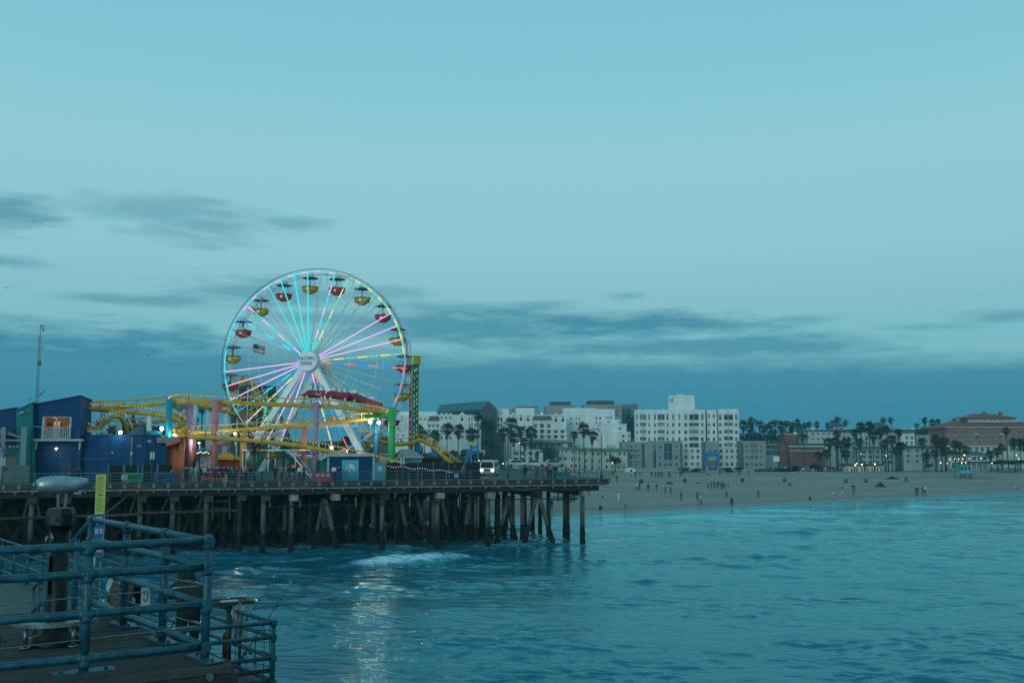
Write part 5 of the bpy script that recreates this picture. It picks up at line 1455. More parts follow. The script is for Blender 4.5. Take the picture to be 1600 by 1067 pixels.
# ---- grey apartment wings
A = Fac('grey_apartments', 'grey four storey apartment block in front of the tall white hotel', 1020, 354)
rows4 = [697.5, 705, 714.4, 725.5]
W = wg((980, 986.5, 993.5), rows4, 3.2, 4.4) + [(1003, 693, 1007.6, 731), (1020.6, 693, 1025.4, 731), (1062.8, 693, 1066, 731), (1037.5, 693, 1050.5, 719)] + wg((1031.5, 1057), rows4, 4, 4.4) + wg((1040.5, 1048), rows4[3:], 5, 4.6)
A.wall(GREYR, 972, 690, 1067, 738, W, 0, 9, ground=True, gl=[G_TEAL, G_TEAL, G_DARK, G_PALE]); A.box('parapet', GREYR, 1017, 688.8, 1067.5, 690.2, -.15, 9)
for y in (701, 709, 719): A.box('balcony', GREYR, 976, y, 1003, y + 1.2, -.9, -.02)
inst('lit_window', win_mesh(1.0, 1.1, G_WARM), A.root, (A.uv(1057, 705)[0], -.05, A.uv(1057, 705)[1]))
A = Fac('grey_apartments', 'grey four storey apartment wing between the tall hotel and the car park', 1178, 356)
A.wall(GREYR, 1158, 689.5, 1197, 738, [(1158.5, 693, 1162, 731)] + [(1172, 693, 1184, 699), (1172, 702, 1184, 708)] + wg((1167, 1189), rows4, 3.8, 4.4) + wg((1175, 1182), rows4[2:], 4.4, 4.6), 0, 9, ground=True, gl=[G_TEAL, G_TEAL, G_DARK, G_PALE]); A.box('parapet', GREYR, 1157.5, 688.6, 1197.5, 690, -.15, 9)
# ---- gate with blue arch
A = Fac('hotel_gate', 'grey hotel gate house framed by a bright blue arch', 1113.5, 353)
A.wall(GREYR, 1102.5, 689.5, 1124, 738, wg((1109, 1117.5), [704.5], 4.6, 4.6) + [(1107, 721, 1120, 735)], 0, 8, ground=True, gl=G_TEAL)
ARCHB = mat('arch_blue', (.006, .17, .40), .5)
A.box('arch_post', ARCHB, 1102.3, 707, 1106.6, 731.5, -1.6, -.2); A.box('arch_post', ARCHB, 1120.8, 707, 1125.2, 731.5, -1.6, -.2); A.box('arch_beam', ARCHB, 1102.3, 706, 1125.2, 711, -1.62, -.18)
A.box('gate', M_FRAME, 1106.6, 711.2, 1120.8, 719, -.4, -.3); A.box('gate_pillar', GREYR, 1102.5, 729, 1107, 738, -1.9, -.1); A.box('gate_pillar', GREYR, 1120.5, 729, 1125, 738, -1.9, -.1)
# ---- big white gabled hotel with glass atrium
L_ = Fac('gabled_hotel', 'white hotel with rows of small gables and a dark glass atrium behind the palms', 760, 408, base=2)
def gable(x, yt, w_, yb, y=-.5, arch=True):
    L_.slab('gable', WHITE, [(x - w_ / 2, yb), (x - w_ / 2, yt + w_ * .42), (x, yt), (x + w_ / 2, yt + w_ * .42), (x + w_ / 2, yb)], y, y + 4)
    L_.slab('gable_window', G_DARK, [(x - w_ * .16, yt + w_ * .62), (x - w_ * .10, yt + w_ * .48), (x, yt + w_ * .42), (x + w_ * .10, yt + w_ * .48), (x + w_ * .16, yt + w_ * .62)], y - .05, y - .02)
    L_.box('window', G_DARK, x - w_ * .18, yt + w_ * .8, x + w_ * .18, yt + w_ * 1.25, y - .05, y - .02)
W = wg((616, 622, 630, 640, 647), [660, 670, 680, 690], 3, 4) + wg((658, 664, 671, 677, 684), [665.5, 673.5, 681.5, 690], 3.2, 4.6) + wg((690, 697, 704), [664, 674, 684], 2.6, 5) + wg((721,), [664, 673, 682], 6.5, 5) + wg((733.3, 737.5), [655, 664], 1.8, 7) + wg((743, 748), [655, 664, 673, 682], 3, 5)
L_.wall(WHITE, 608, 648, 751.5, 740, W, 0, 18, ground=True, reveal=.6, gl=[G_DARK, G_DARK, G_TEAL])
L_.wall(WHITE, 600, 643, 682, 650, [], 6, 10)
for x, y, w_ in ((628, 647, 9), (657, 648, 7), (664.5, 648, 7), (690, 645, 7.6), (697, 645, 7.6), (704, 645, 7.6), (722, 643.5, 11)): gable(x, y, w_, 672)
L_.slab('tile_roof', mat('dusty_tile', (.16, .11, .10), .9), [(669, 657), (672, 650), (686, 650), (687, 657)], -.8, 1)
for r in (661, 669.5, 678, 686.5): L_.box('balcony_band', WHITE, 655, r, 687, r + 1.6, -.7, -.02)
W = wg((779, 783.5), [655, 664, 673], 3, 5.5) + [(c - 2.6, r - 3, c + 2.6, r + 3) for r in (665, 674, 682) for c in (825, 836.5, 847, 858, 868.5, 879)] + wg((802, 813), [665, 674], 4, 5)
L_.wall(WHITE, 776.5, 648, 886, 740, W, 0, 18, ground=True, reveal=.8, gl=[G_DARK, G_DARK, G_TEAL])
L_.wall(WHITE, 776.5, 638.5, 795, 649, [], 3, 12); L_.wall(WHITE, 806, 637, 835, 650, [], 6, 10)
for x, y, w_ in ((802.5, 644, 10.5), (814, 644, 10.5), (825, 644.5, 10.5), (868.5, 645, 11), (879.5, 645, 11)): gable(x, y, w_, 672)
L_.slab('tile_roof', mat('dusty_tile', (.16, .11, .10)), [(832, 656), (834, 649.5), (861, 649.5), (862, 656)], -.8, 1)
for r in (669.5, 678, 686): L_.box('balcony_band', WHITE, 820, r, 885, r + 1.5, -.8, -.02)
for c in (831, 842, 853, 863.5, 874): L_.box('pier_strip', WHITE, c - .8, 657, c + .8, 688, -.9, -.03)
# atrium
AG = mat('atrium_glass', (.012, .035, .042), .15, var=.3, scale=.3, spec=.6); AGF = mat('atrium_frame', (.03, .075, .085), .5); AR = mat('atrium_roof', (.035, .125, .15), .5, var=.15)
L_.slab('atrium_front', AG, [(751.7, 740), (751.7, 641), (763.5, 628.5), (776.3, 641), (776.3, 740)], -3, 12)
for x in (751.7, 755.6, 764, 772, 775.6): L_.box('atrium_mullion', AGF, x, 640, x + .7, 740, -3.2, -3.02)
for y in (640, 651, 663, 675, 689, 704): L_.box('atrium_rail', AGF, 751.7, y, 776.3, y + .8, -3.24, -3.04)
L_.slab('atrium_gable', AGF, [(750.5, 641), (763.5, 627.6), (777.5, 641), (775.5, 641), (763.5, 630), (752.5, 641)], -3.4, -3.0)
g = MB(); f2 = [L_.uv(763.5, 628, -3), L_.uv(751, 640, -3)]; b2_ = [L_.uv(688, 634, 40), L_.uv(681.5, 645, 40)]
g.slab([(f2[0][0], -3, f2[0][1]), (b2_[0][0], 40, b2_[0][1]), (b2_[1][0], 40, b2_[1][1]), (f2[1][0], -3, f2[1][1])], (0, 0, .5)); g.build('atrium_roof', AR, L_.root)
g = MB(); f3 = L_.uv(777, 640.5, -3); g.slab([(f2[0][0], -3, f2[0][1]), (b2_[0][0], 40, b2_[0][1]), (b2_[0][0] + 6, 40, b2_[0][1] - 4), (f3[0], -3, f3[1])], (0, 0, .5)); g.build('atrium_roof', AR, L_.root)
g = MB(); g.slab([(f2[1][0], -2.5, f2[1][1] - .1), (b2_[1][0], 40, b2_[1][1] - .1), (b2_[1][0], 40, b2_[1][1] - 4), (f2[1][0], -2.5, f2[1][1] - 4)], (0, .4, 0)); g.build('atrium_side', AG, L_.root)
for k in range(1, 9):
    g = MB(); t = k / 9; a = Vector((f2[0][0] * (1 - t) + b2_[0][0] * t, -3 + 43 * t, f2[0][1] * (1 - t) + b2_[0][1] * t + .55)); b_ = Vector((f2[1][0] * (1 - t) + b2_[1][0] * t, -3 + 43 * t, f2[1][1] * (1 - t) + b2_[1][1] * t + .55)); g.bar(a, b_, .2, .12); g.build('roof_seam', AGF, L_.root)
# entrance pavilion and podium
L_.slab('entrance_glass', AG, [(771, 740), (771, 684), (779, 675), (786, 684), (786, 740)], -9, -4)
for x in (771, 774.5, 778.5, 782, 785.4): L_.box('entrance_mullion', AGF, x, 684, x + .6, 740, -9.2, -9.02)
for y in (684, 690, 702): L_.box('entrance_rail', AGF, 771, y, 786, y + .8, -9.24, -9.04)
W = wg((807, 817, 829, 840), [708, 717.5], 6, 5.5)
L_.wall(WHITE, 801, 702, 846, 740, W, -7, 7, ground=True, reveal=.9, gl=G_DARK)
L_.wall(WHITE, 750, 703, 757.5, 740, wg((753.5,), [708, 717.5], 4, 5.5), -7, 6, ground=True, gl=G_DARK)
L_.slab('arcade_roof', mat('lead_roof', (.19, .23, .24), .6), [(826, 690.5), (832, 686), (893, 687), (896, 691.5)], -6, -2)
L_.wall(mat('arcade_dark', (.05, .07, .075), .7), 827, 691.5, 895, 740, [(c, 693, c + 4.4, 699) for c in (838, 847, 857, 866, 876, 885)], -5, 5, ground=True, gl=G_PALE)
# ---- white terraced block
T = Fac('terraced_block', 'white stepped apartment block rising behind the gabled hotel', 930, 432, base=4)
W = wg((892.5, 901, 905), [654, 662], 2, 4) + wg((932, 938), [653.5], 3, 4.4) + wg((948, 951.5, 955), [652.5], 2.4, 3) + wg((932, 938), [660.5], 3, 2.4) + wg((935.5, 946.5), [671, 678.5, 687], 3, 4.6)
T.wall(WHITE, 880, 639, 961.5, 740, W, 0, 16, ground=True, reveal=.4, lit=.05); T.wall(WHITE, 878.5, 637.5, 932, 641, wg((899,), [642], 3, 2), 2, 12)
T.wall(WHITE, 943, 655.5, 970, 700, [(966, 658, 969, 661), (949, 658, 953, 660)], -2, 10, reveal=.4, lit=.1); T.wall(WHITE, 936, 663, 979.5, 720, wg((968.5,), [669.5, 678, 687], 4, 3), -4, 10)
T.wall(WHITE, 950, 674.5, 986, 720, wg((983, 974), [681, 689], 3.4, 4), -6, 8); T.box('parapet', WHITE, 935, 661.8, 980, 663, -4.2, 6)
# ---- beige offices on the bluff
O = Fac('office_block', 'beige office block with a dark plant room behind the white terraced block', 930, 520, base=10)
O.wall(BEIGE, 913, 632, 972, 690, wg((952, 958, 964), [637, 642.5, 648], 4.4, 3.2), 0, 20, gl=G_DARK); O.box('plant_room', DKGREY, 918.5, 625.8, 959.5, 633, 4, 16)
O = Fac('office_block', 'blue grey office block with balconies left of the tall white hotel', 985, 540, base=10)
O.wall(mat('bluegrey_panel', (.10, .16, .19), .6), 971, 631.3, 997, 690, [(972, 640, 980, 643)], 0, 18, gl=G_DARK)
for i in range(4): O.box('balcony', BEIGE, 949, 636.5 + i * 5, 971.3, 638 + i * 5, -4, 1)
O = Fac('office_block', 'low beige office block with a dark drum roof above the gabled hotel', 875, 510, base=10)
O.wall(BEIGE, 852, 633, 899, 690, [], 0, 20); O.box('plant_room', DKGREY, 860, 627.5, 891.5, 634, 3, 14)
O = Fac('office_block', 'small brown topped office block right above the middle gables of the hotel', 822, 500, base=10)
O.wall(BEIGE, 795, 637, 842, 690, wg((802,), [642], 3, 3), 0, 14); O.box('plant_room', mat('brown_plant_room', (.085, .075, .072), .8), 806, 635, 841, 641, 5, 10)
# ---- cream terrace house with green roofs
C_ = Fac('terrace_house', 'cream terrace house with green roofs on the promenade behind the pier corner', 924, 350)
W = wg((873, 879, 885), [704.5], 2.4, 4.6) + wg((874, 883), [716.5], 6, 5.5) + wg((894, 900, 906), [706, 717], 2.6, 6) + wg((872, 878, 884, 893, 900, 906), [727.5], 3, 5)
C_.wall(CREAM, 868, 701, 910.5, 738, W, 0, 9, ground=True, gl=[G_DARK, G_TEAL, G_PALE])
C_.slab('roof', GREENR, [(866, 702.5), (878, 696), (890, 702.5)], -.6, 9); C_.slab('roof', GREENR, [(888, 703), (899, 695.5), (912, 703)], -.65, 9)
W = wg((914.5, 926.5, 935, 946, 953, 968, 976), [709], 3, 5) + wg((915, 926, 936), [720], 4, 6) + wg((949, 953.5, 962, 969), [719.5], 3.4, 5.4) + wg((914.5, 925.5, 935.5, 948, 957, 966, 975), [729.5], 3.6, 5)
C_.wall(CREAM, 910.8, 704.5, 981, 738, W, -.8, 10, ground=True, gl=[G_DARK, G_TEAL, G_PALE])
C_.slab('roof', GREENR, [(908, 705), (914, 699.5), (977, 700.5), (983.5, 705)], -1.6, 10)
for x in (920, 931, 942, 957, 971): C_.box('pilaster', CREAM, x - .7, 705, x + .7, 738, -1.05, -.81)
for x0, x1, y in ((880, 887, 693), (905, 915, 692.5), (950, 962, 695)): C_.box('chimney', CREAM, x0, y, x1, y + 6, 3, 6)
C_.slab('dormer', WHITE, [(913, 700), (913, 688), (917.5, 684), (922, 688), (922, 700)], 2, 6)
# ---- teal glass office and white sign
A = Fac('glass_office', 'small teal glass office beside the red brick building', 1206, 372)
A.wall(GREYR, 1196, 693.5, 1216, 738, [(1197.5, 695, 1214.8, 701.5), (1197.5, 702.5, 1206, 711), (1206.8, 702.5, 1214.8, 711)], 0, 9, ground=True, gl=G_TEAL)
A = Fac('billboard', 'plain white billboard on a post beside the parked cars', 1213, 350, cat='billboard'); A.box('board', WHITE, 1208.5, 713, 1218, 721, 0, .2); A.box('post', M_FRAME, 1219, 709, 1219.8, 737, .02, .18)
# ---- red brick buildings
B_ = Fac('brick_building', 'red brick building with navy roof behind the parked cars', 1255, 375)
W = wg([1236 + i * 6.4 for i in range(9)], [701], 2.4, 2.4) + wg([1236 + i * 6.4 for i in range(9)], [710, 718.5], 2.2, 3.2)
B_.wall(BRICK, 1233, 696.5, 1290, 738, W, 0, 12, ground=True, gl=[G_PALE, G_DARK]); B_.box('cornice', CREAM, 1232.5, 696, 1290.5, 698.2, -.3, -.02); B_.slab('roof', SLATE, [(1233, 696), (1234.5, 692.6), (1289, 692.6), (1290.5, 696)], -.3, 12); B_.box('string_course', CREAM, 1233, 703.4, 1290, 704.6, -.15, -.02)
B_.wall(BRICK, 1216, 693, 1233, 738, wg((1220, 1227), [701, 709, 718], 2.4, 3), 2, 10, ground=True)
B_ = Fac('brick_building', 'small red brick block with pyramid roof above the long brick building', 1238, 410, base=4)
B_.wall(BRICK, 1226, 678.5, 1251, 715, [], 0, 8); B_.hip('roof', mat('red_roof', (.17, .05, .045), .8), 1224.5, 678.5, 1238, 673, 6, -.3, 8); B_.box('chimney', WHITE, 1241, 674.5, 1245, 679, 1, 3); B_.box('parapet', CREAM, 1225, 677.6, 1251.5, 679, -.2, -.02)
# ---- grey low roofs on the bluff
B_ = Fac('bluff_house', 'pale flat roofed house among the skyline palms beside the tall hotel', 1167, 470, base=8); B_.wall(CREAM, 1159, 681, 1175, 700, [(1164, 684, 1168, 690)], 0, 9)
B_ = Fac('bluff_house', 'grey long roofed house on the bluff between the palms and brick block', 1207, 480, base=8); B_.wall(GREYR, 1186, 684.5, 1226, 700, wg((1195, 1205, 1215), [689], 4, 3), 0, 9); B_.hip('roof', mat('grey_tile', (.10, .12, .13), .8), 1184, 684.8, 1228, 680, 8, -.5, 9)
# ---- long slate roofed hotel
S = Fac('slate_roof_hotel', 'long pale hotel with slate roofs and two roof turrets behind the beach palms', 1370, 384)
SW = mat('hotel_siding', (.40, .43, .43), .85, var=.06, scale=.3)
W = wg([1270 + i * 8.2 for i in range(5)], [678, 685.5], 4.2, 3)
S.wall(SW, 1262, 673.5, 1312, 738, W, 3, 12, ground=True, gl=[G_PALE, G_DARK]); S.slab('roof', SLATE, [(1261, 674), (1264, 671.5), (1310, 671.5), (1313, 674)], 2.6, 14)
W = [(c - 2.2, r - 2.4, c + 2.2, r + 2.4) for c in (1318, 1326, 1334, 1346, 1354, 1366, 1374, 1396, 1404) for r in (685, 692, 699, 706, 713)]
S.wall(SW, 1310, 675, 1412, 738, W, 0, 14, ground=True, gl=[G_DARK, G_PALE, G_TEAL], reveal=.8); S.slab('roof', SLATE, [(1308, 675.5), (1312, 670.5), (1410, 670.5), (1414, 675.5)], -.6, 15)
for x in (1322, 1330, 1340, 1350, 1360, 1370, 1385, 1400): S.box('pilaster', WHITE, x - .7, 676, x + .7, 725, -.5, -.03)
for cx in (1310.5, 1378):
    S.wall(SW, cx - 9, 665.5, cx + 9, 680, wg((cx - 4, cx + 4), [670], 3, 3), 5, 6); S.hip('turret_roof', SLATE, cx - 12.5, 666, cx + 12.5, 659.5, 8, 4, 12)
W = [(c - 2.4, r - 2.4, c + 2.4, r + 2.4) for c in (1417, 1425, 1431) for r in (684, 692)]
S.wall(WHITE, 1408, 675.5, 1431.5, 738, W, -2, 12, ground=True, gl=[G_DARK, G_PALE], reveal=.7); S.slab('roof', SLATE, [(1405, 676), (1410, 670.5), (1428, 671), (1433, 676)], -2.6, 12)
S.wall(GREYR, 1431, 679, 1456, 738, [], 2, 10, ground=True)
for x in (1268, 1319, 1411, 1424): S.box('chimney', WHITE, x, 668.5, x + 4, 674, 3, 6)
S = Fac('slate_roof_annexe', 'low pale annexe with slate roof in front of the turreted hotel', 1372, 362)
W = [(c - 3, r - 2, c + 3, r + 2) for c in (1350, 1360, 1371, 1381, 1391) for r in (706, 713.5, 722)]
S.wall(SW, 1345, 700.5, 1398, 738, W, 0, 8, ground=True, gl=[G_DARK, G_PALE], reveal=.6); S.hip('roof', SLATE, 1343, 701.5, 1400, 697, 9, -.6, 9)
S = Fac('slate_roof_annexe', 'pale balconied annexe with slate roof between the palms nearest the brick hotel', 1443, 362)
W = [(c - 2.6, r - 2.2, c + 2.6, r + 2.2) for c in (1419, 1433, 1449, 1464, 1474) for r in (704, 712.5, 721)]
S.wall(SW, 1411, 698.5, 1482, 738, W, 0, 8, ground=True, gl=[G_DARK, G_PALE], reveal=.8); S.slab('roof', SLATE, [(1409, 700), (1415, 696), (1455, 696.5), (1484, 698), (1486, 700)], -.8, 8)
for x in (1426, 1441, 1457): S.box('pilaster', WHITE, x - .8, 700, x + .8, 738, -.6, -.03)
S.box('chimney', WHITE, 1426, 692, 1430, 699, 1, 3); S.box('chimney', WHITE, 1418, 693, 1422, 698, 2, 3.5)
# ---- brick grand hotel with terracotta roof
K = Fac('grand_hotel', 'large pale brick hotel with broad terracotta hip roofs', 1545, 398)
W = wg([1484 + i * 4.4 for i in range(8)] + [1526, 1530] + [1537 + i * 4.4 for i in range(7)] + [1585, 1592, 1599, 1606], [675.5, 683, 690.8], 1.9, 4.2)
K.wall(BRICK2, 1478.5, 669, 1640, 697, W, 0, 18, gl=[G_PALE, G_PALE, G_DARK], reveal=.25, frm=CREAM); K.box('cornice', CREAM, 1477, 667, 1640, 669.6, -.5, -.02)
for x in (1526, 1566): K.box('balcony', CREAM, x - 3, 677, x + 3, 679, -.7, -.02)
K.wall(CREAM, 1480, 697.2, 1640, 738, wg([1508 + i * 9 for i in range(13)], [702], 4.5, 7) + wg([1490, 1499], [703], 4, 6), -.4, 18, ground=True, gl=[G_TEAL, G_PALE]); K.box('string_course', CREAM, 1479, 696, 1640, 698, -.8, -.42)
K.hip('roof', TERRA, 1476.5, 668.5, 1650, 655.5, 38, -1.2, 26)
K.wall(CREAM, 1513, 652.5, 1588, 660, wg([1520 + i * 7 for i in range(9)], [655], 3, 2.6), 9, 8, gl=G_PALE); K.hip('roof', TERRA, 1509, 653, 1592, 645.5, 26, 7, 22)
for x in (1538, 1563): K.box('chimney', BRICK2, x, 643, x + 3.4, 650, 12, 14)
K.box('chimney', CREAM, 1587, 653, 1592, 661, 10, 13)
# ---- sea terrace pavilion
P_ = Fac('terrace_pavilion', 'white dining pavilion with slate roof and warm lamps under the grand hotel', 1515, 356)
P_.wall(WHITE, 1484, 710.5, 1546, 738, [(1487 + i * 8, 713, 1493.5 + i * 8, 719) for i in range(7)] + [(1487 + i * 8, 722, 1493.5 + i * 8, 731) for i in range(7)], 0, 8, ground=True, gl=[G_DARK, G_TEAL], reveal=.5)
P_.hip('roof', SLATE, 1484, 711, 1548, 705, 10, -.8, 9); P_.hip('roof', SLATE, 1484, 706, 1504, 702.5, 6, 1, 6)
P_.box('terrace_wall', GREYR, 1480, 731, 1600, 736.5, -5, -4.5)
for i in range(16): P_.box('awning_post', WHITE, 1517 + i * 2.7, 723, 1517.9 + i * 2.7, 731, -4.4, -4.2)
P_.box('awning', DKGREY, 1516, 720.8, 1562, 723.4, -4.8, -2)
# ---- small lamps that are lit
M_GLOW = mat('lit_globe', (.9, .8, .6), .4, emit=(1, .72, .42), es=4.5)
M_GLOWW = mat('lit_globe_white', (.9, .85, .75), .4, emit=(1, .9, .72), es=7)
lamps = [(1336, 726.5, 340, 1), (1346.5, 725.5, 340, 1), (1367, 725, 340, 1), (1339, 724, 340, 0), (1345, 709, 352, 0), (1384.5, 711.5, 352, 0), (1470, 723, 345, 1), (1480, 724, 345, 0), (1484, 717.4, 350, 0), (1492, 716.6, 350, 0), (1498, 717, 350, 0), (1504.5, 716.5, 350, 0),
         (1507, 711, 346, 1), (1514.6, 716, 350, 0), (1532.7, 716, 350, 0), (1503, 723, 345, 0), (1509, 722.5, 345, 0), (1550, 723.5, 345, 0), (1566, 723, 345, 0), (1576.5, 721.3, 345, 0), (1582, 723.5, 345, 0), (1588, 711, 352, 0), (1561.5, 711, 352, 0), (1592, 717, 352, 0),
         (957, 723, 345, 0), (808, 693, 395, 0), (812, 692, 395, 0), (775, 724, 300, 0), (786, 724, 300, 0), (816.5, 723.5, 300, 0), (823, 724, 300, 0), (829, 724.5, 300, 0), (864.5, 724, 300, 0), (878.5, 724.5, 300, 0), (846.5, 646, 398, 0), (748, 719.5, 260, 0)]
for i, (px, py, Y_, k) in enumerate(lamps):
    p = at(px, py, Y_); z = gz(p.x, p.y)
    r_ = thing('lamp_standard', 'slim lamp post with lit globe near the sea front, ' + (ORD[i] if i < 26 else 'number %d' % (i + 1)) + ' of the row', 'lamp', (p.x, p.y, z), 0, 'lit lamps along the sea front')
    r_['px'] = px
    g = MB(); g.tube([(0, 0, 0), (0, 0, p.z - z)], [.08, .04], 6); g.build('post', M_LAMPP, r_)
    g = MB(); g.ball((0, 0, p.z - z), .20 if k else .15, 8, 5); g.build('globe', M_GLOWW if k else M_GLOW, r_)
LAMPROWS = [o for o in bpy.data.objects if o.name.startswith('lamp_standard')]
LAMPROWS.sort(key=lambda o: o['px'])
for i, o in enumerate(LAMPROWS):
    px = o['px']
    zone = 'hotel entrance behind the pier' if px < 900 else 'cream terrace house' if px < 1000 else 'beach huts' if px < 1390 else 'grand brick hotel'
    k = sum(1 for q in LAMPROWS[:i] if ('hotel entrance behind the pier' if q['px'] < 900 else 'cream terrace house' if q['px'] < 1000 else 'beach huts' if q['px'] < 1390 else 'grand brick hotel') == zone)
    o['label'] = 'lit globe lamp by the ' + zone + ', ' + ORD[k] + ' along'
# ---- beach huts with brown roofs
for i, (x0, x1) in enumerate(((1320, 1334), (1336, 1350), (1353, 1366), (1368, 1380))):
    A = Fac('beach_hut', 'flat roofed beach hut under the palms, ' + ORD[i] + ' from the brick building', (x0 + x1) / 2, 342, cat='hut', group='beach huts')
    A.wall(CREAM, x0, 728, x1, 738, [(x0 + 2, 731, x0 + 4.5, 738), (x1 - 4.5, 731, x1 - 2, 738)], 0, 4, ground=True, gl=G_DARK); A.box('roof', mat('hut_roof', (.09, .06, .045), .9), x0 - 1, 724.5, x1 + 1, 728, -.6, 4.4)
# ---- parked cars in the lot
for i in range(22):
    px = 1201 + (i % 11) * 9.2 + (4 if i > 10 else 0); Y_ = 347 + (i // 11) * 7.5
    p = at(px, 730, Y_); c = wrnd.randrange(5)
    car('parked_car', 'parked car in the beach lot, ' + ORD[i % 11] + ' in the ' + ('front' if i < 11 else 'back') + ' row', (p.x, p.y, gz(p.x, p.y)), wrnd.choice((0.1, PI + .1)) + wrnd.uniform(-.1, .1) + .6, CARC[c], 'cars parked in the beach lot')
# ---- promenade wall, in lengths, and shrubs
for i in range(8):
    A = Fac('promenade_wall', 'low grey promenade wall behind the sand, ' + ORD[i] + ' length from the pier', 955 + i * 31, 346, cat='wall', group='lengths of promenade wall')
    A.box('wall', GREYR, 940 + i * 31, 735.2, 970.6 + i * 31, 739, 0, .4); A.box('coping', CREAM, 940 + i * 31, 734.7, 970.6 + i * 31, 735.4, -.08, .48)
# ================================================================== palms and trees
M_PTRUNK = mat('palm_trunk', (.075, .062, .050), .95, var=.25, scale=3, stretch=(1, 1, 4)); M_FROND = mat('palm_frond', (.040, .058, .026), .7, var=.3, scale=1.5); M_SKIRT = mat('dead_frond', (.085, .068, .042), .9, var=.3)
M_LEAF = mat('tree_leaf', (.028, .050, .026), .8, var=.35, scale=.6); M_BARK = mat('bark', (.06, .05, .04), .95)
def fan_crown(seed, n=58, skirt=True):
    r = random.Random(seed); g = MB()
    for i in range(n):
        a = r.uniform(0, 2 * PI); e = R(r.triangular(-62, 82, 18)); d = Vector((math.cos(a) * math.cos(e), math.sin(a) * math.cos(e), math.sin(e)))
        L = r.uniform(.42, .80); base = d * .08
        tip = d * L + Vector((0, 0, -.10 * L * max(0, math.cos(e))))
        side = d.cross(Vector((0, 0, 1)));
        if side.length < .05: side = Vector((1, 0, 0))
        side.normalize(); up = side.cross(d)
        g.poly([base - side * .012, base + side * .012, tip + side * .015, tip - side * .015])
        m_ = 9; fr = r.uniform(.8, 1.1)
        for k in range(m_):
            b0 = (k / m_ - .5) * 2.7; b1 = ((k + .86) / m_ - .5) * 2.7
            p0 = tip + (d * math.cos(b0) + side * math.sin(b0)) * fr * .5 - up * (.03)
            p1 = tip + (d * math.cos(b1) + side * math.sin(b1)) * fr * .5 - up * (.03)
            bm_ = (b0 + b1) / 2; p2 = tip + (d * math.cos(bm_) + side * math.sin(bm_)) * fr * r.uniform(.66, .84) - Vector((0, 0, r.uniform(.06, .22)))
            g.poly([tip, p0, p2, p1])
    if skirt:
        g.cur = 1
        for i in range(46):
            a = r.uniform(0, 2 * PI); z0 = r.uniform(-1.4, -.12); rad = .16 + .26 * (1 + z0 / 1.4); d = Vector((math.cos(a), math.sin(a), 0)); s_ = Vector((-d.y, d.x, 0))
            p = d * .1 + Vector((0, 0, z0)); q = d * (rad + r.uniform(0, .15)) + Vector((0, 0, z0 - r.uniform(.25, .5)))
            g.poly([p, q - s_ * .12, q + d * .03 - Vector((0, 0, .12)), q + s_ * .12])
    return g.mesh('crown', [M_FROND, M_SKIRT])
def date_crown(seed, n=46):
    r = random.Random(seed); g = MB()
    for i in range(n):
        a = r.uniform(0, 2 * PI); e = R(r.triangular(-30, 85, 40)); L = r.uniform(1.0, 1.35)
        d = Vector((math.cos(a), math.sin(a), 0)); s_ = Vector((-d.y, d.x, 0)); pts = []
        for k in range(7):
            t = k / 6; ang = e - t * R(75)
            pts.append((pts[-1] + (d * math.cos(ang) + Vector((0, 0, math.sin(ang)))) * (L / 6)) if pts else Vector((0, 0, 0)))
        for k in range(6):
            w_ = .20 * math.sin(PI * (k + .6) / 7); w2 = .20 * math.sin(PI * (k + 1.3) / 7)
            for sg in (-1, 1):
                f = (pts[k + 1] - pts[k])
                for q in (0, .5):
                    o = pts[k] + f * q; g.poly([o, o + f * .45, o + f * .8 + s_ * sg * w_ - Vector((0, 0, w_ * .55))])
    return g.mesh('crown', [M_FROND, M_SKIRT])
FC = [fan_crown(i) for i in range(5)]; SKYC = [fan_crown(20 + i, 50) for i in range(4)]; DC = [date_crown(i) for i in range(3)]
prnd = random.Random(3)
PALMS = []
def palm(px, py, Y_, wpx, label, grp, base=None, kind='fan', zbase=None):
    c = at(px, py, Y_); zb = gz(c.x, c.y) - .1 if zbase is None else zbase
    R_ = wpx * Y_ / F / 2 / (1.12 if kind != 'date' else 1.0)
    r_ = thing('palm_tree', label, 'palm', (c.x, c.y, zb), prnd.uniform(0, 6), grp)
    h = c.z - zb; bx, by = prnd.uniform(-.02, .02) * h, prnd.uniform(-.02, .02) * h
    tr = .19 if Y_ > 200 else .2
    g = MB(); g.tube([(bx * (1 - k / 5) ** 2, by * (1 - k / 5) ** 2, h * k / 5) for k in range(6)], [tr * 1.25, tr, tr * .92, tr * .9, tr * .85, tr * .9], 7); g.build('trunk', M_PTRUNK, r_)
    o = inst('crown', prnd.choice(FC if kind == 'fan' else SKYC if kind == 'sky' else DC), r_, (0, 0, h), prnd.uniform(0, 6), R_)
    r_['px'] = px
    return r_
def palms(lst, where, grp, **k):
    lst = sorted(lst)
    for i, q in enumerate(lst):
        wpx = q[3] if len(q) > 3 else 19
        palm(q[0], q[1], q[2], wpx, 'palm %s, %s from the pier' % (where, ORD[i]), grp, **k)
palms([(655, 671, 392, 16), (664, 680, 386, 16), (680, 681, 380, 17), (698.5, 670, 385, 20), (716, 671.5, 384, 19), (737.5, 678, 382, 22), (746, 649, 392, 14), (760, 664, 388, 22), (763, 691, 378, 17)], 'before the gabled hotel ahead of its atrium', 'palms before the gabled hotel')
palms([(787, 676, 384, 18), (798, 661, 386, 22), (813, 673, 384, 18), (830, 675, 384, 19), (820, 691, 378, 16), (803, 684, 380, 17)], 'before the gabled hotel past its atrium', 'palms before the gabled hotel')
palms([(897, 679, 338, 13), (912, 669, 336, 19), (925, 680, 337, 17)], 'in the trio before the cream house', 'palms by the cream house')
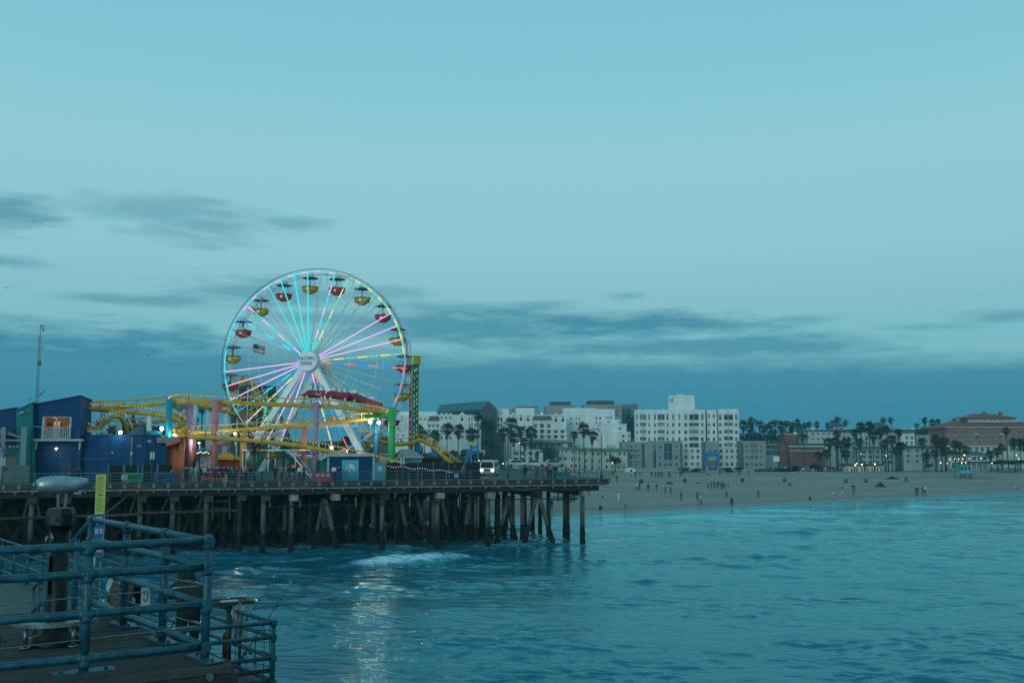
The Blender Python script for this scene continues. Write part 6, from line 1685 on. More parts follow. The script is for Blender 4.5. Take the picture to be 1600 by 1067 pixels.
palms([(1161, 664, 470, 15), (1171, 670, 462, 12), (1175, 659, 475, 16), (1187, 663, 470, 13), (1193, 671, 462, 11), (1198, 666, 478, 10), (1205, 664, 470, 12), (1211.5, 659.5, 480, 9), (1219.6, 664, 465, 14), (1228, 661.5, 480, 10), (1236, 664, 468, 12), (1246, 659.5, 478, 10),
       (1250, 666.5, 470, 9), (1258, 664, 480, 9.5), (1265, 663.5, 482, 9.5), (1276.5, 663, 480, 9.5), (1293, 665, 480, 9.5), (1301, 661, 480, 9), (1309, 656, 478, 12), (1321, 660, 480, 9.5)], 'in the skyline row beside the tall hotel', 'palms on the bluff skyline', kind='sky')
palms([(1380, 656, 480, 9.5), (1392, 656, 482, 9.5), (1432, 664.5, 480, 8), (1445, 657, 478, 10), (1457, 661, 480, 12), (1465.5, 659, 482, 9.5), (1491, 659, 480, 10)], 'alone on the skyline above slate roofs', 'palms on the bluff skyline', kind='sky')
palm(1255, 682, 358, 20, 'broad date palm with arching fronds before the brick building', None, kind='date')
palms([(1308, 678, 354, 12), (1344, 666, 352, 15), (1337, 676, 350, 14), (1358, 666, 350, 17), (1364, 680, 348, 16), (1376, 673, 352, 15), (1385, 671, 350, 12), (1343, 691, 347, 13), (1296, 691, 349, 17), (1306, 690, 345, 16), (1314, 694, 347, 14), (1323, 690, 350, 16), (1321, 708, 343, 14), (1292, 708, 344, 14), (1279, 711, 346, 13), (1382, 693, 344, 14), (1393, 686, 342, 17)], 'on the sand before the turreted hotel', 'beach palms')
palms([(1404, 675.5, 352, 12), (1407, 697, 342, 17), (1401, 705, 340, 13), (1441, 690, 342, 14), (1446, 712, 340, 14), (1462, 686, 346, 16), (1470, 695, 342, 17), (1476, 688.5, 345, 14), (1478, 705, 340, 15), (1461, 708, 339, 13), (1492, 694, 346, 14), (1499, 696, 348, 11), (1508, 702, 346, 14)], 'between the annexe and the brick hotel', 'beach palms')
palms([(1548, 710, 346, 14), (1558, 705, 348, 13), (1565, 699, 352, 13), (1572, 673, 360, 12), (1584, 691, 350, 15), (1593, 691, 346, 16), (1601, 695, 344, 16), (1610, 690, 350, 16)], 'on the promenade before the grand brick hotel', 'beach palms')
# palms on the pier and beyond the coaster on shore
palms([(398, 697, 112, 30), (443, 698, 114, 22)], 'with drooping fronds on the pier', 'pier palms', kind='date', zbase=DECK)
palms([(132, 634, 300, 8), (194, 634, 300, 9)], 'tip showing over the coaster track', 'shore palms behind the coaster', kind='sky')
palms([(152, 660, 300, 9), (316, 640, 240, 12), (308, 655, 240, 7)], 'standing behind the coaster columns', 'shore palms behind the coaster', kind='sky')
# broadleaf trees: leaf clumps through the crown's volume
def leaf_crown(seed, n=1300, lobes=10):
    r = random.Random(seed); g = MB(); C = [(Vector((r.gauss(0, .5), r.gauss(0, .5), r.gauss(0, .38))), r.uniform(.28, .55)) for _ in range(lobes)]
    for i in range(n):
        c, q = r.choice(C); d = Vector((r.gauss(0, 1), r.gauss(0, 1), r.gauss(0, 1))).normalized()
        p = c + d * q * r.uniform(.55, 1.05); s = r.uniform(.07, .14)
        a = Vector((r.gauss(0, 1), r.gauss(0, 1), r.gauss(0, 1))).normalized(); b_ = a.cross(d); b_ = b_.normalized() if b_.length > .01 else Vector((1, 0, 0))
        g.poly([p - a * s, p + b_ * s * .6, p + a * s, p - b_ * s * .6])
    return g.mesh('crown', M_LEAF)
LC = [leaf_crown(i) for i in range(4)]
def tree(name, px, py, Y_, wpx, hpx, label, grp=None, zbase=None):
    c = at(px, py, Y_); zb = gz(c.x, c.y) - .2 if zbase is None else zbase
    r_ = thing(name, label, 'tree' if 'tree' in name else 'shrub', (c.x, c.y, zb), 0, grp); h = max(c.z - zb, .4)
    g = MB(); g.tube([(0, 0, 0), (.05, 0, h * .5), (0, 0, h)], [.03 * h + .12, .1 + .01 * h, .08], 7)
    for k in range(4):
        a = k * 1.6; g.tube([(0, 0, h * .6), (math.cos(a) * wpx * Y_ / F * .22, math.sin(a) * wpx * Y_ / F * .22, h * 1.02)], [.09, .04], 5)
    g.build('trunk', M_BARK, r_)
    inst('crown', prnd.choice(LC), r_, (0, 0, h), prnd.uniform(0, 6), (wpx * Y_ / F / 2, wpx * Y_ / F / 2.2, hpx * Y_ / F / 2))
tree('broadleaf_tree', 856, 710, 342, 22, 32, 'dense dark broadleaf tree beside the cream terrace house')
tree('broadleaf_tree', 986, 660, 470, 14, 50, 'tall dark tree in the gap beside the tall white hotel')
tree('broadleaf_tree', 961, 717, 341, 19, 14, 'small spreading tree before the cream house and grey apartments')
tree('broadleaf_tree', 208, 660, 290, 13, 34, 'dark tall tree behind the coaster left of the teal column')
for i, (x, y, w_, h) in enumerate(((1172, 680, 26, 18), (1183, 684, 20, 16), (1218, 679, 24, 22), (1239, 671, 22, 24), (1204, 682, 18, 12))): tree('broadleaf_tree', x, y, 466, w_, h, 'dark broadleaf tree under the skyline palms, ' + ORD[i] + ' from the tall hotel', 'trees on the bluff')
for i, (x, y, w_, h) in enumerate(((1412, 676, 22, 14), (1436, 676, 26, 16), (1449, 674, 26, 18), (1462, 676, 24, 20), (1475, 678, 20, 22))): tree('broadleaf_tree', x, y, 470, w_, h, 'dark tree on the rise beside the terracotta roof, ' + ORD[i] + ' from the turret', 'trees on the bluff')
for i, (x, y, w_, h) in enumerate(((668, 716, 30, 26), (690, 712, 34, 34), (720, 715, 36, 34), (742, 716, 26, 30), (765, 722, 24, 26), (650, 708, 24, 30), (250, 672, 60, 18), (185, 674, 50, 16), (225, 676, 40, 14), (310, 688, 40, 26), (420, 700, 80, 30), (500, 700, 80, 24), (560, 690, 60, 24))):
    tree('broadleaf_tree', x, y, 376 if x > 600 else 300, w_, h, 'shadowy tree on shore behind the rides, ' + ORD[i] + ' of its clump', 'trees on shore behind the pier')
for i, (x, y, w_, h) in enumerate(((1083, 733, 34, 6), (1142, 732.5, 32, 7), (1220, 733, 28, 8), (1240, 731, 22, 9), (1273, 728.5, 18, 11), (1187, 734, 14, 5), (1450, 727, 16, 9), (1565, 722, 30, 12), (1590, 722, 26, 12))):
    tree('seaside_shrub', x, y, 344, w_, h, 'low dark shrub along the promenade, ' + ORD[i] + ' from the blue arch side', 'shrubs along the promenade')

# ================================================================== people
PAL = {'black': (.014, .014, .016), 'navy': (.015, .028, .060), 'grey': (.13, .14, .15), 'white': (.60, .60, .58), 'khaki': (.20, .16, .10), 'denim': (.035, .065, .12), 'red': (.36, .035, .035), 'orange': (.42, .12, .03), 'coral': (.42, .13, .10), 'pink': (.40, .16, .20),
       'brown': (.09, .055, .035), 'blue': (.03, .12, .26), 'pale blue': (.26, .36, .42), 'olive': (.07, .075, .04), 'dark olive': (.016, .020, .015), 'teal': (.02, .16, .18), 'maroon': (.14, .02, .03), 'beige': (.34, .29, .22)}
M_SKIN = [mat('skin_a', (.40, .24, .17), .6, var=.05), mat('skin_b', (.26, .14, .09), .6, var=.05)]; M_HAIR = [mat('hair_dark', (.016, .012, .010), .7), mat('hair_brown', (.06, .035, .02), .7)]
def cloth(c): return mat('cloth_' + c.replace(' ', '_'), PAL[c], .85, var=.12, scale=9)
BONES = [('pelvis', 'spine'), ('spine', 'chest'), ('chest', 'neck'), ('neck', 'head'), ('head', 'crown'), ('chest', 'sl'), ('sl', 'el'), ('el', 'wl'), ('wl', 'hl'), ('chest', 'sr'), ('sr', 'er'), ('er', 'wr'), ('wr', 'hr'),
         ('pelvis', 'pl'), ('pl', 'kl'), ('kl', 'al'), ('al', 'tl'), ('pelvis', 'pr'), ('pr', 'kr'), ('kr', 'ar'), ('ar', 'tr')]
RAD = {'pelvis': (.15, .12), 'spine': (.15, .11), 'chest': (.175, .12), 'neck': (.055, .055), 'head': (.078, .09), 'crown': (.085, .09), 'sl': (.075, .07), 'sr': (.075, .07), 'el': (.047, .047), 'er': (.047, .047), 'wl': (.034, .034), 'wr': (.034, .034), 'hl': (.03, .045), 'hr': (.03, .045),
       'pl': (.095, .095), 'pr': (.095, .095), 'kl': (.062, .062), 'kr': (.062, .062), 'al': (.043, .043), 'ar': (.043, .043), 'tl': (.045, .035), 'tr': (.045, .035)}
ST_ = dict(pelvis=(0, 0, .95), spine=(0, .01, 1.12), chest=(0, .01, 1.34), neck=(0, 0, 1.52), head=(0, -.02, 1.61), crown=(0, -.01, 1.69), sl=(-.19, .01, 1.42), el=(-.235, .03, 1.14), wl=(-.225, -.04, .90), hl=(-.22, -.06, .81), sr=(.19, .01, 1.42), er=(.235, .03, 1.14), wr=(.225, -.04, .90), hr=(.22, -.06, .81),
           pl=(-.10, 0, .90), kl=(-.11, -.02, .49), al=(-.115, .02, .085), tl=(-.125, -.16, .04), pr=(.10, 0, .90), kr=(.11, -.02, .49), ar=(.115, .02, .085), tr=(.125, -.16, .04))
def P(**k): d = dict(ST_); d.update(k); return d
POSES = {'stand': ST_,
 'phone': P(er=(.25, -.02, 1.15), wr=(.12, -.26, 1.22), hr=(.08, -.32, 1.27), el=(-.25, .0, 1.15), wl=(-.10, -.26, 1.20), hl=(-.04, -.31, 1.24), head=(0, -.05, 1.60), crown=(0, -.06, 1.68)),
 'walk': P(kl=(-.11, -.20, .52), al=(-.115, -.22, .10), tl=(-.12, -.40, .07), kr=(.11, .06, .49), ar=(.115, .32, .14), tr=(.12, .20, .035), el=(-.25, .14, 1.15), wl=(-.24, .20, .92), hl=(-.24, .20, .83), er=(.25, -.10, 1.15), wr=(.24, -.24, .96), hr=(.24, -.29, .88)),
 'walk_side': P(kl=(-.11, -.16, .52), al=(-.115, -.10, .09), tl=(-.12, -.27, .05), kr=(.11, .02, .50), ar=(.115, .22, .12), tr=(.12, .08, .035), er=(.26, -.02, 1.15), wr=(.20, -.22, 1.05), hr=(.17, -.28, 1.08)),
 'arms_out': P(el=(-.46, 0, 1.46), wl=(-.68, -.02, 1.52), hl=(-.77, -.02, 1.54), er=(.44, 0, 1.38), wr=(.66, -.02, 1.44), hr=(.75, -.02, 1.46)),
 'hips': P(el=(-.40, .06, 1.18), wl=(-.22, -.02, 1.02), hl=(-.16, -.05, 1.00), er=(.40, .06, 1.18), wr=(.22, -.02, 1.02), hr=(.16, -.05, 1.00)),
 'sit': P(pelvis=(0, 0, .13), spine=(0, .03, .30), chest=(0, .03, .52), neck=(0, -.02, .70), head=(0, -.05, .79), crown=(0, -.05, .87), sl=(-.19, .02, .60), sr=(.19, .02, .60), el=(-.26, -.10, .38), er=(.26, -.10, .38), wl=(-.18, -.32, .36), wr=(.18, -.32, .36), hl=(-.12, -.39, .38), hr=(.12, -.39, .38),
            pl=(-.10, -.05, .11), pr=(.10, -.05, .11), kl=(-.16, -.42, .42), kr=(.16, -.42, .42), al=(-.13, -.68, .07), ar=(.13, -.68, .07), tl=(-.13, -.84, .05), tr=(.13, -.84, .05)),
 'crouch': P(pelvis=(0, .12, .38), spine=(0, .05, .52), chest=(0, -.10, .72), neck=(0, -.20, .86), head=(0, -.27, .92), crown=(0, -.31, .99), sl=(-.19, -.10, .79), sr=(.19, -.10, .79), el=(-.26, -.26, .55), er=(.26, -.26, .55), wl=(-.16, -.44, .42), wr=(.16, -.44, .42), hl=(-.10, -.5, .40), hr=(.10, -.5, .40),
               pl=(-.10, .10, .36), pr=(.10, .10, .36), kl=(-.18, -.28, .46), kr=(.18, -.28, .46), al=(-.14, .02, .09), ar=(.14, .02, .09), tl=(-.15, -.15, .04), tr=(.15, -.15, .04)),
 'lean': P(pelvis=(0, .22, .93), spine=(0, .14, 1.08), chest=(0, -.02, 1.27), neck=(0, -.14, 1.42), head=(0, -.20, 1.50), crown=(0, -.22, 1.58), sl=(-.19, -.04, 1.34), sr=(.19, -.04, 1.34), el=(-.26, -.26, 1.13), er=(.26, -.26, 1.13), wl=(-.10, -.40, 1.10), wr=(.10, -.40, 1.10), hl=(-.03, -.44, 1.10), hr=(.03, -.44, 1.10),
             pl=(-.10, .22, .88), pr=(.10, .22, .88), kl=(-.11, .16, .48), kr=(.11, .20, .48), al=(-.115, .24, .085), ar=(.115, .26, .085), tl=(-.12, .07, .04), tr=(.12, .09, .04)),
 'lie': P(pelvis=(0, 0, .12), spine=(0, .18, .14), chest=(0, .40, .22), neck=(0, .56, .34), head=(0, .62, .42), crown=(0, .66, .50), sl=(-.19, .46, .28), sr=(.19, .46, .28), el=(-.28, .60, .08), er=(.28, .60, .08), wl=(-.22, .40, .05), wr=(.22, .40, .05), hl=(-.20, .32, .05), hr=(.20, .32, .05),
            pl=(-.10, -.04, .11), pr=(.10, -.04, .11), kl=(-.11, -.44, .16), kr=(.11, -.42, .30), al=(-.115, -.86, .07), ar=(.115, -.70, .07), tl=(-.12, -.90, .18), tr=(.12, -.84, .05))}
HANDCHAINS = None
def body_mesh(pose, sub=1, shorts=False, fat=1.0, key=None):
    J = POSES[pose]; names = list(J)
    me = bpy.data.meshes.new('tmp'); me.from_pydata([J[n] for n in names], [(names.index(a), names.index(b_)) for a, b_ in BONES], [])
    o = bpy.data.objects.new('tmp', me); COL.objects.link(o)
    sk = o.modifiers.new('s', 'SKIN'); sk.use_smooth_shade = True
    for i, n in enumerate(names):
        v = me.skin_vertices[0].data[i]; r = RAD[n]; k = fat if n in ('pelvis', 'spine', 'chest', 'sl', 'sr', 'el', 'er', 'pl', 'pr', 'kl', 'kr') else 1.0
        v.radius = (r[0] * k, r[1] * k); v.use_root = (n == 'pelvis')
    if sub: sb = o.modifiers.new('u', 'SUBSURF'); sb.levels = sub; sb.render_levels = sub
    ev = o.evaluated_get(bpy.context.evaluated_depsgraph_get()); out = bpy.data.meshes.new_from_object(ev)
    bpy.data.objects.remove(o); bpy.data.meshes.remove(me)
    # material by nearest bone: 0 skin 1 top 2 legs 3 hair 4 shoes
    seg = [(Vector(J[a]), Vector(J[b_]), a, b_) for a, b_ in BONES]; mi = []
    hd = Vector(J['head']); up_ = (Vector(J['crown']) - Vector(J['neck'])).normalized()
    for p in out.polygons:
        c = Vector(p.center); best = None
        for a, b_, na_, nb in seg:
            d = b_ - a; t = max(0, min(1, (c - a).dot(d) / d.length_squared)); q = (c - (a + d * t)).length
            if best is None or q < best[0]: best = (q, na_, nb, t)
        nb = best[2]; na_ = best[1]
        if nb in ('head', 'crown'):
            f = (c - hd); k = 0 if (f.y < .01 and f.dot(up_) < .055) else 3
        elif na_ in ('wl', 'wr') or nb in ('hl', 'hr'): k = 0
        elif nb in ('tl', 'tr'): k = 4
        elif nb in ('al', 'ar'): k = 0 if shorts else 2
        elif nb in ('kl', 'kr'): k = 2
        elif na_ == 'pelvis' and nb in ('pl', 'pr'): k = 2
        elif na_ == 'pelvis' and nb == 'spine' and best[3] < .35: k = 2
        else: k = 1
        if nb == 'neck' and best[3] > .6: k = 0
        mi.append(k)
    out.polygons.foreach_set('material_index', mi); out.polygons.foreach_set('use_smooth', [True] * len(mi)); out.name = 'person_' + pose
    for _ in range(5): out.materials.append(None)
    out.update()
    return out
BCACHE = {}
pr2 = random.Random(17)
def person(loc, pose, top, legs, label, face=0.0, shorts=False, sc=1.0, grp=None, hair=0, skin=None, sub=1, fat=1.0):
    k = (pose, shorts, sub, fat)
    if k not in BCACHE: BCACHE[k] = body_mesh(pose, sub, shorts, fat)
    o = bpy.data.objects.new('person', BCACHE[k]); COL.objects.link(o)
    o.location = loc; o.rotation_euler = (0, 0, face); o.scale = (sc, sc, sc)
    for i, m_ in enumerate((M_SKIN[pr2.random() < .35] if skin is None else M_SKIN[skin], cloth(top), cloth(legs), M_HAIR[hair], cloth('black'))):
        o.material_slots[i].link = 'OBJECT'; o.material_slots[i].material = m_
    return tag(o, label, 'person', grp)
def beach_pt(px, py):
    z = .5
    for _ in range(12):
        p = atz(px, py, z); z = max(gz(p.x, p.y), -.12)
    return Vector((p.x, p.y, z))
def bp_(px, py, pose, top, legs, label, face=None, **k):
    p = beach_pt(px, py); k['sc'] = k.get('sc', 1.0) * 1.15; return person(p, pose, top, legs, label, pr2.uniform(0, 6.28) if face is None else face, grp='people on the beach', **k)
BW = 'person in %s and %s '
bp_(938.5, 806.6, 'stand', 'black', 'beige', 'person in dark jacket wading past the outermost pile', 3.3, shorts=True)
bp_(977, 803, 'walk_side', 'grey', 'beige', 'person in grey wading near the white clad figure', 1.2, shorts=True)
bp_(966.6, 784.5, 'arms_out', 'white', 'white', 'person all in white with arms spread on the wet sand', .3)
bp_(940.8, 777.5, 'crouch', 'white', 'grey', 'person in white crouching on the sand behind the corner pile', 1.0)
bp_(888.5, 794, 'stand', 'navy', 'navy', 'person in navy standing between the corner piles', 0.4)
bp_(862, 796, 'stand', 'navy', 'black', 'person in dark clothes seen between the raking piles', 2.4)
bp_(1064.5, 783, 'stand', 'black', 'black', 'person in black alone on the wet sand', 1.8)
bp_(1089.7, 782, 'phone', 'grey', 'black', 'person in grey beside the couple at the waterline', .2)
bp_(1095, 788, 'walk_side', 'white', 'black', 'person in pale top and dark legs at the waterline', 1.4)
bp_(1135, 778, 'walk', 'orange', 'black', 'person in orange top walking near the waterline', 1.7)
bp_(1146, 774.5, 'stand', 'beige', 'beige', 'child in beige near the person in orange', 0, sc=.72)
bp_(1143.7, 793, 'stand', 'navy', 'navy', 'person in navy wading in the shallows near the orange top', 2.9)
bp_(1185, 778.5, 'walk', 'black', 'black', 'person in black striding along the shore alone', 1.5)
bp_(995, 767, 'stand', 'white', 'black', 'person in white jacket beside the pale surfboard', .5)
bp_(999.5, 767, 'phone', 'brown', 'brown', 'person in brown beside the white jacket', 4.0)
bp_(1013, 768, 'stand', 'navy', 'black', 'person in navy before the middle of the pale surfboard', 3.0)
bp_(1026, 768, 'hips', 'black', 'grey', 'person in black at the far end of the pale surfboard', 5.4)
bp_(1040, 772, 'hips', 'grey', 'navy', 'person in grey of the pair beside the surfboard', 1)
bp_(1048, 773.5, 'walk_side', 'black', 'denim', 'person in black of the pair beside the surfboard', 2)
for i, (x, y, c, l, ps) in enumerate(((1106.5, 763, 'coral', 'black', 'stand'), (1111.5, 763.5, 'navy', 'denim', 'phone'), (1116, 762.5, 'teal', 'black', 'stand'), (1119.5, 764, 'grey', 'navy', 'hips'), (1122.5, 763, 'black', 'black', 'stand'), (1127, 764.5, 'red', 'navy', 'stand'), (1130, 765, 'maroon', 'black', 'phone'), (1133, 764, 'pink', 'grey', 'stand'), (1138, 765, 'grey', 'coral', 'stand'))):
    bp_(x, y, ps, c, l, 'person in %s in the close group on the sand, %s from the surfboard side' % (c, ORD[i]))
for i, (x, c) in enumerate(((1044, 'navy'), (1047.5, 'maroon'), (1051.3, 'grey'))): bp_(x, 757, 'sit', c, 'black', 'person in %s sitting in the trio behind the surfboard' % c)
bp_(1090.6, 755, 'lie', 'black', 'black', 'person in black lying on the sand alone', 1.5)
far = [(964, 752.6, 'maroon', 'walk'), (955, 745.5, 'black', 'stand'), (958.5, 745, 'navy', 'stand'), (986, 746, 'white', 'walk'), (993, 745.3, 'black', 'stand'), (1000, 742.6, 'white', 'walk_side'), (1018, 746, 'black', 'walk'), (1024, 746, 'navy', 'stand'), (1028, 746, 'black', 'phone'), (1031, 745, 'grey', 'stand'), (1034.5, 746, 'brown', 'hips'),
       (1044, 746, 'navy', 'stand'), (1046.6, 746, 'grey', 'stand'), (1063, 744.5, 'black', 'stand'), (1067, 744.5, 'brown', 'walk'), (1109.5, 742.5, 'white', 'sit'), (1125, 742.6, 'black', 'stand'), (1154.5, 742.6, 'navy', 'stand'), (1169.6, 742.6, 'black', 'walk')]
for i, (x, y, c, ps) in enumerate(far): bp_(x, y, ps, c, pr2.choice(('black', 'denim', 'navy')), 'small figure in %s far back on the sand, %s counted from the pier' % (c, ORD[i]))
bp_(1266, 790, 'walk', 'black', 'beige', 'person in black wading with bare legs in the shallows', 2.2, shorts=True)
bp_(1301, 778.5, 'stand', 'white', 'pale blue', 'child in white top at the waterline', 2, sc=.85)
bp_(1316.5, 772, 'stand', 'black', 'white', 'person in black top and white trousers near the umbrella pair', 1)
bp_(1332, 773.5, 'stand', 'pink', 'grey', 'person in pink of the pair under a dark umbrella', 1); bp_(1335, 773.5, 'stand', 'navy', 'grey', 'person in navy of the pair under a dark umbrella', 4)
bp_(1431, 773, 'stand', 'black', 'black', 'person in black, one of the two couples by the far waterline, outermost', 1); bp_(1434, 773, 'hips', 'navy', 'black', 'person in navy beside the outermost of the two couples', 2)
bp_(1442, 772, 'hips', 'black', 'denim', 'person in black with hands on hips by the far waterline', .5); bp_(1445.5, 772, 'stand', 'white', 'black', 'person in white top in the second couple by the far waterline', 3)
bp_(1350, 755.5, 'sit', 'black', 'white', 'person in black sitting on a white towel', 1.2); bp_(1233.4, 758, 'sit', 'red', 'black', 'person in red sitting alone on the open sand', .6)
bp_(1415.5, 743.8, 'sit', 'grey', 'beige', 'person in grey sitting near the palms', 1); bp_(1585.5, 747.5, 'sit', 'white', 'black', 'person in white sitting beyond the lifeguard tower', 2)
for i, (x, y) in enumerate(((1247, 739.5), (1297, 738.4), (1314, 738.4), (1481, 737), (1535, 737))): bp_(x, y, 'stand', 'black', 'black', 'tiny dark figure at the back edge of the sand, %s from the car park' % ORD[i])
# people on the pier
def pp_(px, t, pose, top, legs, label, face=0.0, z=0.0, **k):
    p = pd(px, t); p.z += z; return person(p, pose, top, legs, label, face, grp='people on the pier', **k)
pp_(299, 1.2, 'stand', 'grey', 'grey', 'person in grey top and shorts at the railing by the orange kiosk', .3, shorts=True); pp_(304.5, 1.3, 'hips', 'pale blue', 'beige', 'person in pale blue with bare legs at the railing', .2, shorts=True)
pp_(312.7, 1.8, 'stand', 'black', 'denim', 'person in black with jeans before the mural kiosk', 1.0); pp_(319.5, 1.5, 'phone', 'pale blue', 'denim', 'person in pale blue before the mural kiosk', -.5); pp_(294, 2.2, 'stand', 'black', 'black', 'person in black against the mauve column', .2); pp_(289, 2.4, 'stand', 'navy', 'black', 'person in navy beside the orange kiosk corner', .6)
pp_(334, 1.6, 'stand', 'maroon', 'black', 'person in maroon at the salmon column', .2); pp_(341, 1.4, 'hips', 'black', 'maroon', 'person in black beside the maroon jacket', -.4); pp_(347, 2.4, 'walk', 'brown', 'black', 'person in brown near the hydrant', 1.2); pp_(356, 1.7, 'stand', 'black', 'black', 'person all in black right by the yellow hydrant', .8)
pp_(364, 1.5, 'crouch', 'black', 'denim', 'person in black bending beside the hydrant', .4); pp_(376, 1.5, 'walk_side', 'blue', 'black', 'person in blue near the wheeled bins', 1.4); pp_(385, 1.5, 'phone', 'red', 'black', 'person in red jacket near the wheeled bins', -.7)
pp_(439.6, 1.5, 'stand', 'coral', 'black', 'person in coral past the wheeled bins', .7); pp_(451, 1.4, 'walk', 'black', 'navy', 'person in black walking before the boarding platform', 1.4); pp_(468, 1.6, 'stand', 'white', 'black', 'person in white before the boarding platform', .1)
pp_(521.5, 1.3, 'phone', 'white', 'black', 'person in white jacket facing the blue ticket booth', 3.3); pp_(529, 1.3, 'stand', 'black', 'denim', 'person in black and jeans facing the blue ticket booth', 2.9)
pp_(120.5, .9, 'lean', 'black', 'black', 'person in black leaning on the railing before the blue hall, hall side', 0); pp_(125.5, .9, 'lean', 'navy', 'black', 'person in navy leaning on the railing before the blue hall', .1); pp_(267, 2.6, 'sit', 'black', 'black', 'person in black sitting before the orange kiosk', .2, z=.45)
pp_(710.5, 1.2, 'walk', 'black', 'black', 'person in black carrying a pale blue bag past the hoarding', 1.5); pp_(724, 1.4, 'stand', 'teal', 'denim', 'person in teal at the end of the hoarding', .6)
for i, (x, t, c, l, ps, f) in enumerate(((820.5, 1.2, 'black', 'black', 'stand', 3), (826, 1.3, 'blue', 'beige', 'stand', 2.8), (838.5, 2.0, 'brown', 'black', 'hips', .4), (848.5, 1.2, 'khaki', 'grey', 'lean', 0), (856, 1.9, 'maroon', 'black', 'stand', 1), (860.5, 1.2, 'grey', 'black', 'phone', 3.2), (868.5, 1.5, 'black', 'navy', 'stand', .5))):
    pp_(x, t, ps, c, l, 'person in %s in the group near the pier corner, %s from the shuttle van' % (c, ORD[i]), f)
pp_(883.5, 1.8, 'sit', 'orange', 'brown', 'person in orange jacket sitting on the teal box', 1.2, z=.78)
for i, (x, t, c, l, ps) in enumerate(((291.5, 3.2, 'grey', 'black', 'stand'), (297, 3.4, 'black', 'denim', 'phone'), (308, 2.9, 'brown', 'black', 'stand'), (316, 3.2, 'white', 'denim', 'walk'), (324, 3.0, 'black', 'black', 'stand'), (331, 2.6, 'navy', 'denim', 'hips'), (338, 3.4, 'coral', 'black', 'stand'), (351, 3.2, 'black', 'khaki', 'walk_side'),
        (361, 3.0, 'grey', 'navy', 'stand'), (369, 2.8, 'maroon', 'denim', 'phone'), (381, 3.2, 'beige', 'black', 'stand'), (391, 2.6, 'black', 'denim', 'walk'), (430, 2.8, 'navy', 'black', 'stand'), (446, 3.0, 'beige', 'denim', 'stand'), (459, 2.6, 'black', 'grey', 'walk_side'), (474, 2.8, 'blue', 'black', 'hips'))):
    pp_(x, t, ps, c, l, 'person in %s at the back of the crowd, %s from the kiosk' % (c, ORD[i]), pr2.uniform(0, 6.2))
# riders
for i, (k, c) in enumerate(((0, 'red'), (19, 'black'), (18, 'maroon'), (4, 'black'), (3, 'navy'), (15, 'black'), (16, 'navy'), (7, 'red'), (1, 'grey'), (17, 'black'))):
    p = GOND[k] + Vector((pr2.uniform(-.35, .35), -.1, -1.75)); person(p, 'sit', c, 'black', 'rider in %s in a gondola of the wheel, %s listed clockwise' % (c, ORD[i]), pr2.uniform(-1, 1), grp='riders on the wheel', sc=.95)
# carried bag, umbrella
p = pd(712.3, 1.0); o = thing('shopping_bag', 'pale blue shopping bag carried past the hoarding', 'bag', p); g = MB(); g.slab([(-.2, -.08, .28), (.25, -.08, .30), (.3, -.08, .75), (-.12, -.08, .78)], (0, .16, 0)); g.build('body', mat('bag_blue', (.16, .36, .55), .7), o); g = MB(); g.tube([(-.05, 0, .77), (.05, 0, .95), (.18, 0, .76)], .012, 5); g.build('handle', M_TRIM, o)
p = beach_pt(1333.5, 773.5); o = thing('umbrella', 'dark open umbrella held over the pair at the waterline', 'umbrella', p); g = MB(); g.lathe([(0, 2.25), (.2, 2.22), (.45, 2.1), (.62, 1.92), (.44, 2.07), (0, 2.2)], 10); g.build('canopy', cloth('navy'), o); g = MB(); g.tube([(0, 0, 1.1), (0, 0, 2.3)], .015, 5); g.build('shaft', M_BLACK, o)

# ================================================================== things on the beach
p = beach_pt(1015, 761); o = thing('surfboard', 'pale blue surfboard held level by people on the sand', 'surfboard', p + Vector((0, 0, .55)), .05); g = MB(); n = 12
g.slab([(-2.3 + 4.6 * i / n, .30 * math.sin(PI * i / n) ** .6, .05) for i in range(n + 1)] + [(2.3 - 4.6 * i / n, -.30 * math.sin(PI * i / n) ** .6, .05) for i in range(1, n)], (0, 0, .09)); g.build('board', mat('board_blue', (.38, .52, .56), .3), o)
g = MB(); g.slab([(-2.0, 0, .05), (-1.7, 0, .05), (-2.05, 0, -.18)], (0, .02, 0)); g.build('fin', M_BLACK, o)
for i, (x, y) in enumerate(((1002, 754.5), (1070, 753.2), (1160, 750.6), (1226, 748.5), (1321.5, 746), (1353, 745.2), (1416, 743.6))):
    p = beach_pt(x, y); o = thing('litter_drum', 'dark litter drum on the open sand, %s counted from the pier' % ORD[i], 'bin', p, 0, 'litter drums on the beach'); mm = mat('drum_dark', (.045, .05, .05), .7)
    g = MB(); g.lathe([(0, 0), (.5, 0), (.54, .3), (.5, .32), (.54, .62), (.5, .64), (.54, 1.0), (.46, 1.0), (.44, .5), (0, .5)], 12); g.build('drum', mm if i < 3 else mat('drum_brown', (.11, .09, .075), .8), o); g = MB(); g.lathe([(.55, .98), (.58, 1.0), (.58, 1.06), (.5, 1.06)], 12); g.build('rim', M_DARKRING, o)
for i, (x, y, w_) in enumerate(((1374.6, 750, 1.5), (1393.5, 742.5, 2.0))):
    p = beach_pt(x, y); o = thing('beach_tent', ['small dark beach tent with pointed top', 'low wide dark beach shelter near the palms'][i], 'tent', p); g = MB()
    g._add([(-w_, -.8, 0), (w_, -.8, 0), (w_, .8, 0), (-w_, .8, 0), (0, 0, 1.5 - .5 * i)], [(0, 1, 4), (1, 2, 4), (2, 3, 4), (3, 0, 4)]); g.build('shell', cloth('navy'), o); g = MB(); g.tube([(-w_, -.8, 0), (0, 0, 1.52 - .5 * i), (w_, .8, 0)], .03, 5); g.build('pole', M_TRIM, o)
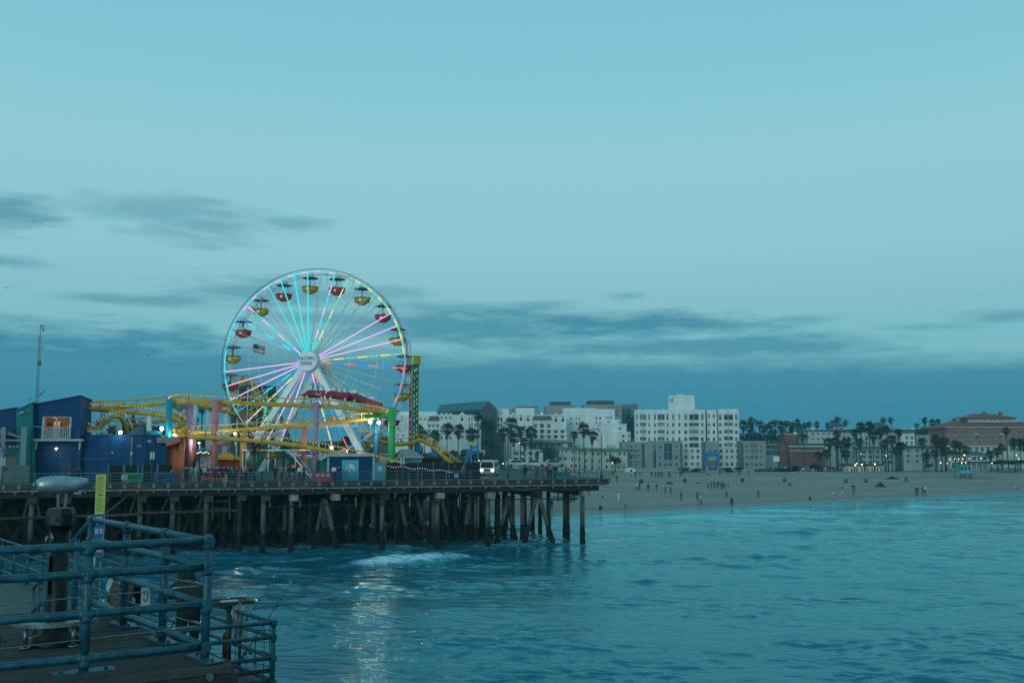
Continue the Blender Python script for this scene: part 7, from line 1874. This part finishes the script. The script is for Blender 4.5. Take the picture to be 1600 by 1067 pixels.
p = beach_pt(1349.5, 756); o = MB().b2(-.5, -.9, .01, .9, .9, .04).build('beach_towel', cloth('white')); o.location = p; tag(o, 'white towel spread under the seated person in black', 'towel')
# lifeguard tower
p = beach_pt(1505, 741); LT = mat('tower_turquoise', (.10, .36, .38), .6, var=.1); o = thing('lifeguard_tower', 'turquoise lifeguard tower with a long ramp on the sand', 'lifeguard tower', p, R(4))
g = MB(); g.b2(-1.7, -1.5, 1.5, 1.7, 1.5, 3.7); g.build('cabin', LT, o); g = MB(); g.slab([(-2.1, -1.9, 3.7), (2.1, -1.9, 3.7), (2.1, 1.9, 3.7), (-2.1, 1.9, 3.7)], (0, 0, .22)); g.build('roof', LT, o); g = MB(); g.b2(-2.1, -2.2, 1.35, 2.1, 2.0, 1.5); g.build('platform', LT, o)
for x in (-1.2, 0, 1.2): g = MB(); g.b2(x - .4, -1.53, 2.3, x + .4, -1.505, 3.3); g.build('window', G_TEAL, o)
for x in (-1.7, 1.7):
    for y in (-1.7, 1.7): g = MB(); g.bar((x, y, -.3), (x, y, 1.36), .16, .16); g.build('leg', M_TIMBER, o)
for x0, x1 in ((-1.7, -.2), (.3, 1.7)): g = MB(); g.bar((x0, -1.75, .1), (x1, -1.75, 1.3), .12, .12); g.bar((x0, -1.7, 1.3), (x1, -1.7, .1), .12, .12); g.build('brace', M_TIMBER, o)
g = MB(); g.slab([(2.1, -.6, 1.5), (9.4, -.6, .05), (9.4, .6, .05), (2.1, .6, 1.5)], (0, 0, -.12)); g.build('ramp', LT, o)
for y in (-.6, .6): g = MB(); g.bar((2.1, y, 2.4), (9.2, y, 1.0), .07, .07); [g.bar((2.3 + k * 1.7, y, 1.46 - k * .338), (2.3 + k * 1.7, y, 2.36 - k * .335), .06, .06) for k in range(5)]; g.build('ramp_rail', LT, o)
# white tent by the apartments, playground hoops, gulls
p = at(985, 737, 343); o = thing('dome_tent', 'low white domed tent before the grey apartments', 'tent', (p.x, p.y, gz(p.x, p.y))); g = MB(); g.lathe([(2.2, -.1), (2.1, .6), (1.7, 1.05), (1.0, 1.3), (0, 1.4)], 14); g.build('shell', WHITE, o); g = MB(); g.b2(-.4, -2.25, 0, .4, -2.05, .9); g.build('opening', M_BLACK, o)
for i, (x, w_) in enumerate(((962, 9), (976, 10), (992, 9))):
    p = at(x, 738, 342); o = thing('play_hoop', 'tall thin exercise hoop on the sand, %s from the pier' % ORD[i], 'hoop', (p.x, p.y, gz(p.x, p.y)), 0, 'exercise hoops'); r_ = w_ * 342 / F / 2
    g = MB(); g.tube([(r_ * math.cos(PI * k / 12), 0, 3.3 * math.sin(PI * k / 12) ** .7) for k in range(13)], .07, 6); g.build('arch', M_FRAME, o); g = MB(); g.tube([(0, 0, 3.3), (0, 0, 2.4)], .02, 4); g.build('rope', M_FRAME, o)
M_GULL = mat('gull_white', (.5, .5, .5), .8); M_GULLD = mat('gull_dark', (.05, .055, .06), .8)
def gull(p, span, label, rz, tilt, dark=True):
    o = thing('gull', label, 'bird', p, rz, 'gulls'); g = MB(); s = span / 2
    g.tube([(0, -.30 * s, .0), (0, -.18 * s, .02 * s), (0, .05 * s, 0), (0, .30 * s, 0), (0, .46 * s, 0)], [.02 * s, .075 * s, .10 * s, .06 * s, .01 * s], 8); mm = M_GULLD if dark else M_GULL
    for sg in (-1, 1):
        L = [(sg * .06 * s, -.10 * s, .03 * s), (sg * .45 * s, -.17 * s, .24 * s + tilt * sg * s), (sg * 1.0 * s, .06 * s, .10 * s + tilt * sg * 2 * s), (sg * .45 * s, .08 * s, .22 * s + tilt * sg * s), (sg * .06 * s, .14 * s, .02 * s)]
        g.slab(L, (0, 0, .02 * s))
    g.slab([(-.03 * s, .40 * s, 0), (.03 * s, .40 * s, 0), (.12 * s, .60 * s, 0), (-.12 * s, .60 * s, 0)], (0, 0, .015 * s)); g.build('body', mm, o)
gull(at(10.5, 450, 150), 1.15, 'dark gull gliding high over the low clouds at the frame edge', .9, .10); gull(at(232, 556, 150), .8, 'small dark bird flying over the coaster', 1.4, -.05)
for i, (x, y) in enumerate(((1257, 752), (1265, 752.5), (1305, 757), (1324, 751), (1325, 758), (1461, 750.5))):
    p = beach_pt(x, y); o = thing('resting_gull', 'white gull resting on the sand, %s counted from the pier' % ORD[i], 'bird', p, pr2.uniform(0, 6), 'gulls resting on the sand'); g = MB(); g.tube([(0, -.28, .34), (0, -.2, .36), (0, -.1, .24), (0, .12, .22), (0, .34, .2)], [.03, .06, .10, .10, .02], 8); g.build('body', M_GULL, o); g = MB(); g.tube([(-.04, 0, 0), (-.04, 0, .16)], .01, 4); g.tube([(.04, 0, 0), (.04, 0, .16)], .01, 4); g.build('leg', M_YEL, o)
# ================================================================== near deck, railings and fittings
ZU, ZL = 9.35, 7.35
CC = Vector((-2.71, 9.02, 0)); U1 = Vector((-.857, -.515, 0)); V1 = Vector((-.515, .857, 0)); U2 = Vector((-.63, .777, 0))
def up(u, v, z=0.0):
    p = CC + U1 * u + V1 * v; return Vector((p.x, p.y, ZU + z))
def ur(k, z=0.0):
    p = CC + U2 * k; return Vector((p.x, p.y, ZU + z))
M_PIPE = mat('rail_paint', (.007, .084, .114), .45, var=.34, scale=11, spec=.5, bump=.08)
M_PIPEO = mat('rail_paint_worn', (.010, .076, .094), .5, var=.3, scale=9, spec=.45, bump=.15)
M_PLANK = mat('weathered_plank', (.055, .049, .045), .85, var=.4, scale=4.5, bump=.6, stretch=(.35, 6, 1))
M_BEAM = mat('wet_beam', (.034, .034, .033), .75, var=.35, scale=4, bump=.5, stretch=(.4, 3, 1))
M_CONC = mat('deck_concrete', (.085, .090, .092), .85, var=.18, scale=1.4, bump=.25)
M_STEEL = mat('dull_steel', (.20, .21, .21), .38, metal=.8, var=.15, scale=8)
M_CABLE = mat('steel_cable', (.17, .18, .18), .45, metal=.6)
M_BLKP = mat('black_paint', (.004, .005, .006), .45, var=.2, scale=5, spec=.3)
A1 = math.atan2(U1.y, U1.x)
# ---- upper deck of planks
DR = thing('upper_deck', 'dark weathered plank deck carrying the near railing and the tower viewer', 'deck', (CC.x, CC.y, ZU), A1)
vrow = -.36; frnd = random.Random(8); i = 0
while vrow < 3.55:
    w_ = .19
    # right end follows the returning railing
    ra = -(.15 + .0) + (vrow if vrow > 0 else 0) * .185
    le = 6.0 if vrow < 1.62 else ra + 1.25
    a = ra + frnd.uniform(-.02, .02)
    cut = frnd.uniform(1.2, 3.6)
    for s0, s1 in (((a, cut), (cut + .006, le)) if vrow < 1.62 else ((a, le),)):
        g = MB(); dz = frnd.uniform(-.006, .004)
        g.b2(s0, -(vrow + w_ - .012), -.06, s1, -(vrow), dz); g.build('plank', M_PLANK, DR)
    vrow += w_
g = MB(); g.b2(-.19, .15 + .22, -.36, 6, .22 + .0, -.065); g.build('edge_beam', M_BEAM, DR)
g = MB(); g.b2(-.195, .365, -.34, -.13, -.2, -.066); g.build('side_beam', M_BEAM, DR)
g = MB(); g.b2(-.2, -1.70, -.36, 6, -1.56, -.066); g.build('back_beam', M_BEAM, DR)
pb = root_matrix(DR).inverted() @ at(325, 1055, 8.72); g = MB(); g.tube([(pb.x, .37, pb.z), (pb.x, .395, pb.z)], .035, 10); g.tube([(pb.x, .395, pb.z), (pb.x, .412, pb.z)], .02, 6); g.build('bolt_head', M_STEEL, DR)
for q, x in enumerate((.35, 1.6, 2.9)):
    g = MB(); g.box((x + .05, .372, -.17), (.03, .012, .16)); g.build('splinter', M_PLANK, DR)
for x in (.6, 3.2, 5.6):
    for y in (.2, -1.4): g = MB(); g.b2(x - .15, y - .15, -ZU - 1.0, x + .15, y + .15, -.37); g.build('deck_post', M_PILE_W, DR)
# ---- railing generator
HS = (1.03, .80, .474, .113)
RP = .034
def collar(g, p, d, r=.047, L=.10):
    d = Vector(d).normalized(); g.tube([p - d * L / 2, p - d * L * .3, p + d * L * .3, p + d * L / 2], [r * .92, r, r, r * .92], 12)
def rail_line(root, pts, heights, rp=RP, mt=None, ext0=0, ext1=0, posts=True, plates=True, n=12, pmask=None, drop=0.0):
    mt = mt or M_PIPE
    d0 = (pts[1] - pts[0]).normalized(); d1 = (pts[-1] - pts[-2]).normalized()
    for h in heights:
        P_ = [pts[0] - d0 * ext0 + Vector((0, 0, h))] + [p + Vector((0, 0, h)) for p in pts[1:-1]] + [pts[-1] + d1 * ext1 + Vector((0, 0, h))]
        g = MB(); g.tube(P_, rp, n); g.build('rail', mt, root, world=True)
    for i, p in enumerate(pts):
        if pmask and not pmask[i]: continue
        g = MB(); g.tube([p, p + Vector((0, 0, heights[0]))], rp * 1.12, n); o = g.build('post', mt, root, world=True)
        dd_ = (pts[min(i + 1, len(pts) - 1)] - pts[max(i - 1, 0)]).normalized()
        for h in heights:
            g = MB(); c = p + Vector((0, 0, h)); collar(g, c, dd_, rp * 1.38, rp * 3.4); collar(g, c - Vector((0, 0, rp * .6)), (0, 0, 1), rp * 1.45, rp * 3.0); g.build('fitting', mt, o, world=True)
        if plates:
            x = dd_; y = Vector((-x.y, x.x, 0)); L, W2 = (.24, .085)
            g = MB(); q = p + Vector((0, 0, .004)); g.slab([q - x * L - y * W2, q + x * L - y * W2, q + x * L + y * W2, q - x * L + y * W2], (0, 0, .014)); g.build('base_plate', mt, o, world=True)
            for sg in (-1, 1):
                b_ = q + x * (sg * L * .72); g = MB(); g.tube([b_ + Vector((0, 0, .012)), b_ + Vector((0, 0, .036))], .015, 6); g.build('bolt', M_PIPEO, o, world=True)
NR = thing('near_railing', 'teal blue pipe railing with steel cables round the corner of the near deck', 'railing', ur(0))
near_pts = [ur(0)] + [up(u, 0) for u in (.99, 2.55, 4.1)]
far_pts = [ur(0), ur(1.05), ur(2.18), ur(3.42)]
rail_line(NR, near_pts, HS, ext1=.4, pmask=[0, 1, 1, 1])
rail_line(NR, far_pts, HS, pmask=[1, 1, 1, 1])
g = MB(); p = ur(0, HS[0]); g.ball(p, .058, 12, 8); g.build('corner_elbow', M_PIPE, NR, world=True)
g = MB(); p = ur(3.42, HS[0]); g.ball(p, .05, 12, 8); g.build('corner_elbow', M_PIPE, NR, world=True)
for h in (.637, .29):
    for a, b_ in ((ur(0, h), up(4.4, 0, h - .02)), (ur(0, h), ur(3.4, h))):
        g = MB(); n = 14; g.tube([a.lerp(b_, k / n) - Vector((0, 0, .03 * math.sin(PI * k / n))) for k in range(n + 1)], .0055, 5); g.build('cable', M_CABLE, NR, world=True)
        g = MB(); d_ = (b_ - a).normalized(); g.tube([a + d_ * .06, a + d_ * .10, a + d_ * .24, a + d_ * .30], [.008, .013, .013, .007], 8); g.build('turnbuckle', M_STEEL, NR, world=True)
# ---- ramp down to the lower deck, with its handrails
e0 = ur(3.42); RD_ = Vector((-.476, .8795, 0)); side = Vector((-.8795, -.476, 0)); RL = 10.2
RM = thing('ramp', 'sloping walkway with tilted teal handrails leading down to the lower deck', 'ramp', e0)
g = MB(); a = e0 + Vector((0, 0, -.02)); b_ = e0 + RD_ * RL + Vector((0, 0, ZL - ZU + .05)); g.slab([a - side * .1, b_ - side * .1, b_ + side * 1.35, a + side * 1.35], (0, 0, -.16)); g.build('walkway', M_CONC, RM, world=True)
for sd_ in (0.0, 1.25):
    s0 = e0 + side * sd_; s1 = e0 + side * sd_ + RD_ * RL; s1.z = ZL
    if sd_: s0 = s0 + RD_ * .0
    for h in (1.03, .56):
        g = MB(); g.tube([s0 + Vector((0, 0, h)), s1 + Vector((0, 0, h))], RP, 10); g.build('handrail', M_PIPE, RM, world=True)
    for k in (0.0 if sd_ else .16, .33, .5, .67, .84, 1.0):
        q = s0.lerp(s1, k); g = MB(); g.tube([q, q + Vector((0, 0, 1.03))], RP * 1.05, 8); g.build('handrail_post', M_PIPE, RM, world=True)
# ---- lower deck
LC_ = Vector((-3.88, 16.6, ZL))
def lw(k, m_=0.0, z=0.0):     # k along the outer edge, m_ inwards
    return LC_ + U2 * k + U1 * m_ + Vector((0, 0, z))
LD = thing('lower_deck', 'pale concrete lower deck behind the near plank deck', 'deck', LC_)
g = MB(); g.slab([lw(-.0, -.25), lw(26, -.25), lw(26, 14), lw(-0.0, 9)], (0, 0, -.28)); g.build('slab', M_CONC, LD, world=True)
g = MB(); g.bar(lw(0, -.2, -.5), lw(26, -.2, -.5), .3, .4); g.build('edge_beam', M_BEAM, LD, world=True)
for k in range(0, 26, 5):
    for m_ in (.2, 4, 8): g = MB(); q = lw(k + .3, m_ if k or m_ < 5 else 4); g.tube([Vector((q.x, q.y, -2)), q - Vector((0, 0, .28))], .2, 9); g.build('pile', M_PILE_W, LD, world=True)
LR = thing('lower_railing', 'teal blue pipe railing with wire mesh along the edge of the lower deck', 'railing', LC_)
kk = [0] + [1.75 + i * 1.55 for i in range(14)]
rail_line(LR, [lw(k) for k in kk], HS, mt=M_PIPEO, n=8, plates=False)
rail_line(LR, [lw(0), lw(0, 1.5), lw(0, 3.0)], HS, mt=M_PIPEO, n=8, plates=False, pmask=[0, 1, 1])
g = MB(); g.ball(lw(0, 0, HS[0]), .055, 10, 6); g.build('corner_elbow', M_PIPEO, LR, world=True)
wrnd2 = random.Random(3); g = MB()
for i in range(8):
    a = lw(.15 + i * .21, 0, 1.02); b_ = lw(.15 + i * .21 + wrnd2.uniform(-.08, .08), 0, .05); g.tube([a, a.lerp(b_, .5) + Vector((wrnd2.uniform(-.05, .05), 0, 0)), b_], .006, 4)
for i in range(5):
    a = lw(.0, 0, .9 - i * .19); b_ = lw(1.75, 0, .88 - i * .19 + wrnd2.uniform(-.06, .06)); g.tube([a, a.lerp(b_, .45) - Vector((0, 0, wrnd2.uniform(.02, .1))), b_], .006, 4)
g.build('wire_mesh', mat('rusty_wire', (.03, .026, .022), .9), LR, world=True, kind='stuff')
M_RUST = mat('rusty_pipe', (.07, .04, .028), .9, var=.4, scale=12)
g = MB(); g.tube([lw(.05, .02, .27), lw(.05, 1.5, .25)], .036, 8); g.build('rusty_pipe', M_RUST, LR, world=True)
g = MB(); q = lw(1.4, -.05, 0); g.tube([q + Vector((0, 0, .55)), q + Vector((0, 0, .12)), q + Vector((.05, 0, .0)), q + Vector((.30, 0, -.02)), q + Vector((.30, 0, -.25))], .028, 8); g.build('drain_pipe', M_RUST, LR, world=True)
# bait table on the rail with bag and cloth
bt = lw(1.75, .0); BT = thing('bait_table', 'dark bait cutting table fixed on the lower railing', 'table', bt, A1)
g = MB(); g.slab([(-.38, -.30, 1.12), (.42, -.26, 1.12), (.42, .26, 1.12), (-.38, .22, 1.12)], (0, 0, .035)); g.build('top', M_BEAM, BT)
g = MB(); g.tube([(0, 0, 0), (0, 0, 1.12)], .05, 8); g.build('leg', M_PIPEO, BT)
for yy in (-.27, .22): g = MB(); g.bar((-.36, yy, 1.17), (.4, yy, 1.17), .03, .03); g.build('lip', M_PLANK, BT)
g = MB(); g.b2(-.15, -.10, 1.157, .15, .05, 1.175); g.build('cutting_board', M_TRIM, BT)
def drape(name, label, cat, p, w_, h, mt, seed):
    r = random.Random(seed); o = thing(name, label, cat, p); g = MB(); nu, nv = 10, 10
    P_ = [[Vector(((u / nu - .5) * w_ * (1 - .25 * math.sin(PI * v / nv)) * (1 + .15 * math.sin(v * 1.3)), -.05 - .035 * math.sin(u * 1.9 + v * .5) - .05 * math.sin(PI * v / nv), -h * v / nv + .02 * math.sin(u))) for u in range(nu + 1)] for v in range(nv + 1)]
    for v in range(nv):
        for u in range(nu):
            g._add([P_[v][u], P_[v + 1][u], P_[v + 1][u + 1], P_[v][u + 1]], [(0, 1, 2, 3)], True)
    for v in range(nv):
        for u in range(nu):
            o_ = Vector((0, .05 * math.sin(PI * (u + .5) / nu), 0)); g._add([P_[v][u] + o_, P_[v][u + 1] + o_, P_[v + 1][u + 1] + o_, P_[v + 1][u] + o_], [(0, 1, 2, 3)], True)
    g.build('fabric', mt, o); g = MB(); g.tube([(-w_ * .3, -.05, 0), (0, -.02, .10), (w_ * .3, -.05, 0)], .008, 5); g.build('loop', mt, o)
    return o
drape('plastic_bag', 'crumpled white plastic bag hanging from the bait table', 'bag', lw(1.45, -.06, 1.08), .26, .50, mat('bag_white', (.30, .31, .31), .5, var=.15, scale=9), 1)
drape('orange_rag', 'orange rag hanging on the post below the bait table', 'rag', lw(1.70, .05, .62), .12, .60, mat('rag_orange', (.32, .13, .03), .9, var=.2, scale=9), 2)
# fishing rods leaning over the rail
def rod(a, b_, label, reel=True):
    o = thing('fishing_rod', label, 'fishing rod', a, 0, 'fishing rods on the lower deck'); d = b_ - a; g = MB(); n = 8
    g.tube([d * (k / n) - Vector((0, 0, .05 * (k / n) ** 2)) for k in range(n + 1)], [.013 * (1 - .72 * k / n) for k in range(n + 1)], 6); g.build('blank', M_BLKP, o)
    g = MB(); g.tube([d * .0, d * .13], .02, 8); g.build('grip', M_BLACK, o)
    g = MB(); q = d * .16; g.ball(q + Vector((.05, 0, -.05)), .04, 8, 6, (1, .7, 1)); g.build('reel', M_STEEL, o)
    g = MB(); [g.tube([d * t + Vector((0, 0, .0)), d * t + Vector((.03, 0, -.02))], .006, 4) for t in (.35, .55, .75, .9)]; g.build('guides', M_STEEL, o, kind='stuff')
    g = MB(); g.tube([d * .97, d * 1.0], .012, 6); g.build('tip', M_TRIM, o)
rod(at(351, 1019, 17.3), at(429, 899, 19.6), 'fishing rod with pale tip leaning on the bait table side of the railing'); rod(at(372, 1037, 17.0), at(455, 908, 19.4), 'fishing rod leaning out nearest the lower railing corner')
rod(at(262, 990, 19.5), at(300, 915, 20.5), 'short fishing rod standing behind the hooded angler'); rod(at(284, 990, 19.2), at(318, 925, 20.4), 'short fishing rod just beside the hooded angler')
# ---- anglers
AN = person(Vector((-5.78, 18.1, ZL)), 'lean', 'dark olive', 'black', 'angler in dark hooded jacket standing at the lower railing', R(205), sub=2, fat=1.22, sc=1.06)
AN['group'] = 'anglers on the lower deck'
g = MB(); g.lathe([(.155, -.20), (.15, -.06), (.135, .06), (.10, .15), (.04, .19), (0, .195)], 14, (0, -.17, 1.50)); g.build('hood', cloth('dark olive'), AN)
m = mat('camo_cloth', (.085, .070, .055), .9, var=.2, scale=16, col2=(.016, .015, .012)); 
AN2 = person(Vector((-8.15, 21.2, ZL)), 'crouch', 'brown', 'brown', 'angler in mottled camouflage crouching by the lower railing', R(190), sub=2, fat=1.3, sc=1.2)
AN2['group'] = 'anglers on the lower deck'
for s_ in (1, 2, 3): AN2.material_slots[s_].material = m
g = MB(); g.lathe([(.15, -.12), (.14, .02), (.10, .11), (0, .15)], 12, (0, -.26, .92)); g.build('hood', m, AN2)
# ---- tall notice post
sp_ = lw(9.4, -.02); SG = thing('notice_post', 'tall narrow notice board, yellow above blue, on the lower railing', 'sign', sp_, math.atan2(sp_.y, sp_.x) - PI / 2)
def zrow(py): return at(158, py, sp_.y).z - ZL
w_ = .110
M_YS = mat('sign_yellow', (.50, .50, .12), .6, var=.08); M_BS = mat('sign_blue_panel', (.015, .085, .25), .5, var=.08); M_WS = mat('sign_white', (.42, .46, .48), .6); M_RS = mat('sign_red', (.35, .10, .10), .6); M_DK = mat('sign_print', (.05, .06, .04), .7)
g = MB(); g.b2(-.05, .03, 0, .05, .11, zrow(752)); g.build('post', M_PIPEO, SG)
g = MB(); g.tube([(0, .05, zrow(741)), (0, .05, zrow(738))], [.05, .0], 4); g.build('cap', M_PIPEO, SG)
g = MB(); g.b2(-w_, 0, zrow(803), w_, .025, zrow(741)); y_ = g.build('yellow_panel', M_YS, SG)
rr2 = random.Random(5)
for hd in (745, 772):
    g = MB(); g.b2(-.055, -.004, zrow(hd + 1.6), .055, -.001, zrow(hd)); g.build('heading', M_DK, y_)
for i in range(26):
    py = 748.5 + i * 2.0
    if abs(py - 773) < 2.2: continue
    g = MB(); x1 = rr2.uniform(.02, .095); g.b2(-.09, -.003, zrow(py + .55), x1, -.001, zrow(py)); g.build('print_line', M_DK, y_)
g = MB(); g.b2(-w_ * 1.06, 0, zrow(869.5), w_ * 1.06, .025, zrow(804)); b3 = g.build('blue_panel', M_BS, SG)
g = MB(); g.b2(-w_ * 1.06, -.004, zrow(804.2), -w_, -.001, zrow(804)); g.b2(-w_ * 1.06, -.004, zrow(869.5), -w_ * .97, -.001, zrow(804)); g.b2(w_ * .97, -.004, zrow(869.5), w_ * 1.06, -.001, zrow(804)); g.build('border', M_WS, b3)
for i, py in enumerate((810.5, 825.5, 841)):
    for sg in (-1, 1):
        g = MB(); g.b2(sg * .05 - .033, -.005, zrow(py + 7.6), sg * .05 + .033, -.001, zrow(py)); t_ = g.build('symbol_tile', M_WS, b3)
        zc = zrow(py + 3.6); g = MB()
        if sg > 0: g.tube([(.05 + .012, -.008, zc + .03), (.05 + .016, -.008, zc), (.05 + .0, -.008, zc - .035)], .010, 5)
        else: g.tube([(-.05 + .016 * math.cos(t), -.008, zc + .024 * math.sin(t)) for t in [.6 + k * .6 for k in range(9)]], .006, 5)
        g.build('symbol', M_BS, t_)
g = MB(); g.b2(-.095, -.005, zrow(863), .095, -.001, zrow(857)); r3 = g.build('red_strip', M_RS, b3); g = MB(); g.b2(-.07, -.008, zrow(860.8), .07, -.005, zrow(859)); g.build('print_line', M_WS, r3)
g = MB(); g.b2(-.07, -.005, zrow(809), .07, -.001, zrow(807)); g.build('heading', M_WS, b3)
# ---- white vent pipe with elbow
vp_ = atz(147.5, 946, ZL); VP = thing('vent_pipe', 'white plastic pipe with curved top standing on the lower deck', 'pipe', vp_); hh = at(147, 870, vp_.y).z - ZL
M_PVC = mat('white_plastic', (.33, .36, .37), .5, var=.12, scale=6)
g = MB(); g.tube([(0, 0, 0), (0, 0, hh - .25)], .11, 14); g.build('riser', M_PVC, VP); g = MB(); g.tube([(0, 0, hh - .3)] + [(-.16 + .16 * math.cos(t), 0, hh - .25 + .16 * math.sin(t)) for t in [k * PI / 12 for k in range(8)]], .12, 14); g.build('elbow', M_PVC, VP)
for z in (.45, .85): g = MB(); g.tube([(0, 0, z), (0, 0, z + .04)], .118, 14); g.build('strap', M_DARKRING, VP)
# ---- small hook notice on the far rail of the near deck
hp = at(227.5, 931.5, 10.05); HN = thing('hook_notice', 'small white notice with a hook drawing hanging on the near railing', 'sign', hp, R(28)); g = MB(); g.b2(-.042, -.006, -.085, .042, .006, .085); g.build('plate', M_WS, HN)
g = MB(); g.tube([(.018, -.010, .05), (.018, -.010, -.01), (.012, -.010, -.035), (-.004, -.010, -.045), (-.018, -.010, -.033), (-.020, -.010, -.01)], .0045, 5); g.tube([(-.02, -.010, .02), (-.004, -.010, .055)], .004, 5); g.build('drawing', M_DK, HN); g = MB(); g.tube([(-.03, 0, .085), (-.03, .01, .14)], .003, 4); g.tube([(.03, 0, .085), (.03, .01, .14)], .003, 4); g.build('tie', M_CABLE, HN)
pn = at(171, 912, 12.5); PN = thing('paper_tag', 'small folded paper tag tied to the rail near the notice post', 'tag', pn, .3); g = MB(); g.slab([(-.04, 0, -.06), (-.01, 0, -.10), (.036, .01, .03), (.012, .01, .08), (-.024, 0, .04)], (.006, .012, 0)); g.build('paper', M_WS, PN); g = MB(); g.tube([(-.03, 0, -.13), (.0, 0, -.4), (.03, 0, -.5)], .006, 4); g.build('string', M_CABLE, PN)
# ---- coin operated tower viewer
tv = atz(86, 1004, ZU); TV = thing('tower_viewer', 'silver headed tower viewer on a black column with a ring step', 'viewer', tv, math.atan2(tv.y, tv.x) - PI / 2)
dv = (Vector((tv.x, tv.y, 0))).length
def tz(py): return at(86, py, tv.y).z - ZU
sc_ = tv.y / F / math.cos(math.atan2(-tv.x, tv.y)) * 1.0
def tx(px): return (px - 86) * tv.y / F * 1.06
g = MB(); g.lathe([(.25, 0), (.255, .03), (.22, .05), (.20, .075), (.13, .09), (.115, .14)], 28); g.build('base', M_BLKP, TV)
g = MB(); g.lathe([(.092, .10), (.092, tz(828)), (.0, tz(828))], 24); g.build('column', M_BLKP, TV)
g = MB(); g.lathe([(.095, tz(828.5)), (.118, tz(824)), (.137, tz(819)), (.137, tz(803)), (.118, tz(793.5)), (.0, tz(793.2))], 8, smooth=False); g.build('coin_housing', M_BLKP, TV)
g = MB(); g.b2(-.045, -.142, tz(815), .02, -.128, tz(806)); g.build('instruction_plate', mat('dark_plate', (.02, .022, .024), .3), TV)
for x in (-.030, .030): g = MB(); g.slab([(x - .012, -.02, tz(794)), (x + .012, -.02, tz(794)), (x * 1.25 + .013, -.02, tz(766)), (x * 1.25 - .013, -.02, tz(766))], (0, .045, 0)); g.build('yoke_arm', M_STEEL, TV)
g = MB(); g.tube([(-.055, 0, tz(765)), (.055, 0, tz(765))], .035, 14); g.tube([(0, -.075, tz(760)), (0, -.03, tz(760))], .03, 12); g.build('pivot', M_STEEL, TV)
zc = tz(757.5); hd = MB()
prof = [(-.235, .040, .0), (-.225, .062, .0), (-.20, .075, .002), (-.16, .084, .004), (-.08, .091, .006), (.0, .092, .004), (.09, .084, .0), (.16, .066, .010), (.205, .045, .026), (.228, .022, .040), (.232, .006, .045)]
vs = []; n = 18
for x, r_, dz in prof:
    for k in range(n):
        t = 2 * PI * k / n; s_ = math.sin(t); c_ = math.cos(t); vs.append((x, r_ * 1.05 * math.copysign(abs(c_) ** .8, c_), zc + dz + r_ * .93 * math.copysign(abs(s_) ** .85, s_)))
fs = [(i * n + k, (i + 1) * n + k, (i + 1) * n + (k + 1) % n, i * n + (k + 1) % n) for i in range(len(prof) - 1) for k in range(n)]
hd._add(vs, fs, True); hd._add(vs[:n], [tuple(range(n))]); hd._add(vs[-n:], [tuple(range(n))[::-1]])
M_CAST = mat('cast_aluminium', (.30, .34, .36), .36, metal=.55, var=.16, scale=14, bump=.1)
head = hd.build('viewer_head', M_CAST, TV)
g = MB()
for y in (-.035, .035): g.tube([(-.262, y, zc + .002), (-.225, y, zc + .002)], [.026, .030], 12)
g.build('eyepiece', M_STEEL, head)
g = MB(); g.tube([(.10, -.0, zc - .075), (.17, 0, zc - .09)], .02, 8); g.build('nameplate_boss', M_CAST, head)
g = MB(); a0 = tx(78); g.tube([(-.09, -.06, tz(835)), (-.115, -.075, tz(838)), (-.12, -.08, tz(846))], .014, 8); g.ball((-.122, -.08, tz(850)), .02, 8, 6); g.tube([(-.075, -.08, tz(832)), (-.06, -.10, tz(843))], .016, 8); g.build('coin_handle', M_STEEL, TV)
g = MB(); g.b2(-.105, -.09, tz(925), -.088, -.03, tz(866)); g.build('side_plate', mat('plate_grey', (.06, .07, .07), .6), TV)
# ring step
hs = .235; g = MB(); n = 40; a0, a1 = R(-250), R(70); ri, ro = .27, .385; pts = []
vs = []; fs = []
for k in range(n + 1):
    t = a0 + (a1 - a0) * k / n
    for r_, z in ((ri, hs), (ro, hs), (ro, hs - .035), (ri, hs - .035)): vs.append((r_ * math.cos(t), r_ * math.sin(t), z))
for k in range(n):
    for q in range(4): fs.append((k * 4 + q, k * 4 + (q + 1) % 4, (k + 1) * 4 + (q + 1) % 4, (k + 1) * 4 + q))
fs += [(0, 3, 2, 1), (n * 4, n * 4 + 1, n * 4 + 2, n * 4 + 3)]
g._add(vs, fs); rs_ = g.build('ring_step', mat('step_steel', (.20, .22, .23), .45, metal=.4, var=.15, scale=9), TV)
for t in (-235, -140, -62, 55): g = MB(); t = R(t); g.tube([(.33 * math.cos(t), .33 * math.sin(t), .0), (.33 * math.cos(t), .33 * math.sin(t), hs - .03)], .022, 10); g.tube([(.33 * math.cos(t), .33 * math.sin(t), .004), (.33 * math.cos(t), .33 * math.sin(t), .02)], .05, 10); g.build('step_leg', M_STEEL, rs_)
# ================================================================== sea haze
m = bpy.data.materials.new('sea_haze'); m.use_nodes = True; nt = m.node_tree
for n in list(nt.nodes): nt.nodes.remove(n)
pv = nt.nodes.new('ShaderNodeVolumePrincipled'); pv.inputs['Color'].default_value = (.45, .86, .93, 1); pv.inputs['Density'].default_value = .00026; pv.inputs['Anisotropy'].default_value = .2
mo = nt.nodes.new('ShaderNodeOutputMaterial'); nt.links.new(pv.outputs[0], mo.inputs['Volume'])
g = MB(); g.b2(-4600, -4600, -6.0, 4600, 6600, 45); hz = g.build('haze', m); hz['kind'] = 'stuff'
